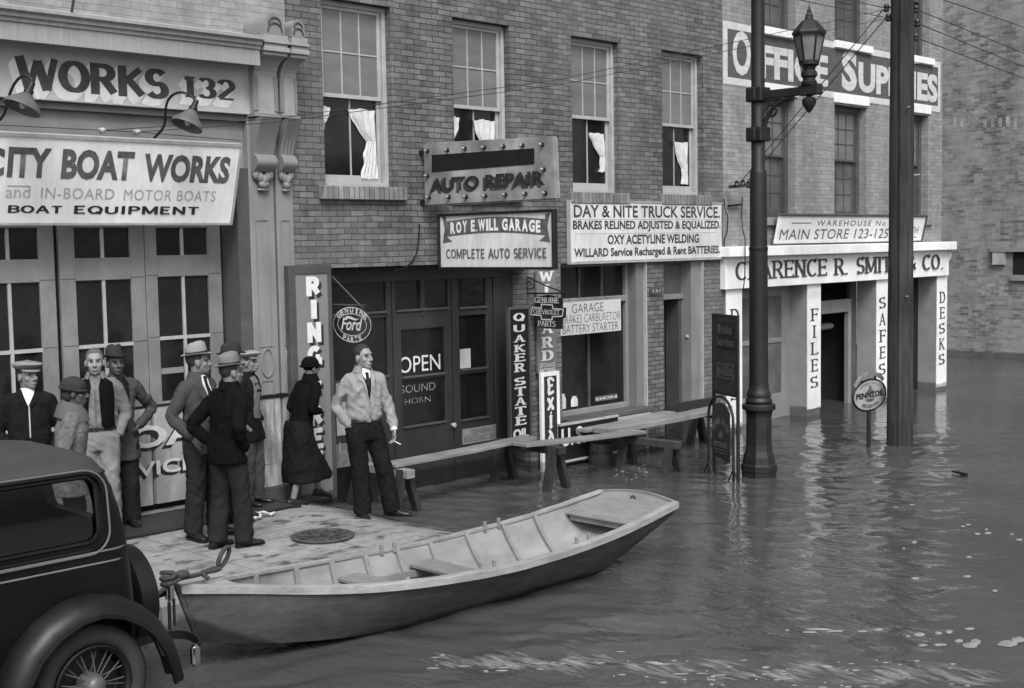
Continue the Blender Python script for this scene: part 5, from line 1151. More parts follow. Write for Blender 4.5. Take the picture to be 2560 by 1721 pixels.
for i in range(6):
    a = 2 * pi * i / 6; m.bar((lx_ + .148 * LS * cos(a), yl + .148 * LS * sin(a), za + .40 * LS), (lx_ + .245 * LS * cos(a), yl + .245 * LS * sin(a), za + .86 * LS), .018, .018)
for r_, z_ in ((.152 * LS, .41 * LS + .01), (.24 * LS, .835 * LS + .01)):
    for i in range(6):
        a, b = 2 * pi * i / 6, 2 * pi * (i + 1) / 6; m.bar((lx_ + r_ * cos(a), yl + r_ * sin(a), za + z_), (lx_ + r_ * cos(b), yl + r_ * sin(b), za + z_), .022, .03)
m.build('frame', M_iron, lt_)
ln([(0, .841), (.27, .841), (.275, .87), (.26, .90), (.12, 1.06), (.07, 1.08), (.06, 1.13), (.065, 1.14), (.03, 1.2), (.035, 1.22), (.008, 1.3), (.0, 1.40)], 'roof', n=6)
MB().lathe([(0, -.28), (.02, -.27), (.05, -.23), (.085, -.17), (.09, -.12), (.06, -.09), (.03, -.085), (.045, -.06), (0, -.06)], (lx_, yl, za - .02), 16).build('drop_finial', M_iron, lp, smooth=50)

# ================================================================== UTILITY POLE
ux, uy = 17.32, -2.74
up_ = empty('utility_pole', (ux, uy, 0), 'thick weathered wooden utility pole with insulators standing in the water', 'utility pole')
M_pole = mat('pole_wood', .034, .9, .6, 3, .7, 30, stretch=(6, 6, .35), var2=.55, scale2=.8)
m = MB(); rg_ = []
for i in range(40):
    z = -.6 + i * .26; r_ = .188 - .006 * z * .6
    rg_.append([Vector((ux + (r_ + .008 * noise.noise(Vector((cos(a) * 3, sin(a) * 3, z * .8)))) * cos(a), uy + (r_ + .008 * noise.noise(Vector((cos(a) * 3, sin(a) * 3, z * .8)))) * sin(a), z)) for a in [2 * pi * k / 20 for k in range(20)]])
m.loft(rg_); m.build('pole', M_pole, up_, smooth=60)
m = MB(); an = radians(205); cxp, cyp = ux + .17 * cos(an), uy + .17 * sin(an); m.tube([(cxp, cyp, -.5), (cxp, cyp, 8.9)], .032, 10); m.build('conduit', M_pole, up_, smooth=60)
M_porc = mat('porcelain_brown', .03, .25, .2, 5)
for (px_, py_, sgn) in ((2216, 20, -1), (2221, 44, -1), (2290, 24, 1), (2293, 58, 1), (2289, 94, 1)):
    ip = onx(px_, py_, ux + .1 * sgn) if False else None
    d = ray(px_, py_); Zp = (Vector((ux, uy, 6)) - CAM).dot(FF); c = CAM + d * (Zp / d.dot(FF))
    m = MB(); m.lathe([(0, -.06), (.03, -.06), (.045, -.03), (.03, -.01), (.045, .02), (.03, .05), (0, .06)], c, 12); o = m.build('insulator', M_porc, up_, smooth=40)
    MB().bar(c, (ux, uy, c.z), .025, .025).build('pin', M_iron, o)
for k, z_ in enumerate((5.55, 4.9, 3.95, 2.2, 3.0)):
    a = radians(230 if k % 2 else 310); MB().tube([(ux + .16 * cos(a), uy + .16 * sin(a), z_), (ux + .26 * cos(a), uy + .26 * sin(a), z_ + .01)], .010, 6).build('step_bolt', M_trim, up_)

# ================================================================== STANDING SIGNS
A_ = Vector((13.73, -1.97, 0)); B_ = Vector((13.44, -2.56, 0)); ud = (B_ - A_).normalized(); fst = Fr(A_, ud, (0, 0, 1)); wdt = (B_ - A_).length
bs_ = empty('brake_sign', (A_ + B_) / 2, 'tall dark framed standing sign with faded brake service lettering, beside the lamp post', 'sign')
M_dksign = mat('dark_sign_panel', .035, .5, .25, 5, var2=.2); M_dktext = mat('dark_sign_text', .085, .6, .3, 9)
m = MB(); m.fbox(fst, .03, wdt - .03, 1.10, 2.08, -.02, 0); m.build('panel', M_dksign, bs_)
m = MB(); m.fbox(fst, 0, .03, -.4, 2.11, -.025, .012); m.fbox(fst, wdt - .03, wdt, -.4, 2.11, -.025, .012); m.fbox(fst, .03, wdt - .03, 2.08, 2.11, -.025, .012); m.fbox(fst, .03, wdt - .03, 1.07, 1.10, -.025, .012); m.build('frame', M_iron, bs_)
m = MB()
for r_ in ((.055, wdt - .055, 2.045, 2.05), (.055, wdt - .055, 1.13, 1.135), (.055, .06, 1.13, 2.045), (wdt - .06, wdt - .055, 1.13, 2.045)): m.fbox(fst, *r_, .001, .002)
m.build('pinstripe', M_dktext, bs_)
MB().fbox(fst, .08, wdt - .08, 1.66, 2.02, .001, .0025).build('dark_field', M_black, bs_)
text('Brake', fst, .14, wdt - .15, 1.86, 1.98, M_dktext, bs_, wt=.03, off=.004); text('Service', fst, .10, wdt - .1, 1.70, 1.82, M_dktext, bs_, wt=.03, off=.004)
M_bb = mat('dim_gold', .16, .6, .2)
for r_ in ((.12, wdt - .12, 1.47, 1.476), (.12, wdt - .12, 1.29, 1.296), (.12, .126, 1.29, 1.476), (wdt - .126, wdt - .12, 1.29, 1.476)): MB().fbox(fst, *r_, .001, .003).build('badge_line', M_bb, bs_)
text('AMERICAN', fst, .24, wdt - .24, 1.425, 1.455, M_bb, bs_, wt=.0, off=.003); text('BRAKEBLOK', fst, .145, wdt - .145, 1.33, 1.415, M_bb, bs_, wt=.0, off=.003)
nn_ = fst.n
os_ = empty('standing_sign', (A_ + B_) / 2 + nn_ * .10, 'low arched black standing sign with oil lettering in front of the taller sign', 'sign')
fo2 = Fr(A_ + nn_ * .07, ud, (0, 0, 1)); cu_ = wdt / 2
pl = [(.10, .28), (.10, .78)] + [(cu_ + (cu_ - .10) * cos(t * pi / 16), .78 + .20 * sin(t * pi / 16)) for t in range(15, 0, -1)] + [(wdt - .10, .78), (wdt - .10, .22)]
m = MB(); m.prism(fo2, pl, -.012, 0); m.build('plate', M_dksign, os_)
m = MB(); P = [fo2.p(.0, -.35), fo2.p(.0, .72)] + [fo2.p(cu_ + cu_ * cos(t * pi / 16), .76 + .30 * sin(t * pi / 16)) for t in range(15, 0, -1)] + [fo2.p(wdt, .72), fo2.p(wdt, -.35)]
m.tube(P, .018, 8)
for u_ in (0, wdt):
    for s in (-1, 1): m.tube([fo2.p(u_, .17), fo2.p(u_, -.06, .0) + nn_ * .0 + ud * s * .17], .010, 6)
m.build('frame', M_iron, os_, smooth=60)
for s, u0, u1, v0, v1, mt_ in (('MOTOR OIL', .15, wdt - .15, .40, .47, M_bb), ('CERTIFIED', .15, wdt - .3, .32, .35, M_dktext)):
    if s != 'CERTIFIED': text(s, fo2, u0, u1, v0, v1, mt_, os_, wt=.02, off=.003)
arc_text('QUAKER STATE', fo2, cu_, .52, .22, .22, 155, 25, .075, .05, M_bb, os_)
m = MB(); m.prism(fo2, [(cu_ + .06 * cos(t * pi / 10), .56 + .05 * sin(t * pi / 10)) for t in range(20)], .001, .003); m.build('medallion', M_dktext, os_)
text('100', fo2, cu_ - .035, cu_ + .035, .54, .58, M_bb, os_, off=.005)
for v_ in (.36, .32): MB().fbox(fo2, .15, wdt - .15, v_, v_ + .012, .001, .003).build('rule', M_dktext, os_)
# oval oil sign on a post
px0, py0 = 16.94, -2.45
pz = empty('oval_post_sign', (px0, py0, 0), 'pale oval sign lettered pennzoil with arched topper on a post in water', 'sign')
fp_ = front(py0); cL, cR = fp_.px(2134, 990), fp_.px(2215, 978); cT, cB = fp_.px(2178, 949), fp_.px(2170, 1028)
cu, cv = (cL[0] + cR[0]) / 2, (cT[1] + cB[1]) / 2; ra, rb = (cR[0] - cL[0]) / 2, (cT[1] - cB[1]) / 2
ovl = lambda a, b, n=48: [(cu + a * cos(2 * pi * i / n), cv + b * sin(2 * pi * i / n)) for i in range(n)]
m = MB(); m.prism(fp_, ovl(ra - .015, rb - .015), -.02, 0); m.build('plate', mat('enamel_pale', .33, .4, .15, 4, var2=.2), pz)
m = MB(); m.tube([fp_.p(u, v, -.008) for u, v in ovl(ra, rb) + ovl(ra, rb)[:1]], .016, 8); m.build('rim', M_iron, pz, smooth=60)
m = MB(); bw2 = ra * .3
m.add([fp_.p(cu + u * ra, cv + v * rb, .001) for u, v in ((-.06, .62), (.06, .62), (.08, .4), (.22, .25), (.14, .02), (-.14, .02), (-.22, .25), (-.08, .4))], [tuple(range(8))])
m.add([fp_.p(cu + u * ra, cv + v * rb, .001) for u, v in ((-.3, -.22), (.3, -.22), (.2, -.4), (0, -.45), (-.2, -.4))], [tuple(range(5))]); m.build('emblem', M_letterg, pz)
text('PENNZOIL', fp_, cu - ra * .86, cu + ra * .86, cv - rb * .17, cv + rb * .22, M_letter, pz, wt=.05, off=.003)
M_dim = mat('letter_dimgrey', .16, .7, .2)
arc_text('SAFE LUBRICATION', fp_, cu, cv, ra * .78, rb * .70, 232, 308, rb * .22, ra * .11, M_dim, pz, out=False); arc_text('SUPREME QUALITY', fp_, cu, cv, ra * .82, rb * .78, 140, 40, rb * .13, ra * .08, M_dim, pz)
n_ = 20; a0, a1 = radians(150), radians(38)
m = MB(); ou = [(cu + (ra * 1.12) * cos(a0 + (a1 - a0) * i / n_), cv + (rb * 1.52) * sin(a0 + (a1 - a0) * i / n_) - .0) for i in range(n_ + 1)]; inn = [(cu + (ra * 1.0) * cos(a0 + (a1 - a0) * i / n_), cv + (rb * 1.22) * sin(a0 + (a1 - a0) * i / n_)) for i in range(n_ + 1)]
m.prism(fp_, ou + inn[::-1], -.012, 0); m.build('arched_topper', mat('topper_grey', .22, .5, .3, 6, var2=.3, scale2=5), pz)
m = MB()
for t in (.28, .72):
    i = int(n_ * t); m.bar(fp_.p(*inn[i], -.006), fp_.p(cu + ra * cos(a0 + (a1 - a0) * t), cv + rb * sin(a0 + (a1 - a0) * t), -.006), .03, .02)
m.build('clip', M_iron, pz)
MB().tube([(px0 + (cu - px0), py0 + .02, -.5), (cu, py0 + .02, cv - rb + .02)], .03, 10).build('post', M_iron, pz, smooth=60)

# ================================================================== WIRES, INSULATORS ON THE WALLS
M_wire = mat('wire_black', .03, .5, .2)
wn_ = [0]
def wire(pts, label, r=.0045, sag=.0):
    P = [Vector(p) for p in pts]; Q = []
    for a, b in zip(P, P[1:]):
        for i in range(12): t = i / 12; Q.append(a.lerp(b, t) - Vector((0, 0, sag * 4 * t * (1 - t))))
    Q.append(P[-1]); m = MB(); m.tube(Q, r, 5); return tag(m.build('overhead_wire', M_wire, smooth=60), label, 'wire', 'overhead wires')
def atZ(px, py, Z): d = ray(px, py); return CAM + d * (Z / d.dot(FF))
ins = [ony(255, 327, -.06), ony(342, 331, -.06)]
for k, c in enumerate(ins):
    m = MB(); m.lathe([(0, -.05), (.02, -.05), (.03, -.02), (.02, 0), (.03, .03), (0, .05)], c, 10, M=Matrix.Rotation(pi / 2, 4, 'X')); tag(m.build('insulator', mat('porcelain_pale', .35, .3, .2), smooth=40), ('left' if k == 0 else 'right') + ' small pale insulator on the beam between the two gooseneck lamps', 'insulator')
PZ = (Vector((ux, uy, 5)) - CAM).dot(FF)
def zwire(pa, pb, za_, zb__, label, **k): return wire([atZ(*pa, za_), atZ(*pb, zb__)], label, **k)
wire([ins[0] + Vector((0, -.03, 0)), ony(690, 297, -.4), atZ(1400, 199, 16.2), atZ(2217, 24, PZ)], 'upper of the two long wires from the boat works beam up to the pole')
wire([ins[1] + Vector((0, -.03, 0)), ony(690, 306, -.4), atZ(1400, 212, 16.2), atZ(2220, 46, PZ)], 'lower of the two long wires from the boat works beam up to the pole')
wire([ony(-20, 312, -.08), ins[0] + Vector((0, -.02, 0)), ins[1] + Vector((0, -.02, 0)), ony(605, 352, -.0)], 'thin wire along the beam above the white boat works board', r=.004)
bk = ony(1850, 462, -.15)
zwire((1846, 462), (2208, 24), (bk - CAM).dot(FF), PZ, 'left of the two steep wires rising from the store bracket to the pole', r=.008); zwire((1862, 462), (2216, 44), (bk - CAM).dot(FF), PZ, 'right of the two steep wires rising from the store bracket to the pole', r=.008)
zwire((1980, -4), (2221, 46), PZ + 2, PZ, 'wire slanting down to the pole across the top store window', r=.006)
zwire((2090, -6), (2222, 22), PZ + 3, PZ, 'short wire slanting down to the pole at the picture top', r=.006)
for k, (a, b, lb) in enumerate((((2290, 24), (2570, 138), 'highest wire running right from the pole across the warehouse'), ((2292, 58), (2570, 172), 'second wire running right from the pole across the warehouse'), ((2289, 94), (2570, 200), 'lowest wire running right from the pole across the warehouse'), ((2340, -6), (2570, 72), 'wire crossing the upper right corner, clear of the pole'))):
    zwire(a, b, PZ, PZ + 7, lb, r=.008)
sb = empty('service_bracket', bk, 'iron wire bracket with insulators on the store wall above the fascia', 'bracket')
m = MB(); p0, p1 = ony(1822, 468, -.1), ony(1878, 462, -.35); m.bar(p0, p1, .05, .05); m.bar(ony(1822, 515, -.05), ony(1850, 512, -.05), .05, .03); m.build('arm', M_iron, sb)
for p in ((1842, 462), (1857, 460), (1872, 463)):
    m = MB(); m.lathe([(0, -.05), (.03, -.05), (.045, -.01), (.03, .02), (.04, .05), (0, .07)], ony(*p, -.25), 10); m.build('insulator', M_porc, sb, smooth=40)
def cable(pts, lb): m = MB(); P = [ony(x, y, yy) for x, y, yy in pts]; m.tube(P, .009, 6); tag(m.build('service_cable', M_black, smooth=60), lb, 'cable')
cable([(1810, 495, -.03), (1812, 520, -.05), (1820, 545, -.05), (1818, 580, -.04), (1811, 600, -.03), (1811, 640, -.03)], 'black cable hanging down the wall at the right end of the service board')
cable([(1856, 493, -.05), (1854, 540, -.05), (1856, 570, -.1), (1863, 600, -.3), (1862, 690, -.3), (1858, 728, -.2)], 'black cable hanging in front of the store canopy beside the lamp post')
cable([(1049, 560, -.02), (1047, 600, -.02), (1042, 632, -.02), (1030, 655, -.02), (1012, 671, -.02), (985, 678, -.02)], 'slack cable looping down the brick left of the hanging garage sign')

# ================================================================== ROWING BOAT
boat = empty('rowing_boat', (7.2, -3.84, 0), 'long grey flat bottomed wooden skiff moored by its bow to the parked car', 'boat')
def spline(tab, t):
    n = len(tab) - 1; x = t * n; i = min(int(x), n - 1); f = x - i
    p = [tab[max(0, min(n, i + k))] for k in (-1, 0, 1, 2)]
    return tuple(.5 * ((2 * b) + (-a + c) * f + (2 * a - 5 * b + 4 * c - d) * f * f + (-a + 3 * b - 3 * c + d) * f ** 3) for a, b, c, d in zip(*p))
GUN = [(4.72, .025, .66), (5.15, .17, .60), (5.6, .35, .535), (6.1, .49, .475), (6.7, .575, .43), (7.4, .61, .40), (8.1, .60, .41), (8.7, .565, .44), (9.2, .53, .49), (9.74, .48, .56)]
CHI = [(4.88, .02, .21), (5.1, .11, .175), (5.55, .21, .10), (6.05, .265, .04), (6.65, .25, -.02), (7.35, .235, -.05), (8.1, .235, -.05), (8.75, .27, -.02), (9.25, .36, .20), (9.70, .43, .42)]
def axis_y(x): return -3.76 - .16 * (x - 4.72) / 5.04
NS, NV = 36, 6
def side_pt(t, v, s, inset=0.0):
    gx, gw, gz = spline(GUN, t); cx, cw, cz = spline(CHI, t)
    x = cx + (gx - cx) * v; w_ = cw + (gw - cw) * v + .035 * sin(pi * v) * min(1, t * 4) * (1 if t < .93 else .6); z = cz + (gz - cz) * v
    w_ = max(.012, w_ - inset)
    return Vector((x, axis_y(x) + s * w_, z + inset * .4 * (1 - v)))
def shell(inset):
    m = MB()
    for s in (-1, 1): m.grid(lambda a, b: side_pt(a, b, s, inset), NS, NV)
    m.grid(lambda a, b: side_pt(a, 0, -1, inset).lerp(side_pt(a, 0, 1, inset), b), NS, 4)
    # transom, gently raked
    m.grid(lambda a, b: side_pt(1, b, -1, inset).lerp(side_pt(1, b, 1, inset), a) + Vector((-inset + .035 * sin(pi * a) * b, 0, .045 * sin(pi * a) * b)), 10, NV)
    return m
def hull_mat():
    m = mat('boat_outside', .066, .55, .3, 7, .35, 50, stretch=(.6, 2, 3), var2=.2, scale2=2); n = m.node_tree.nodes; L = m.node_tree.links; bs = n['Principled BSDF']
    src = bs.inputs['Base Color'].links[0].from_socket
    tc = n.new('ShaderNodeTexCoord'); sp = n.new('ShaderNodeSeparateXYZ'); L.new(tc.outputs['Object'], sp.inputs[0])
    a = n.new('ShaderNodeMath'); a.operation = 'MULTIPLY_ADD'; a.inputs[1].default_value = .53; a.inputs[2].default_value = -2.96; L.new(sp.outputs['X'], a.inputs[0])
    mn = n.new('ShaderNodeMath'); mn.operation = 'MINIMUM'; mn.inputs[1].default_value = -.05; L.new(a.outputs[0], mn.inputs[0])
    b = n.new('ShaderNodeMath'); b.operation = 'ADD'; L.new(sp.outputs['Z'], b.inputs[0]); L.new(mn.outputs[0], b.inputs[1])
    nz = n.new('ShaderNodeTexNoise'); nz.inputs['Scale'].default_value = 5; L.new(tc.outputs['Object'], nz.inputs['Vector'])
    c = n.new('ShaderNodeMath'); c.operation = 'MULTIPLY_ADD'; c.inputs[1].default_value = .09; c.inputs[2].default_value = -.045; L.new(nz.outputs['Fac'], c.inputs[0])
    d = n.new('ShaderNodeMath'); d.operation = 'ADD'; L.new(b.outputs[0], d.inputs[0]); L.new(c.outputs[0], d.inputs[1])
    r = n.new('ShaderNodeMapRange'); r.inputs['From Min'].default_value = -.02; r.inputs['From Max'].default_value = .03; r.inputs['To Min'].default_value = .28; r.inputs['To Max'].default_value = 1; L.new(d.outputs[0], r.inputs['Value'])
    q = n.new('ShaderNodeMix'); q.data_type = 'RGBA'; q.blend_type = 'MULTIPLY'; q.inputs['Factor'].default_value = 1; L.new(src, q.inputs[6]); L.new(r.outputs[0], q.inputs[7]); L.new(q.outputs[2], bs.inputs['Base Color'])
    return m
M_hull = hull_mat()
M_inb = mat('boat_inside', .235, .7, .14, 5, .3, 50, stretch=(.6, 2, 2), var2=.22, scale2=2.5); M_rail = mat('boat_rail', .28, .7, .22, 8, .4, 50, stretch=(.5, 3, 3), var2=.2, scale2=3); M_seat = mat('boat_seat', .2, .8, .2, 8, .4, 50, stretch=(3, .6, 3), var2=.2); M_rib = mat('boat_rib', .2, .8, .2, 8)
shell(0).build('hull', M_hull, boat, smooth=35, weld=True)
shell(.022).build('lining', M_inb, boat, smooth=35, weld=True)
for s in (-1, 1):
    rings = []
    for i in range(NS + 1):
        t = i / NS; p = side_pt(t, 1, s); q_ = side_pt(t, 1, s, .045)
        o_ = Vector((0, s * .022, 0)); wob = .002 * sin(i * 1.9)
        rings.append([p + o_ + Vector((0, 0, -.055)), p + o_ + Vector((0, 0, .006 + wob)), q_ + Vector((0, 0, .012 + wob)), q_ + Vector((0, 0, -.018))])
    m = MB(); m.loft(rings); m.build('gunwale', M_rail, boat, bevel=.003)
m = MB(); rings = []
for i in range(11):
    a = i / 10; p = side_pt(1, 1, -1).lerp(side_pt(1, 1, 1), a) + Vector((.035 * sin(pi * a), 0, .045 * sin(pi * a)))
    rings.append([p + Vector((.006, 0, .004)), p + Vector((-.03, 0, .004)), p + Vector((-.03, 0, -.05)), p + Vector((.006, 0, -.05))])
m.loft(rings); m.build('transom_cap', M_seat, boat)
m = MB(); p0 = Vector((4.70, axis_y(4.7), .68)); p1 = Vector((4.875, axis_y(4.88), .19)); m.bar(p0, p1, .04, .04, up=(0, 1, 0)); m.build('stem', M_hull, boat, bevel=.01)
# ribs
rx = [5.55, 6.02, 6.42, 6.8, 7.17, 7.55, 7.98, 8.42, 8.82]
def t_at(x):
    lo, hi = 0, 1
    for _ in range(30):
        md = (lo + hi) / 2
        if spline(GUN, md)[0] < x: lo = md
        else: hi = md
    return lo
for x in rx:
    t = t_at(x)
    for s in (-1, 1):
        m = MB(); P = [side_pt(t, v / 5, s, .04) for v in range(6)]; rings = [[p + Vector((dx, -s * dy, 0)) for dx, dy in ((-.02, -.02), (.02, -.02), (.02, .018), (-.02, .018))] for p in P]; m.loft(rings); m.build('rib', M_rib, boat)
for s in (-1, 1):
    m = MB(); P = [side_pt(t_at(6.35 + k * .12), .52, s, .05) for k in range(12)]; m.loft([[p + Vector((0, -s * dy, dz)) for dy, dz in ((-.01, -.03), (.02, -.03), (.02, .03), (-.01, .03))] for p in P]); m.build('seat_riser', M_inb, boat)
def thwart(x0, x1):
    t = t_at((x0 + x1) / 2); a, b = side_pt(t, .66, -1, .05), side_pt(t, .66, 1, .05); m = MB(); m.box(x0, x1, a.y, b.y, a.z - .012, a.z + .02); m.build('seat', M_seat, boat, bevel=.005)
thwart(6.42, 6.66); thwart(7.22, 7.48)
xa, xb = 9.2, 9.70
m = MB(); n = 8
rings = []
for i in range(n + 1):
    x = xa + (xb - xa) * i / n; t = t_at(x); p, q_ = side_pt(t, .66, -1, .04), side_pt(t, .66, 1, .04); rings.append([Vector((x, p.y, p.z)), Vector((x, q_.y, q_.z)), Vector((x, q_.y, q_.z + .022)), Vector((x, p.y, p.z + .022))])
m.loft(rings); m.build('stern_deck', M_seat, boat, bevel=.004)
m = MB(); p, q_ = side_pt(t_at(xa + .06), .5, -1, .05), side_pt(t_at(xa + .06), .5, 1, .05); m.box(xa + .03, xa + .06, p.y, q_.y, p.z - .03, p.z + .06); m.build('deck_beam', M_inb, boat)
m = MB(); rings = []
for i in range(7):
    x = 4.78 + .42 * i / 6; t = t_at(x); p, q_ = side_pt(t, .93, -1, .02), side_pt(t, .93, 1, .02); rings.append([Vector((x, p.y, p.z)), Vector((x, q_.y, q_.z)), Vector((x, q_.y, q_.z + .02)), Vector((x, p.y, p.z + .02))])
m.loft(rings); m.build('bow_deck', M_rail, boat)
for px_, py_, s in ((1212, 1415, -1), (1247, 1408, -1), (1440, 1352, -1), (1467, 1343, -1), (941, 1366, 1), (972, 1358, 1), (1174, 1304, 1), (1207, 1297, 1)):
    c = onz(px_, py_, .45); t = t_at(c.x); p = side_pt(t, 1, s, .05); MB().box(p.x - .013, p.x + .013, p.y - .016, p.y + .016, p.z - .03, p.z + .065).build('thole_pin', M_rib, boat, bevel=.004)
hk = MB(); p = side_pt(1, .9, -1, .03).lerp(side_pt(1, .9, 1, .03), .55); hk.tube([p + Vector((-.02, .03 * cos(k * .5), .03 * sin(k * .5) - .02)) for k in range(10)], .006, 6); hk.build('ring_bolt', M_iron, boat)
# mooring rope
M_rope = mat('hemp_rope', .05, .95, .35, 60, .8, 120)
bow = Vector((4.86, axis_y(4.86), .685)); gd = Vector((4.60, -3.84, .70))
lp_ = [(gd + Vector((-.10, .02, -.06))), gd + Vector((.02, -.03, .03)), gd + Vector((.09, -.02, .04)), bow + Vector((-.02, -.02, .03)), bow + Vector((.10, .04, .015)), bow + Vector((.26, .10, .0))]
for k in range(13): a = -pi / 2 + 2 * pi * k / 12; lp_.append(bow + Vector((.33, .14, .075)) + Vector((.06 * cos(a) + .03 * sin(a), .03 * cos(a), .07 * sin(a))))
lp_ += [bow + Vector((.26, .12, .01)), bow + Vector((.16, .08, .02)), bow + Vector((.06, .02, .02)), bow + Vector((.10, -.02, -.02))]
P = lp_
for _ in range(2):
    Q = [P[0]]
    for a, b in zip(P, P[1:]): Q += [a * .75 + b * .25, a * .25 + b * .75]
    P = Q + [P[-1]]
m = MB(); m.tube(P, .017, 8); rope = m.build('mooring_rope', M_rope, smooth=60); tag(rope, 'thick dark mooring rope looped over the bow and tied to the car bumper', 'rope')
m = MB(); m.tube([gd + Vector((.0 + .05 * cos(k), .05 * sin(k) - .0, .0 + .006 * k)) for k in range(16)], .018, 7); m.ell(gd + Vector((.10, -.01, .06)), (.06, .04, .035), 10, 8); m.build('knot', M_rope, rope, smooth=60)

# ================================================================== PARKED CAR (only its tail is in the picture)
car = empty('parked_car', (2, -3.92, .1), 'dark 1930s sedan parked half on the flooded street with spoked wheel', 'car')
M_car = mat('car_paint', .006, .36, .3, 3, .08, 30, spec=.22, var2=.3); M_carf = mat('car_fender', .009, .40, .35, 4, .1, 40, spec=.3, var2=.4, scale2=3)
M_roof = mat('car_roof', .04, .55, .15, 5, .2, 60); M_rub = mat('tyre_rubber', .03, .8, .3, 9, .4, 60); M_chr = mat('chrome', .55, .2, .1, 5, metal=1.0); M_line = mat('coach_line', .13, .4, .1)
YC = -3.92
SL = [(.52, .655, 3.95, .95, .12), (.62, .68, 3.97, .92, .14), (.85, .695, 3.975, .9, .17), (1.05, .70, 3.965, .9, .19), (1.24, .70, 3.945, .9, .19), (1.45, .688, 3.91, .97, .19), (1.60, .672, 3.875, 1.05, .2), (1.70, .652, 3.84, 1.1, .22), (1.765, .615, 3.81, 1.15, .24), (1.80, .555, 3.77, 1.25, .27), (1.828, .45, 3.69, 1.45, .3), (1.845, .28, 3.52, 1.7, .22), (1.852, .06, 3.2, 2.1, .05)]
def plan(hw, xr, xf, r, z, n=8):
    pts = []
    for cx, cy, a0 in ((xr - r, hw - r, 0), (xf + r * .5, hw - r * .5, 90), (xf + r * .5, -hw + r * .5, 180), (xr - r, -hw + r, 270)):
        rr = r if a0 in (0, 270) else r * .5
        pts += [Vector((cx + rr * cos(radians(a0 + 90 * i / n)), YC + cy + rr * sin(radians(a0 + 90 * i / n)), z)) for i in range(n + 1)]
    return pts
m = MB(); m.loft([plan(hw, xr, xf, r, z) for z, hw, xr, xf, r in SL[:8]]); body_me = m.mesh(0)
ci = MB(); ci.loft([plan(hw - .05, xr - .07, xf + .05, max(.05, r - .04), min(max(z, .62), 1.695 - (.02 if z < 1.65 else 0))) for z, hw, xr, xf, r in [SL[1], SL[3], SL[4], SL[5], SL[6], (1.68, .655, 3.85, 1.08, .21)]])
cuts = [ci.mesh(0)]
def rrect(x0, x1, z0, z1, r, n=6):
    pts = []
    for cx, cy, a0 in ((x1 - r, z1 - r, 0), (x0 + r, z1 - r, 90), (x0 + r, z0 + r, 180), (x1 - r, z0 + r, 270)): pts += [(cx + r * cos(radians(a0 + 90 * i / n)), cy + r * sin(radians(a0 + 90 * i / n))) for i in range(n + 1)]
    return pts
for wx0, wx1 in ((2.72, 3.69), (1.75, 2.58)):
    k = MB(); k.prism(Fr((0, YC - 1.2, 0), (1, 0, 0), (0, 0, 1)), rrect(wx0, wx1, 1.30, 1.69, .085), -2.4, 0); cuts.append(k.mesh(0))
k = MB(); k.prism(Fr((0, 0, 0), (0, 1, 0), (0, 0, 1)), rrect(YC - .34, YC + .34, 1.36, 1.62, .06), 3.5, 4.4); cuts.append(k.mesh(0))
def difference(me, cuts):
    ob = bpy.data.objects.new('t', me); COL.objects.link(ob); cs = []
    for c in cuts:
        co = bpy.data.objects.new('c', c); COL.objects.link(co); cs.append(co); md = ob.modifiers.new('b', 'BOOLEAN'); md.operation = 'DIFFERENCE'; md.object = co; md.solver = 'EXACT'
    dg = bpy.context.evaluated_depsgraph_get(); out = bpy.data.meshes.new_from_object(ob.evaluated_get(dg))
    for o in cs + [ob]: bpy.data.objects.remove(o)
    return out
bm_ = difference(body_me, cuts); bm_.shade_smooth(); bm_.set_sharp_from_angle(angle=radians(40)); link('body', bm_, M_car, car)
st_ = MB(); st_.box(3.05, 3.32, YC - .56, YC + .56, .64, 1.26); st_.box(2.45, 3.05, YC - .56, YC + .56, .64, .92); st_.build('rear_seat', mat('seat_cloth', .05, .9, .2, 8), car, bevel=.05, segs=3)
def glass_mat():
    g = bpy.data.materials.new('car_window_glass'); g.use_nodes = True; n = g.node_tree.nodes; L = g.node_tree.links; n.remove(n['Principled BSDF']); o = n['Material Output']
    t = n.new('ShaderNodeBsdfTransparent'); t.inputs[0].default_value = (.7, .7, .7, 1); gl = n.new('ShaderNodeBsdfGlossy'); gl.inputs['Roughness'].default_value = .03; fr = n.new('ShaderNodeFresnel'); fr.inputs['IOR'].default_value = 1.6
    mx = n.new('ShaderNodeMixShader'); L.new(fr.outputs[0], mx.inputs[0]); L.new(t.outputs[0], mx.inputs[1]); L.new(gl.outputs[0], mx.inputs[2]); L.new(mx.outputs[0], o.inputs[0]); return g
M_cglass = glass_mat()
m = MB(); m.loft([plan(hw, xr, xf, r, z) for z, hw, xr, xf, r in SL[7:]]); m.build('roof', M_roof, car, smooth=50)
m = MB(); m.tube([p + Vector((0, 0, -.008)) for p in plan(.656, 3.845, 1.095, .22, 1.70)] , .010, 6); m.build('drip_rail', M_car, car, smooth=60)
def hwz(z):
    for (z0, h0, *_), (z1, h1, *_) in zip(SL, SL[1:]):
        if z0 <= z <= z1: return h0 + (h1 - h0) * (z - z0) / (z1 - z0)
    return .65
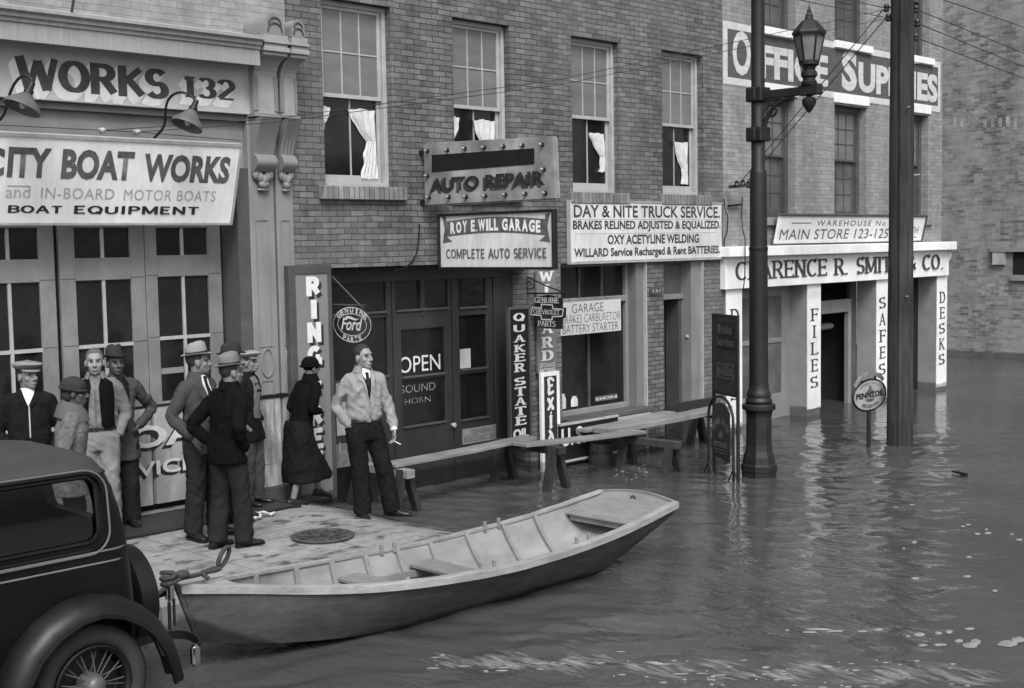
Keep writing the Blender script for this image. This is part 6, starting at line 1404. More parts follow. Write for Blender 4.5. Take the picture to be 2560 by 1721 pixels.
for sgn in (-1, 1):
    yb0, yb1 = YC + sgn * hwz(1.30), YC + sgn * hwz(1.66)
    fw2 = Fr((0, yb0, 1.30), (1, 0, 0) if sgn < 0 else (-1, 0, 0), (0, yb1 - yb0, .36)); sx = 1 if sgn < 0 else -1
    def rr_pts(x0, x1, v0, v1, r, n=6):
        pts = []
        for cx, cy, a0 in ((x1 - r, v1 - r, 0), (x0 + r, v1 - r, 90), (x0 + r, v0 + r, 180), (x1 - r, v0 + r, 270)): pts += [(cx + r * cos(radians(a0 + 90 * i / n)), cy + r * sin(radians(a0 + 90 * i / n))) for i in range(n + 1)]
        return pts if sgn < 0 else [(-u, v) for u, v in pts][::-1]
    for (wx0, wx1) in ((2.72, 3.69), (1.75, 2.58)):
        m = MB(); m.prism(fw2, rr_pts(wx0, wx1, .0, .40, .085), -.022, -.018); wdw = m.build('side_window', M_cglass, car)
        for g, rad in ((.0, .012), (.045, .010), (.075, .007)):
            m = MB(); q_ = rr_pts(wx0 - g, wx1 + g, .0 - g, .40 + g * .5, .085 + g * .8); m.tube([fw2.p(u, v, .004) for u, v in q_ + q_[:1]], rad, 6); m.build('window_moulding', M_line if g > .05 else M_car, wdw, smooth=60)
    for z_, x_e in ((1.235, 3.86), (1.165, 3.90)):
        ys_ = YC + sgn * (hwz(z_) + .002); m = MB(); pts = [(.95, ys_, z_), (3.70, ys_, z_)] + [(3.745 + .19 * sin(t * pi / 16), YC + sgn * (hwz(z_) - .19 + .19 * cos(t * pi / 16) + .002), z_) for t in range(1, 9)]
        m.tube(pts, .007, 6); m.build('coach_line', M_line, car, smooth=60)
    # rear fender: swept crown over the wheel
    yo = YC + sgn * .93; yi = YC + sgn * .66
    hub = Vector((3.56, YC + sgn * .80, .46)); rings = []
    path = [(200, .60), (185, .585), (165, .565), (145, .55), (125, .54), (105, .54), (88, .54), (70, .53), (52, .525), (36, .53), (20, .545), (8, .555), (-3, .57)]
    for a, r_ in path:
        ca, sa = cos(radians(a)), sin(radians(a)); n_ = 8; ring = []
        tail = max(0, (36 - a) / 50)
        wid = 1 - .25 * tail
        for k in range(n_ + 1):
            s_ = k / n_; y = yi + (yo - yi) * s_ * wid; crown = .075 * (1 - (2 * s_ - .85) ** 2) - (.03 if k == n_ else .0)
            R_ = r_ + crown * .9 - .05
            ring.append(Vector((hub.x + ca * R_ + .05 * tail, y, hub.z + sa * R_ - .10 * tail)))
        for k in range(n_, -1, -1):
            s_ = k / n_; y = yi + (yo - yi) * s_ * wid; R_ = r_ + .075 * (1 - (2 * s_ - .85) ** 2) * .9 - .065 - (.025 if k == n_ else 0)
            ring.append(Vector((hub.x + ca * R_ + .05 * tail, y - sgn * .006, hub.z + sa * R_ - .10 * tail)))
        rings.append(ring)
    m = MB(); m.loft(rings); fd_ = m.build('rear_fender', M_carf, car, smooth=55)
    m = MB(); m.tube([r_[8] for r_ in rings], .012, 6); m.build('fender_bead', M_carf, fd_, smooth=60)
    m = MB(); m.tube([r_[0] + Vector((0, sgn * .012, .004)) for r_ in rings[1:12]], .009, 6); m.build('fender_welt', M_line, fd_, smooth=60)
    for hx, nm in ((3.56, 'rear'), (.75, 'front')):
        h = Vector((hx, YC + sgn * .76, .46)); wh_ = bpy.data.objects.new('wheel', None); COL.objects.link(wh_); wh_.location = h; attach(wh_, car)
        Mx = Matrix.Rotation(pi / 2 * (1 if sgn < 0 else -1), 4, 'X')
        m = MB(); ring_n = 40; R_, r2 = .30, .066; rings2 = []
        for i in range(ring_n):
            a = 2 * pi * i / ring_n; c = Vector((cos(a), 0, sin(a))); rings2.append([h + c * (R_ + r2 * cos(2 * pi * k / 12)) + Vector((0, r2 * 1.0 * sin(2 * pi * k / 12), 0)) for k in range(12)])
        m.loft(rings2 + [rings2[0]], caps=False); m.build('tyre', M_rub, wh_, smooth=60, weld=True)
        m = MB(); m.lathe([(.215, -.05), (.245, -.055), (.245, .055), (.235, .06), (.215, .045), (.215, -.05)], h, 36, M=Mx, caps=False); m.build('rim', M_carf, wh_, smooth=40)
        m = MB()
        for i in range(24):
            a = 2 * pi * i / 24; b = a + (.22 if i % 2 else -.22); dy = sgn * (.055 if i % 4 < 2 else .0)
            m.tube([h + Vector((.05 * cos(a), dy, .05 * sin(a))), h + Vector((.222 * cos(b), sgn * .01, .222 * sin(b)))], .0045, 5)
        m.build('spokes', mat('spoke_grey', .07, .4, .2), wh_)
        m = MB(); m.lathe([(0, -.062), (.20, -.062), (.20, -.055), (0, -.055)], h, 30, M=Mx); m.build('brake_drum', M_black, wh_)
        m = MB(); m.lathe([(0, -.03), (.075, -.03), (.07, .05), (.06, .085), (.05, .10), (.02, .112), (0, .112)], h, 24, M=Mx); m.build('hub_cap', mat('hub_grey', .08, .4, .4, 9, spec=.5), wh_, smooth=40)
    m = MB(); m.box(1.15, 3.1, min(YC + sgn * .7, YC + sgn * .95), max(YC + sgn * .7, YC + sgn * .95), .42, .46); m.build('running_board', M_carf, car, bevel=.01)
    rings = []
    for a, r_ in ((-25, .62), (0, .56), (25, .54), (50, .54), (75, .54), (100, .54), (125, .55), (150, .58), (172, .62)):
        ca, sa = cos(radians(a)), sin(radians(a)); rings.append([Vector((.75 + ca * (r_ + .06 * (1 - (2 * k / 6 - 1) ** 2) - .04 - dd), YC + sgn * (.6 + .38 * k / 6), .46 + sa * (r_ + .06 * (1 - (2 * k / 6 - 1) ** 2) - .04 - dd))) for dd, ks in ((0, range(7)), (.02, range(6, -1, -1))) for k in ks])
    m = MB(); m.loft(rings); m.build('front_fender', M_carf, car, smooth=55)
m = MB(); m.loft([[Vector((x, YC + hw * cos(t * pi / 12), .55 + (zt - .55) * sin(t * pi / 12) ** .6)) for t in range(13)] for x, hw, zt in ((.95, .62, 1.18), (.5, .52, 1.15), (-.05, .40, 1.12))]); m.build('hood', M_car, car, smooth=60)
MB().box(-.10, -.055, YC - .36, YC + .36, .5, 1.12).build('grille', M_chr, car, bevel=.02)
MB().box(.93, .96, YC - .55, YC + .55, 1.28, 1.62, ).build('windscreen', mat('car_glass', .012), car)
MB().box(.1, 3.9, YC - .55, YC + .55, .38, .54).build('chassis', M_black, car)
# covered spare wheel on the tail and the split bumper
m = MB(); m.lathe([(0, -.09), (.30, -.09), (.345, -.06), (.35, 0), (.345, .06), (.30, .085), (0, .085)], (4.22, YC, .72), 40, M=Matrix.Rotation(pi / 2, 4, 'Y')); m.build('spare_wheel', M_carf, car, smooth=40)
MB().box(3.95, 4.14, YC - .06, YC + .06, .66, .78).build('spare_carrier', M_iron, car)
def bumper(pts, guard, nm='rear_bumper'):
    P = [Vector(p) for p in pts]
    for _ in range(2):
        Q = [P[0]]
        for a, b in zip(P, P[1:]): Q += [a * .75 + b * .25, a * .25 + b * .75]
        P = Q + [P[-1]]
    m = MB(); m.loft([[p + Vector((dx, 0, dz)) for dx, dz in ((-.006, -.028), (.006, -.028), (.006, .028), (-.006, .028))] for p in P]); o = m.build(nm, M_chr if nm == 'far_bumper' else M_carf, car, smooth=40)
    g = Vector(guard); m = MB(); m.box(g.x - .03, g.x + .03, g.y - .03, g.y + .03, g.z - .075, g.z + .07); m.build('bumper_guard', M_chr, o, bevel=.018, segs=3)
bumper([(3.9, -4.35, .50), (4.2, -4.25, .50), (4.42, -4.32, .50), (4.44, -4.5, .47), (4.36, -4.56, .44)], (4.36, -4.55, .415))
bumper([(3.95, -3.6, .55), (4.2, -3.55, .55), (4.42, -3.7, .60), (4.58, -3.84, .66)], (4.60, -3.845, .665))
m = MB(); m.box(4.555, 4.575, -3.90, -3.885, .40, .60); m.box(4.63, 4.645, -3.84, -3.825, .40, .60); m.build('bumper_iron', M_iron, car)

# ================================================================== PEOPLE
M_skin = mat('skin_pale', .175, .6, .08, 20, .15, 200); M_skinL = mat('skin_light', .235, .6, .08, 20, .15, 200); M_skind = mat('skin_dark', .075, .5, .15, 20, .15, 200)
M_eye = mat('eye_dark', .045, .3, .1); M_lip = mat('lip', .12, .6, .1); M_lipd = mat('lip_dark', .05, .6, .1)
M_hairk = mat('hair_dark', .025, .6, .4, 60, .6, 150, stretch=(1, 4, 1)); M_hairm = mat('hair_mid', .09, .6, .5, 60, .6, 150, stretch=(1, 4, 1))
def cloth(name, base, var=.14): return mat(name, base, .95, var, 5, .4, 90, spec=.06, var2=.12, scale2=3)
C_tan = cloth('cloth_light_jacket', .25); C_blk = cloth('cloth_black', .006); C_dk = cloth('cloth_dark', .012); C_dk2 = cloth('cloth_charcoal', .02); C_suit = cloth('cloth_suit_grey', .06); C_sht = cloth('cloth_white_shirt', .6, .08)
C_shm = cloth('cloth_work_shirt', .17); C_trl = cloth('cloth_light_trousers', .21); C_coarse = mat('cloth_coarse_coat', .15, .95, .45, 14, .9, 40, spec=.06, var2=.3, scale2=5); C_felt = cloth('felt_grey', .15); C_feltd = cloth('felt_dark', .035); C_feltl = cloth('felt_light', .25); C_tweed = cloth('tweed_cap', .20, .3); C_tie = cloth('cloth_tie', .02)
M_leather = mat('shoe_leather', .016, .3, .3, 9, .2, 60); M_belt = mat('belt_leather', .02, .4, .2)
def remesh(mb, vox, smooth=3, post=None, wr=0.0, wseed=0.0):
    me = mb.mesh(); ob = bpy.data.objects.new('tmp', me); COL.objects.link(ob)
    md = ob.modifiers.new('r', 'REMESH'); md.mode = 'VOXEL'; md.voxel_size = vox; md.adaptivity = 0
    if smooth: s = ob.modifiers.new('s', 'SMOOTH'); s.factor = .5; s.iterations = smooth
    dg = bpy.context.evaluated_depsgraph_get(); out = bpy.data.meshes.new_from_object(ob.evaluated_get(dg)); bpy.data.objects.remove(ob); bpy.data.meshes.remove(me)
    if wr:
        out.calc_loop_triangles(); nrm = [Vector(v.normal) for v in out.vertices]
        for v, n_ in zip(out.vertices, nrm):
            p = v.co; q = Vector((p.x * 10 + p.z * 4, p.y * 10 - p.z * 3, p.z * 4.5 + wseed)); r_ = 1 - abs(noise.noise(q)) * 2
            q2 = Vector((p.x * 7 + wseed, p.y * 7, p.z * 15 - p.x * 10 + p.y * 5)); r2 = 1 - abs(noise.noise(q2)) * 2
            v.co = p + n_ * wr * (r_ * .7 + r2 * .4 - .5)
    if post:
        for v in out.vertices: v.co = post(Vector(v.co))
    out.shade_smooth(); return out
def ellring(c, a, b, n=20, rot=0.0, sq=2.4):
    out = []
    for i in range(n):
        t = 2 * pi * i / n; ct, st_ = cos(t), sin(t); x = a * (abs(ct) ** (2 / sq)) * (1 if ct > 0 else -1); y = b * (abs(st_) ** (2 / sq)) * (1 if st_ > 0 else -1)
        out.append(Vector((c[0] + x * cos(rot) - y * sin(rot), c[1] + x * sin(rot) + y * cos(rot), c[2])))
    return out
def chain(pts, rad, per=4):
    P, R_ = [], []
    for i in range(len(pts) - 1):
        for k in range(per): t = k / per; P.append(Vector(pts[i]).lerp(Vector(pts[i + 1]), t)); R_.append(rad[i] + (rad[i + 1] - rad[i]) * t)
    P.append(Vector(pts[-1])); R_.append(rad[-1])
    for _ in range(2): P = [P[0]] + [(P[i - 1] + P[i] * 2 + P[i + 1]) / 4 for i in range(1, len(P) - 1)] + [P[-1]]
    return P, R_
def person(label, at, h, H=1.75, head=(0, 0), arms=None, feet=None, hip=(0, 0), sh=(0, 0), lean=0.0, skin=M_skin, hair=M_hairk, wear=None, vox=.0085, face=True, skirt=None, width=1.0):
    s = H / 1.75; W = wear or {}
    arms = arms or {}; feet = feet or {1: (.10, .0, 8), -1: (-.10, .02, -8)}
    Mw = Matrix.Translation(Vector(at)) @ Matrix.Rotation(radians(h - 90), 4, 'Z') @ Matrix.Scale(s, 4)
    # ---- skeleton (x = own right, y = facing)
    hipc = Vector((hip[0], hip[1], .93)); neck = Vector((sh[0], sh[1], 1.485)); 
    def spine(z):
        t = max(0, min(1, (z - .93) / .555)); return Vector((hipc.x + (neck.x - hipc.x) * t, hipc.y + (neck.y - hipc.y) * t, z))
    hc = neck + Vector((0, .025, .135)); Hm = Matrix.Translation(hc) @ Matrix.Rotation(radians(head[0]), 4, 'Z') @ Matrix.Rotation(radians(head[1]), 4, 'X') @ Matrix.Scale(1.03, 4)
    shj = {k: spine(1.40) + Vector((k * .162 * width, 0, .0)) for k in (1, -1)}
    A = {}
    for k in (1, -1):
        e, w_, hd = arms.get(k, ((.26, -.03, 1.13), (.27, .06, .89), (.0, .1, -1)))
        f = lambda p: Vector((p[0] * k, p[1], p[2])); A[k] = (shj[k], f(e), f(w_), f(hd).normalized())
    L_ = {}
    for k in (1, -1):
        fx, fy, fyaw = feet[k][:3]; fz = feet[k][3] if len(feet[k]) > 3 else 0
        hj = hipc + Vector((k * .092, 0, -.02)); an = Vector((fx, fy, .09 + fz)); kn = hj.lerp(an, .5) + Vector((0, .03 + (.12 if fz > .05 else 0), 0)); L_[k] = (hj, kn, an, fyaw, fz)
    # ---- body: one continuous skin surface from crown to ankles
    b = MB()
    def hp(p): return Hm @ Vector(p)
    def hell(c, r_, nu=18, nv=12): 
        m = MB(); m.ell(c, r_, nu, nv); b.add([Hm @ v for v in m.v], m.f)
    hell((0, -.012, .03), (.075, .095, .087)); hell((0, .022, -.045), (.058, .066, .072)); hell((0, .066, -.094), (.026, .022, .020)); hell((0, .05, -.085), (.042, .032, .024))
    for k in (1, -1): hell((k * .038, .050, -.024), (.027, .025, .025)); hell((k * .078, -.008, -.012), (.012, .022, .034)); hell((k * .012, .100, -.034), (.010, .010, .009))
    hell((0, .070, .036), (.050, .019, .013)); hell((0, .086, -.068), (.026, .012, .012))
    P, R_ = chain([hp((0, .082, .022)), hp((0, .108, -.026))], [.010, .014]); b.tube(P, R_, 10); hell((0, .108, -.028), (.013, .014, .012))
    P, R_ = chain([hp((0, -.02, -.03)), hp((0, -.015, -.09)), neck + Vector((0, -.01, .0)), spine(1.36)], [.058, .056, .062, .09]); b.tube(P, R_, 14)
    b.loft([ellring(spine(z), a, d) for z, a, d in ((.86, .13, .085), (.95, .135, .085), (1.1, .125, .08), (1.25, .145, .09), (1.38, .15, .08), (1.44, .11, .065))])
    for k in (1, -1):
        s0, e, w_, hd = A[k]; P, R_ = chain([s0 + Vector((-k * .03, 0, 0)), s0, e, w_], [.05, .052, .040, .027]); b.tube(P, R_, 10)
        hj, kn, an, fyaw, fz = L_[k]; P, R_ = chain([hj, kn, an], [.075, .052, .036]); b.tube(P, R_, 12)
        # hand: palm, four curled fingers, thumb leaving the side of the palm
        d = hd; ax = Vector((0, 1, 0)) if abs(d.y) < .8 else Vector((1, 0, 0)); sd_ = (ax - d * ax.dot(d)).normalized(); nm = d.cross(sd_) * (1 if k > 0 else -1)
        if nm.dot(Vector((-k, 0, 0))) < 0: nm = -nm
        rings = [[w_ + d * t + sd_ * (wd * cos(2 * pi * j / 12)) + nm * (th * sin(2 * pi * j / 12)) for j in range(12)] for t, wd, th in ((-.01, .026, .02), (.03, .036, .018), (.07, .042, .016), (.098, .040, .013))]
        b.loft(rings)
        for q, (off, ln_) in enumerate(((.031, .062), (.0105, .074), (-.0105, .07), (-.031, .055))):
            p0 = w_ + d * .09 + sd_ * off; p1 = p0 + d * ln_ * .5 + nm * .008; p2 = p1 + d * ln_ * .32 + nm * .022; p3 = p2 + d * ln_ * .1 + nm * .022
            b.tube([p0 - d * .02, p0, p1, p2, p3], [.009, .0095, .009, .008, .006], 8)
        p0 = w_ + d * .03 + sd_ * .03; b.tube([w_ + d * .02 + sd_ * .015, p0, p0 + d * .03 + sd_ * .018 + nm * .012, p0 + d * .062 + sd_ * .016 + nm * .024], [.012, .0115, .0105, .007], 8)
    Hi = Hm.inverted()
    def post(p):
        q = Hi @ p
        if q.length < .2:
            for k in (1, -1):
                d2 = ((q.x - k * .031) / .017) ** 2 + ((q.z - .008) / .012) ** 2
                if q.y > .03 and d2 < 4: q.y -= .008 * math.exp(-d2)
            d2 = (q.x / .022) ** 2 + ((q.z + .0685) / .004) ** 2
            if q.y > .03 and d2 < 4: q.y -= .004 * math.exp(-d2)
            return Hm @ q
        return p
    me = remesh(b, vox, 3, post); me.transform(Mw); root = link('person', me, skin); root.location = (0, 0, 0); tag(root, label, 'person')
    def put(mb_or_me, name, mt, smooth=60, bevel=0, parent=None):
        m_ = mb_or_me.mesh(smooth, bevel) if isinstance(mb_or_me, MB) else mb_or_me; m_.transform(Mw); return link(name, m_, mt, parent or root)
    hmb = lambda m: [setattr(m, 'v', [Hm @ v for v in m.v]), m][1]
    # ---- face details
    for k in (1, -1):
        m = MB(); m.ell((k * .031, .0775, .006), (.009, .0055, .0042), 10, 6); put(hmb(m), 'eye', M_eye, 180)
        m = MB(); m.tube([(k * .015, .091, .026), (k * .032, .090, .030), (k * .049, .076, .024)], [.003, .0035, .002], 6); put(hmb(m), 'eyebrow', hair if hair else M_hairk, 180)
    m = MB(); m.ell((0, .0955, -.0685), (.021, .006, .0065), 12, 6); put(hmb(m), 'lips', M_lipd if skin is M_skind else M_lip, 180)
    if hair:
        m = MB(); nu, nv = 36, 22
        def hv(a, c):
            t = -pi / 2 + .02 + (pi - .04) * c; u = 2 * pi * a; d = Vector((cos(t) * cos(u), cos(t) * sin(u), sin(t)))
            y, z = d.y * .098, d.z * .088
            line = -.062
            for (ya, za_), (yb2, zb2) in zip(((-.2, -.062), (-.035, -.06), (-.02, .012), (.012, -.004), (.03, .005), (.045, .05), (.058, .078), (.2, .088)), ((-.035, -.06), (-.02, .012), (.012, -.004), (.03, .005), (.045, .05), (.058, .078), (.2, .088), (.3, .088))):
                if ya <= y <= yb2: line = za_ + (zb2 - za_) * (y - ya) / (yb2 - ya)
            keep = z + .03 > line + .008 * noise.noise(d * 16)
            ed_ = max(0, min(1, (z + .03 - line) / .03)); f = .93 + (.12 + .10 * max(0, d.z)) * ed_ + (.03 + .05 * max(0, d.z)) * ed_ * noise.noise(Vector((d.x * 9 + at[0], d.y * 3, d.z * 3)))
            return Vector((d.x * .075 * f, -.012 + y * f * .985, .03 + z * f))
        m.grid(hv, nu, nv); put(hmb(m), 'hair', hair, 70)
    # ---- trousers or skirt
    trm = W.get('trousers')
    if trm:
        b = MB(); b.loft([ellring(spine(max(z, .93)) * 1 + Vector((0, 0, min(0, z - .93))), a, d) for z, a, d in ((.80, .165, .118), (.88, .182, .125), (.96, .176, .118), (1.04, .160, .108))])
        wd_ = W.get('leg', 1.0)
        for k in (1, -1):
            hj, kn, an, fyaw, fz = L_[k]
            P, R_ = chain([hj + Vector((0, 0, .02)), hj.lerp(kn, .35), kn, kn.lerp(an, .5), an + Vector((0, -.005, -.035))], [.105, .100, .086, .086 * wd_, .088 * wd_], 5); b.tube(P, R_, 16)
        put(remesh(b, .012, 3, None, .015, at[0] * 3), 'trousers', trm)
        if W.get('belt'): 
            m = MB(); m.loft([ellring(spine(1.0) + Vector((0, 0, dz)), .176, .122, 28) for dz in (-.016, .02)], caps=False); put(m, 'belt', M_belt, 60); m = MB(); m.box(-.025, .025, .0, .012, -.02, .022, Matrix.Translation(spine(1.0) + Vector((0, .117, .002)))); put(m, 'buckle', M_chr, 0, .003)
    if skirt: put(skirt(spine), 'skirt', W['skirt'])
    for k in (1, -1):
        hj, kn, an, fyaw, fz = L_[k]; rot = Matrix.Translation((an.x, an.y, fz)) @ Matrix.Rotation(radians(-fyaw if k > 0 else -fyaw), 4, 'Z') @ Matrix.Rotation(radians(W.get('pitch', {}).get(k, 0)), 4, 'X')
        b = MB(); secs = [(-.085, .030, .03, .05), (-.07, .036, .042, .05), (-.03, .036, .05, .055), (.02, .038, .05, .05), (.07, .043, .036, .036), (.13, .046, .027, .027), (.175, .038, .022, .023), (.20, .018, .014, .018)]
        b.loft([[rot @ Vector((wd * cos(2 * pi * j / 14), y, max(.0, zc + ht * sin(2 * pi * j / 14)))) for j in range(14)] for y, wd, ht, zc in secs]); so_ = put(b, 'shoe', W.get('shoe', M_leather), 50)
        m = MB(); m.loft([[rot @ Vector((x * wd, y, z)) for x, z in ((-1.04, -.002), (1.04, -.002), (1.04, .010), (-1.04, .010))] for y, wd in ((-.09, .028), (-.07, .037), (.0, .036), (.07, .044), (.13, .047), (.18, .036), (.205, .014))]); m.add([rot @ Vector((x, y, z)) for x in (-.034, .034) for y in (-.088, -.03) for z in (-.0, .022)], [(0, 1, 3, 2), (4, 6, 7, 5), (0, 4, 5, 1), (2, 3, 7, 6), (0, 2, 6, 4), (1, 5, 7, 3)]); put(m, 'sole', M_black, 0, parent=so_)
    # ---- jacket / coat / shirt as one garment surface
    jm, jlen, jt = W['top'], W.get('hem', .80), W.get('thick', 1.0)
    secs = [(jlen, .190, .130), (.95, .180, .124), (1.06, .156, .112), (1.18, .166, .120), (1.30, .180, .126), (1.385, .174, .112), (1.44, .128, .084), (1.485, .082, .076), (1.515, .068, .068)]
    if W.get('blouse'): secs = [(1.0, .168, .118), (1.03, .176, .126), (1.09, .182, .134), (1.18, .180, .130)] + secs[4:]
    secs = [q for q in secs if q[0] >= jlen or q[0] == secs[0][0]]; secs.sort()
    if jlen < .78: secs = [(jlen, .215, .165), ((jlen + .95) / 2, .20, .145)] + [q for q in secs if q[0] > .9]
    b = MB(); b.loft([ellring(spine(max(z, .93)) + Vector((0, 0, min(0, z - .93))), a * width * jt, d * jt, 24) for z, a, d in secs])
    for k in (1, -1):
        s0, e, w_, hd = A[k]; cf = w_ - (w_ - e).normalized() * .0
        P, R_ = chain([s0 + Vector((-k * .07, 0, .0)), s0 + Vector((-k * .005, 0, .0)), s0.lerp(e, .5), e, e.lerp(cf, .55), cf], [.070 * jt, .071 * jt, .063 * jt, .056 * jt, .050 * jt, .043 * jt], 5); b.tube(P, R_, 14)
    jme = remesh(b, .0115, 3, None, W.get('wr', .017), at[0] * 7 + 3)
    bvh = BVHTree.FromPolygons([v.co.copy() for v in jme.vertices], [p.vertices[:] for p in jme.polygons])
    jo = put(jme, W.get('topname', 'jacket'), jm)
    def patch(name, poly, mt, off=.004, cuts=6, back=False, smooth=60):
        bm = bmesh.new(); vs = [bm.verts.new((x, 0, z)) for x, z in poly]; f0 = bm.faces.new(vs); bmesh.ops.triangulate(bm, faces=[f0]); bmesh.ops.subdivide_edges(bm, edges=bm.edges[:], cuts=cuts, use_grid_fill=True)
        for v in bm.verts:
            sgn = -1 if back else 1; hit = bvh.ray_cast(Vector((v.co.x, sgn * 2, v.co.z)), Vector((0, -sgn, 0)))
            if hit[0]: v.co.y = hit[0].y + sgn * off
            else: v.co.y = sgn * .08
        ex = bmesh.ops.extrude_face_region(bm, geom=bm.faces[:]); bmesh.ops.translate(bm, vec=(0, -.012 * (-1 if back else 1), 0), verts=[g for g in ex['geom'] if isinstance(g, bmesh.types.BMVert)])
        bmesh.ops.recalc_face_normals(bm, faces=bm.faces); m_ = bpy.data.meshes.new('p'); bm.to_mesh(m_); bm.free(); m_.shade_smooth(); m_.set_sharp_from_angle(angle=radians(smooth)); return put(m_, name, mt)
    nx = neck.x
    def collar(mt, r0=.066, r1=.082, z0=1.475, z1=1.53, ty=.018, open_=.9, name='collar'):
        m = MB(); n_ = 24; rings = []
        for i in range(n_ + 1):
            a = radians(90 + open_ * 30) + radians(360 - open_ * 60) * i / n_
            rings.append([Vector((nx + rr_ * cos(a), neck.y + rr_ * .95 * sin(a) + .004, z)) for rr_, z in ((r0 + .012, z0 - .01), (r0, z1), (r0 + .008, z1 + .004), (r1 + .012, z0 - .012))])
        m.loft(rings); return put(m, name, mt, 60)
    for it in W.get('extra', []): it(dict(patch=patch, collar=collar, put=put, hmb=hmb, spine=spine, neck=neck, A=A, L=L_, root=root, Hm=Hm, nx=nx))
    for k in (1, -1):
        if W.get('cuff', {}).get(k):
            s0, e, w_, hd = A[k]; m = MB(); d = (w_ - e).normalized(); m.tube([w_ - d * .03, w_ + d * .022], [.038, .036], 14); put(m, 'cuff', W['cuff'][k], 60)
    # ---- headgear
    ht = W.get('hat')
    if ht == 'fedora':
        hm_, hb = W['hatm'], W.get('band', C_feltd); T = Matrix.Translation((0, -.012, .062)) @ Matrix.Rotation(radians(W.get('hattilt', 4)), 4, 'X')
        n_ = 32; br = []
        for r_, z in ((.080, .012), (.10, .004), (.116, .0), (.126, .005), (.128, .009), (.116, .006), (.10, .010), (.082, .02)):
            br.append([T @ Vector((cos(2 * pi * i / n_) * r_ * .92, sin(2 * pi * i / n_) * r_ * 1.10, z + .016 * (r_ / .13) ** 2 * abs(cos(2 * pi * i / n_)) - .012 * (r_ / .13) ** 2 * max(0, sin(2 * pi * i / n_)))) for i in range(n_)])
        m = MB(); m.loft(br, caps=False); o = put(hmb(m), 'hat', hm_, 60)
        cr = []
        for z, r_ in ((.005, .086), (.04, .086), (.075, .083), (.10, .077), (.117, .062), (.120, .040), (.112, .015)):
            ring = []
            for i in range(n_):
                a = 2 * pi * i / n_; x, y = cos(a) * r_ * .94, sin(a) * r_ * 1.12; zz_ = z - (.026 * max(0, 1 - abs(x) / .035) if z > .1 else 0) + .012 * sin(a) * (z > .09)
                if z > .06 and sin(a) > .2: x *= 1 - .25 * max(0, sin(a) - .2)
                ring.append(T @ Vector((x, y, zz_)))
            cr.append(ring)
        m = MB(); m.loft(cr); put(hmb(m), 'crown', hm_, 60, parent=o)
        m = MB(); m.loft([[T @ Vector((cos(2 * pi * i / n_) * (.0885) * .94, sin(2 * pi * i / n_) * .0885 * 1.12, z)) for i in range(n_)] for z in (.006, .036)], caps=False); put(hmb(m), 'hat_band', hb, 60, parent=o)
    if ht == 'cap':
        T = Matrix.Translation((0, -.008, .075)) @ Matrix.Rotation(radians(W.get('hattilt', -6)), 4, 'X'); n_ = 28
        rings = [[T @ Vector((cos(2 * pi * i / n_) * r_, sin(2 * pi * i / n_) * r_ * 1.16 + dy, z + .01 * sin(2 * pi * i / n_ + .6) + .004 * noise.noise(Vector((cos(2 * pi * i / n_) * 3, sin(2 * pi * i / n_) * 3, z * 40))))) for i in range(n_)] for r_, z, dy in ((.082, -.016, 0), (.100, .0, .002), (.118, .016, .014), (.120, .028, .020), (.104, .043, .014), (.06, .053, .008), (.015, .056, .006))]
        m = MB(); m.loft(rings); o = put(hmb(m), 'cap', W['hatm'], 60)
        m = MB(); vs = []
        for layer in (0, -.008):
            for i in range(13): a = radians(22 + 136 * i / 12); vs.append(T @ Vector((cos(a) * .088, sin(a) * .098, -.006 + layer)))
            for i in range(13): a = radians(22 + 136 * i / 12); vs.append(T @ Vector((cos(a) * .092, .02 + sin(a) * .122, -.020 + layer + .006 * abs(cos(a)))))
        fs_ = [(i, i + 1, 14 + i, 13 + i) for i in range(12)] + [(26 + i, 39 + i, 40 + i, 27 + i) for i in range(12)] + [(13 + i, 14 + i, 40 + i, 39 + i) for i in range(12)] + [(i, 26 + i, 27 + i, i + 1) for i in range(12)]
        m.add(vs, fs_); put(hmb(m), 'visor', W.get('visor', W['hatm']), 60, parent=o)
    if ht == 'knit':
        m = MB(); m.ell((0, -.02, .052), (.094, .112, .085), 22, 14); m.v = [v + Vector((0, 0, .008 * noise.noise(v * 18))) for v in m.v]; o = put(hmb(m), 'knit_cap', W['hatm'], 180)
        m = MB(); m.tube([(.090 * cos(2 * pi * i / 24), -.02 + .108 * sin(2 * pi * i / 24), .03 - .012 * sin(2 * pi * i / 24)) for i in range(25)], .016, 8); put(hmb(m), 'cap_roll', W['hatm'], 180, parent=o)
        m = MB(); m.ell((0, -.055, -.03), (.075, .06, .07), 16, 10); put(hmb(m), 'neck_flap', W['hatm'], 180, parent=o)
    if ht == 'cloche':
        m = MB(); m.ell((0, -.02, .04), (.092, .108, .092), 22, 14); o = put(hmb(m), 'hat', W['hatm'], 180); m = MB(); m.tube([(.097 * cos(2 * pi * i / 24), -.018 + .116 * sin(2 * pi * i / 24), .02 + .02 * sin(2 * pi * i / 24)) for i in range(25)], .012, 8); put(hmb(m), 'hat_rim', W['hatm'], 180, parent=o)
    return root
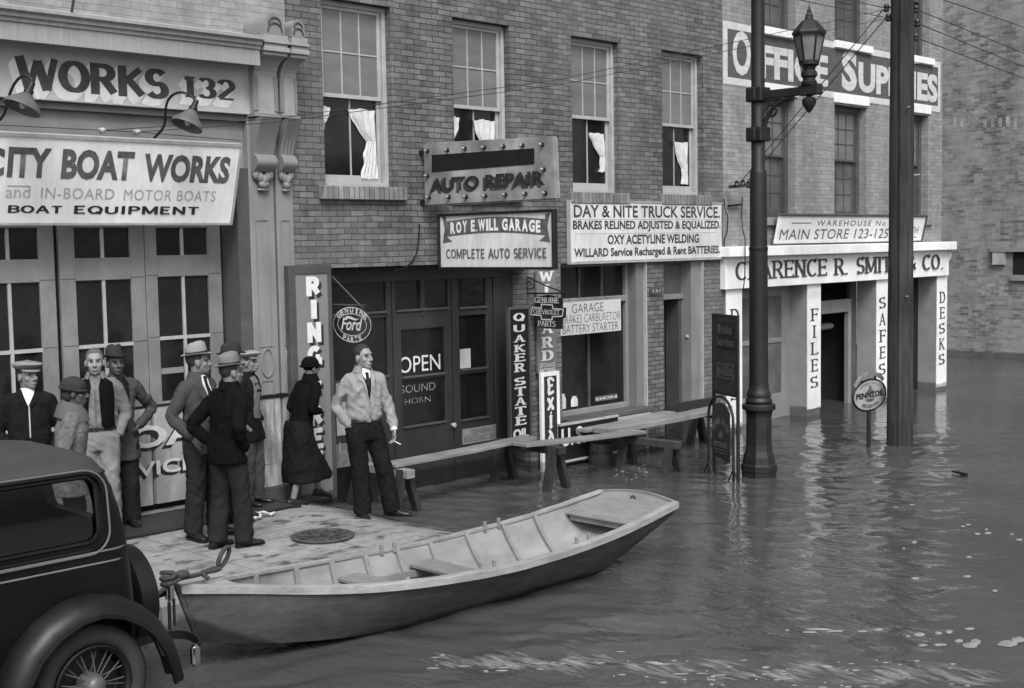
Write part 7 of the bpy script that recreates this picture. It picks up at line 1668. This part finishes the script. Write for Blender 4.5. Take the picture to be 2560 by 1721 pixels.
def lapels(e, mt, z=1.13, shirt=C_sht, tie=C_tie, w_=.085, tk=True, dark=None):
    p = e['patch']; n = e['nx']
    p('shirt_front', [(n - .055, 1.50), (n + .055, 1.50), (n + .05, 1.38), (n + .0, z), (n - .05, 1.38)], shirt, .009)
    if tie: p('tie', [(n - .02, 1.49), (n + .02, 1.49), (n + .016, 1.455), (n + .026, 1.30), (n + .004, z + .03), (n - .004, z + .03), (n - .024, 1.30), (n - .016, 1.455)], tie, .016, 4)
    for k in (1, -1): p('lapel', [(n + k * .06, 1.515), (n + k * .085, 1.45), (n + k * .115, 1.40), (n + k * .105, 1.355), (n + k * .12, 1.34), (n + k * .004, z - .02), (n + k * .0, z + .0), (n + k * .045, 1.38)], mt, .015, 5)
Zw = walk_z
# the young man in the light jacket, a cigarette in his hanging hand
def ex_main(e):
    p = e['patch']; n = e['nx']
    p('sweater', [(n - .05, 1.49), (n + .05, 1.49), (n + .055, 1.40), (n + .0, 1.19), (n - .055, 1.40)], C_dk, .008)
    p('shirt_front', [(n - .048, 1.515), (n + .048, 1.515), (n + .036, 1.43), (n + .0, 1.385), (n - .036, 1.43)], C_sht, .012, 4)
    p('tie', [(n - .016, 1.475), (n + .016, 1.475), (n + .012, 1.44), (n + .02, 1.36), (n, 1.33), (n - .02, 1.36), (n - .012, 1.44)], C_tie, .018, 3)
    for k in (1, -1):
        p('lapel', [(n + k * .05, 1.525), (n + k * .105, 1.455), (n + k * .095, 1.41), (n + k * .062, 1.385), (n + k * .006, 1.17), (n, 1.185), (n + k * .042, 1.39)], C_tan, .016, 5)
        p('pocket', [(n + k * .05, 1.255), (n + k * .14, 1.255), (n + k * .135, 1.15), (n + k * .095, 1.135), (n + k * .055, 1.15)], C_tan, .006, 4)
        p('pocket_flap', [(n + k * .047, 1.265), (n + k * .143, 1.265), (n + k * .143, 1.235), (n + k * .095, 1.218), (n + k * .047, 1.235)], C_tan, .011, 3)
    p('placket', [(n - .011, 1.185), (n + .011, 1.185), (n + .013, 1.03), (n - .009, 1.03)], cloth('cloth_placket', .20), .004, 4)
    e['collar'](C_tan, .07, .094, 1.485, 1.535, open_=1.1)
    s0, el, w_, hd = e['A'][-1]; m = MB(); q = w_ + hd * .13 + Vector((.012, .03, 0)); m.tube([q, q + Vector((-.045, .05, -.03))], .0045, 8); e['put'](m, 'cigarette', M_white)
px_, py_ = 8.30, -1.50
person('young hatless man in light zip jacket and dark trousers, holding a cigarette', (px_, py_, Zw(px_)), 254, 1.81, (24, 3), {1: ((.295, -.09, 1.14), (.195, .055, .945), (-.35, .10, -1)), -1: ((.225, .03, 1.13), (.245, .11, .90), (-.05, .22, -1))}, {1: (.075, .02, 8), -1: (-.235, .05, -48)}, hip=(.035, .02), sh=(.02, -.015), skin=M_skinL,
       wear=dict(top=C_tan, hem=1.0, blouse=True, trousers=C_dk, belt=True, extra=[ex_main], wr=.026, cuff={1: None, -1: C_sht}), vox=.0062)
# man seen from behind in a black coat
def ex_back(e): e['collar'](C_blk, .074, .098, 1.48, 1.54, open_=.5)
person('man in short black coat and dark fedora standing with his back turned', (6.42, -1.80, .32), 8, 1.74, (-16, 0), {1: ((.27, -.09, 1.13), (.185, .06, .93), (-.3, .1, -1)), -1: ((.33, -.14, 1.13), (.18, .05, .93), (-.3, .1, -1))}, {1: (.09, .10, 14), -1: (-.10, -.06, -6)},
       wear=dict(top=C_blk, hem=.80, trousers=C_dk2, hat='fedora', hatm=C_felt, band=C_feltd, extra=[ex_back], wr=.018, thick=1.08), sh=(0, .06))
# man in grey suit and pale hat
def ex_suit(e): lapels(e, C_suit, 1.10); e['collar'](C_suit, .072, .094, 1.48, 1.53)
person('man in grey suit and light banded hat, hand in trouser pocket, looking right', (6.52, -1.20, .336), -70, 1.79, (40, 2), {1: ((.27, -.12, 1.13), (.18, .06, .94), (-.35, .1, -1)), -1: ((.24, -.04, 1.13), (.18, .06, .93), (-.2, .1, -1))}, {1: (.17, .02, 18), -1: (-.12, .06, -10)},
       wear=dict(top=C_suit, hem=.78, trousers=C_dk2, hat='fedora', hatm=C_feltl, band=C_feltd, extra=[ex_suit], wr=.02), hip=(.0, .0), sh=(-.02, -.03))
# pair behind them
def ex_pair(e): e['patch']('shirt_front', [(-.07, 1.47), (.07, 1.47), (.075, 1.0), (-.06, .98)], C_shm, .005); e['collar'](C_dk, .07, .09, 1.475, 1.52)
person('man in tweed cap and dark coat over grey shirt beside the pilaster', (7.66, -.31, .336), -62, 1.64, (14, 4), {1: ((.24, -.08, 1.12), (.175, .06, .93), (-.3, .1, -1)), -1: ((.24, -.08, 1.12), (.175, .06, .93), (-.3, .1, -1))}, wear=dict(top=C_dk, hem=.74, trousers=C_suit, hat='cap', hatm=C_tweed, extra=[ex_pair]))
person('man in dark felt hat and dark coat, mostly hidden behind the black coated man', (7.10, -.86, .336), -40, 1.745, (6, 0), {1: ((.24, -.08, 1.12), (.175, .06, .93), (-.3, .1, -1)), -1: ((.24, -.08, 1.12), (.175, .06, .93), (-.3, .1, -1))}, wear=dict(top=C_dk2, hem=.72, trousers=C_dk, hat='fedora', hatm=C_feltd))
# woman walking past the vertical sign
def skirt_w(spine):
    b = MB(); n_ = 30; rings = []
    for z, a, d, ox, oy in ((1.0, .165, .125, 0, 0), (.85, .195, .15, 0, 0), (.65, .215, .19, 0, .03), (.45, .235, .26, .0, .07), (.31, .25, .30, .0, .11), (.27, .245, .30, 0, .11)):
        rings.append([v + Vector((0, (.05 * max(0, v.y - oy) if z < .6 else 0), .10 * max(0, (v.y - .1)) * (z < .5))) for v in ellring((ox, oy, z), a, d, n_)])
    b.loft(rings); me = remesh(b, .014, 2, None, .016, 2.0); return me
def ex_w(e): e['collar'](C_blk, .074, .105, 1.47, 1.55, open_=.4)
person('woman in black coat, long dark skirt and close hat walking past the sign', (8.22, -.42, Zw(8.22) + .0), 2, 1.60, (-8, -8), {1: ((.215, .05, 1.13), (.12, .24, 1.10), (-.8, 1, .1)), -1: ((.215, .05, 1.13), (.12, .24, 1.08), (-.8, 1, .1))}, {1: (.07, -.16, 4), -1: (-.07, .34, -4, .03)},
       hip=(0, .03), sh=(0, .20), skin=M_skin, wear=dict(top=C_blk, hem=.84, skirt=C_dk, hat='cloche', hatm=C_blk, extra=[ex_w], shoe=M_leather, pitch={1: 0, -1: -14}, wr=.009), skirt=skirt_w, width=.93)
# the group at the big doors
def ex_zip(e):
    p = e['patch']; n = e['nx']; p('scarf', [(n - .065, 1.515), (n + .065, 1.515), (n + .04, 1.44), (n + .005, 1.36), (n - .035, 1.44)], C_sht, .010, 5); p('zip', [(n - .006, 1.36), (n + .006, 1.36), (n + .006, .98), (n - .006, .98)], M_trim, .004, 5)
    for k in (1, -1): p('lapel', [(n + k * .06, 1.52), (n + k * .105, 1.45), (n + k * .07, 1.40), (n + k * .01, 1.345), (n + k * .04, 1.44)], C_dk, .013, 4)
person('young man in light flat cap and black zip jacket with white scarf', (5.07, -.74, .336), 246, 1.755, (38, 3), {1: ((.27, -.06, 1.12), (.18, .06, .93), (-.3, .1, -1)), -1: ((.27, -.06, 1.12), (.18, .06, .93), (-.3, .1, -1))}, wear=dict(top=C_dk, hem=.94, blouse=True, trousers=C_dk2, hat='cap', hatm=C_tweed, visor=C_feltl, extra=[ex_zip]))
def ex_coarse(e):
    m = MB(); n = e['neck']; rings = []
    for i in range(25):
        a = 2 * pi * i / 24; r_ = .13 + .02 * cos(a); rings.append([Vector((n.x + (r_ + q * .05) * cos(a), n.y - .01 + (r_ * .8 + q * .05) * sin(a) , 1.47 - .035 * q + .03 * cos(a + pi / 2) + z)) for q, z in ((-1, .02), (-.6, .05), (.4, .03), (1, -.04), (0, -.05))])
    m.loft(rings); e['put'](m, 'shawl_collar', cloth('cloth_collar', .10), 60)
person('dark skinned man in knitted cap and coarse pale coat with thick collar', (5.03, -1.55, .32), -28, 1.67, (-6, -6), {1: ((.25, -.06, 1.12), (.19, .08, .92), (-.2, .1, -1)), -1: ((.25, -.06, 1.12), (.19, .08, .92), (-.2, .1, -1))}, skin=M_skind, wear=dict(top=C_coarse, hem=.72, trousers=C_dk2, hat='knit', hatm=C_feltd, extra=[ex_coarse], thick=1.14, wr=.010), sh=(0, .05))
def ex_vest(e):
    p = e['patch']; n = e['nx']
    for k in (1, -1): p('vest', [(n + k * .055, 1.50), (n + k * .155, 1.43), (n + k * .165, 1.30), (n + k * .16, 1.02), (n + k * (.05 if k < 0 else .075), .99), (n + k * .06, 1.25), (n + k * .035, 1.40)], C_blk, .015, 5)
    p('placket', [(n - .008, 1.44), (n + .008, 1.44), (n + .008, 1.03), (n - .008, 1.03)], cloth('cloth_placket_dark', .11), .003, 4); e['collar'](C_shm, .068, .092, 1.48, 1.53, open_=1.2)
person('hatless fair man in open black vest over grey shirt, facing the street', (5.89, -.41, .336), 238, 1.80, (4, 2), {1: ((.28, -.10, 1.14), (.17, -.06, .96), (-.3, .05, -1)), -1: ((.26, -.08, 1.12), (.18, .02, .93), (-.2, .05, -1))}, skin=M_skinL, hair=M_hairm, wear=dict(top=C_shm, topname='shirt', hem=.98, blouse=True, trousers=C_trl, belt=True, extra=[ex_vest]))
def ex_coat(e): p = e['patch']; p('shirt_front', [(-.06, 1.48), (.06, 1.48), (.065, 1.0), (-.065, 1.0)], C_dk2, .004); [p('lapel', [(k * .06, 1.51), (k * .115, 1.42), (k * .11, 1.3), (k * .075, .95), (k * .05, .95), (k * .05, 1.4)], C_dk, .010, 5) for k in (1, -1)]
person('dark skinned man in dark felt hat and long coat, hand on hip', (6.22, -.18, .336), 250, 1.745, (12, 3), {1: ((.24, -.04, 1.13), (.18, .05, .92), (-.2, .1, -1)), -1: ((.37, -.12, 1.14), (.19, .03, .98), (-.6, .1, -.6))}, skin=M_skind, wear=dict(top=C_suit, hem=.66, trousers=C_dk2, hat='fedora', hatm=C_feltd, extra=[ex_coat]))
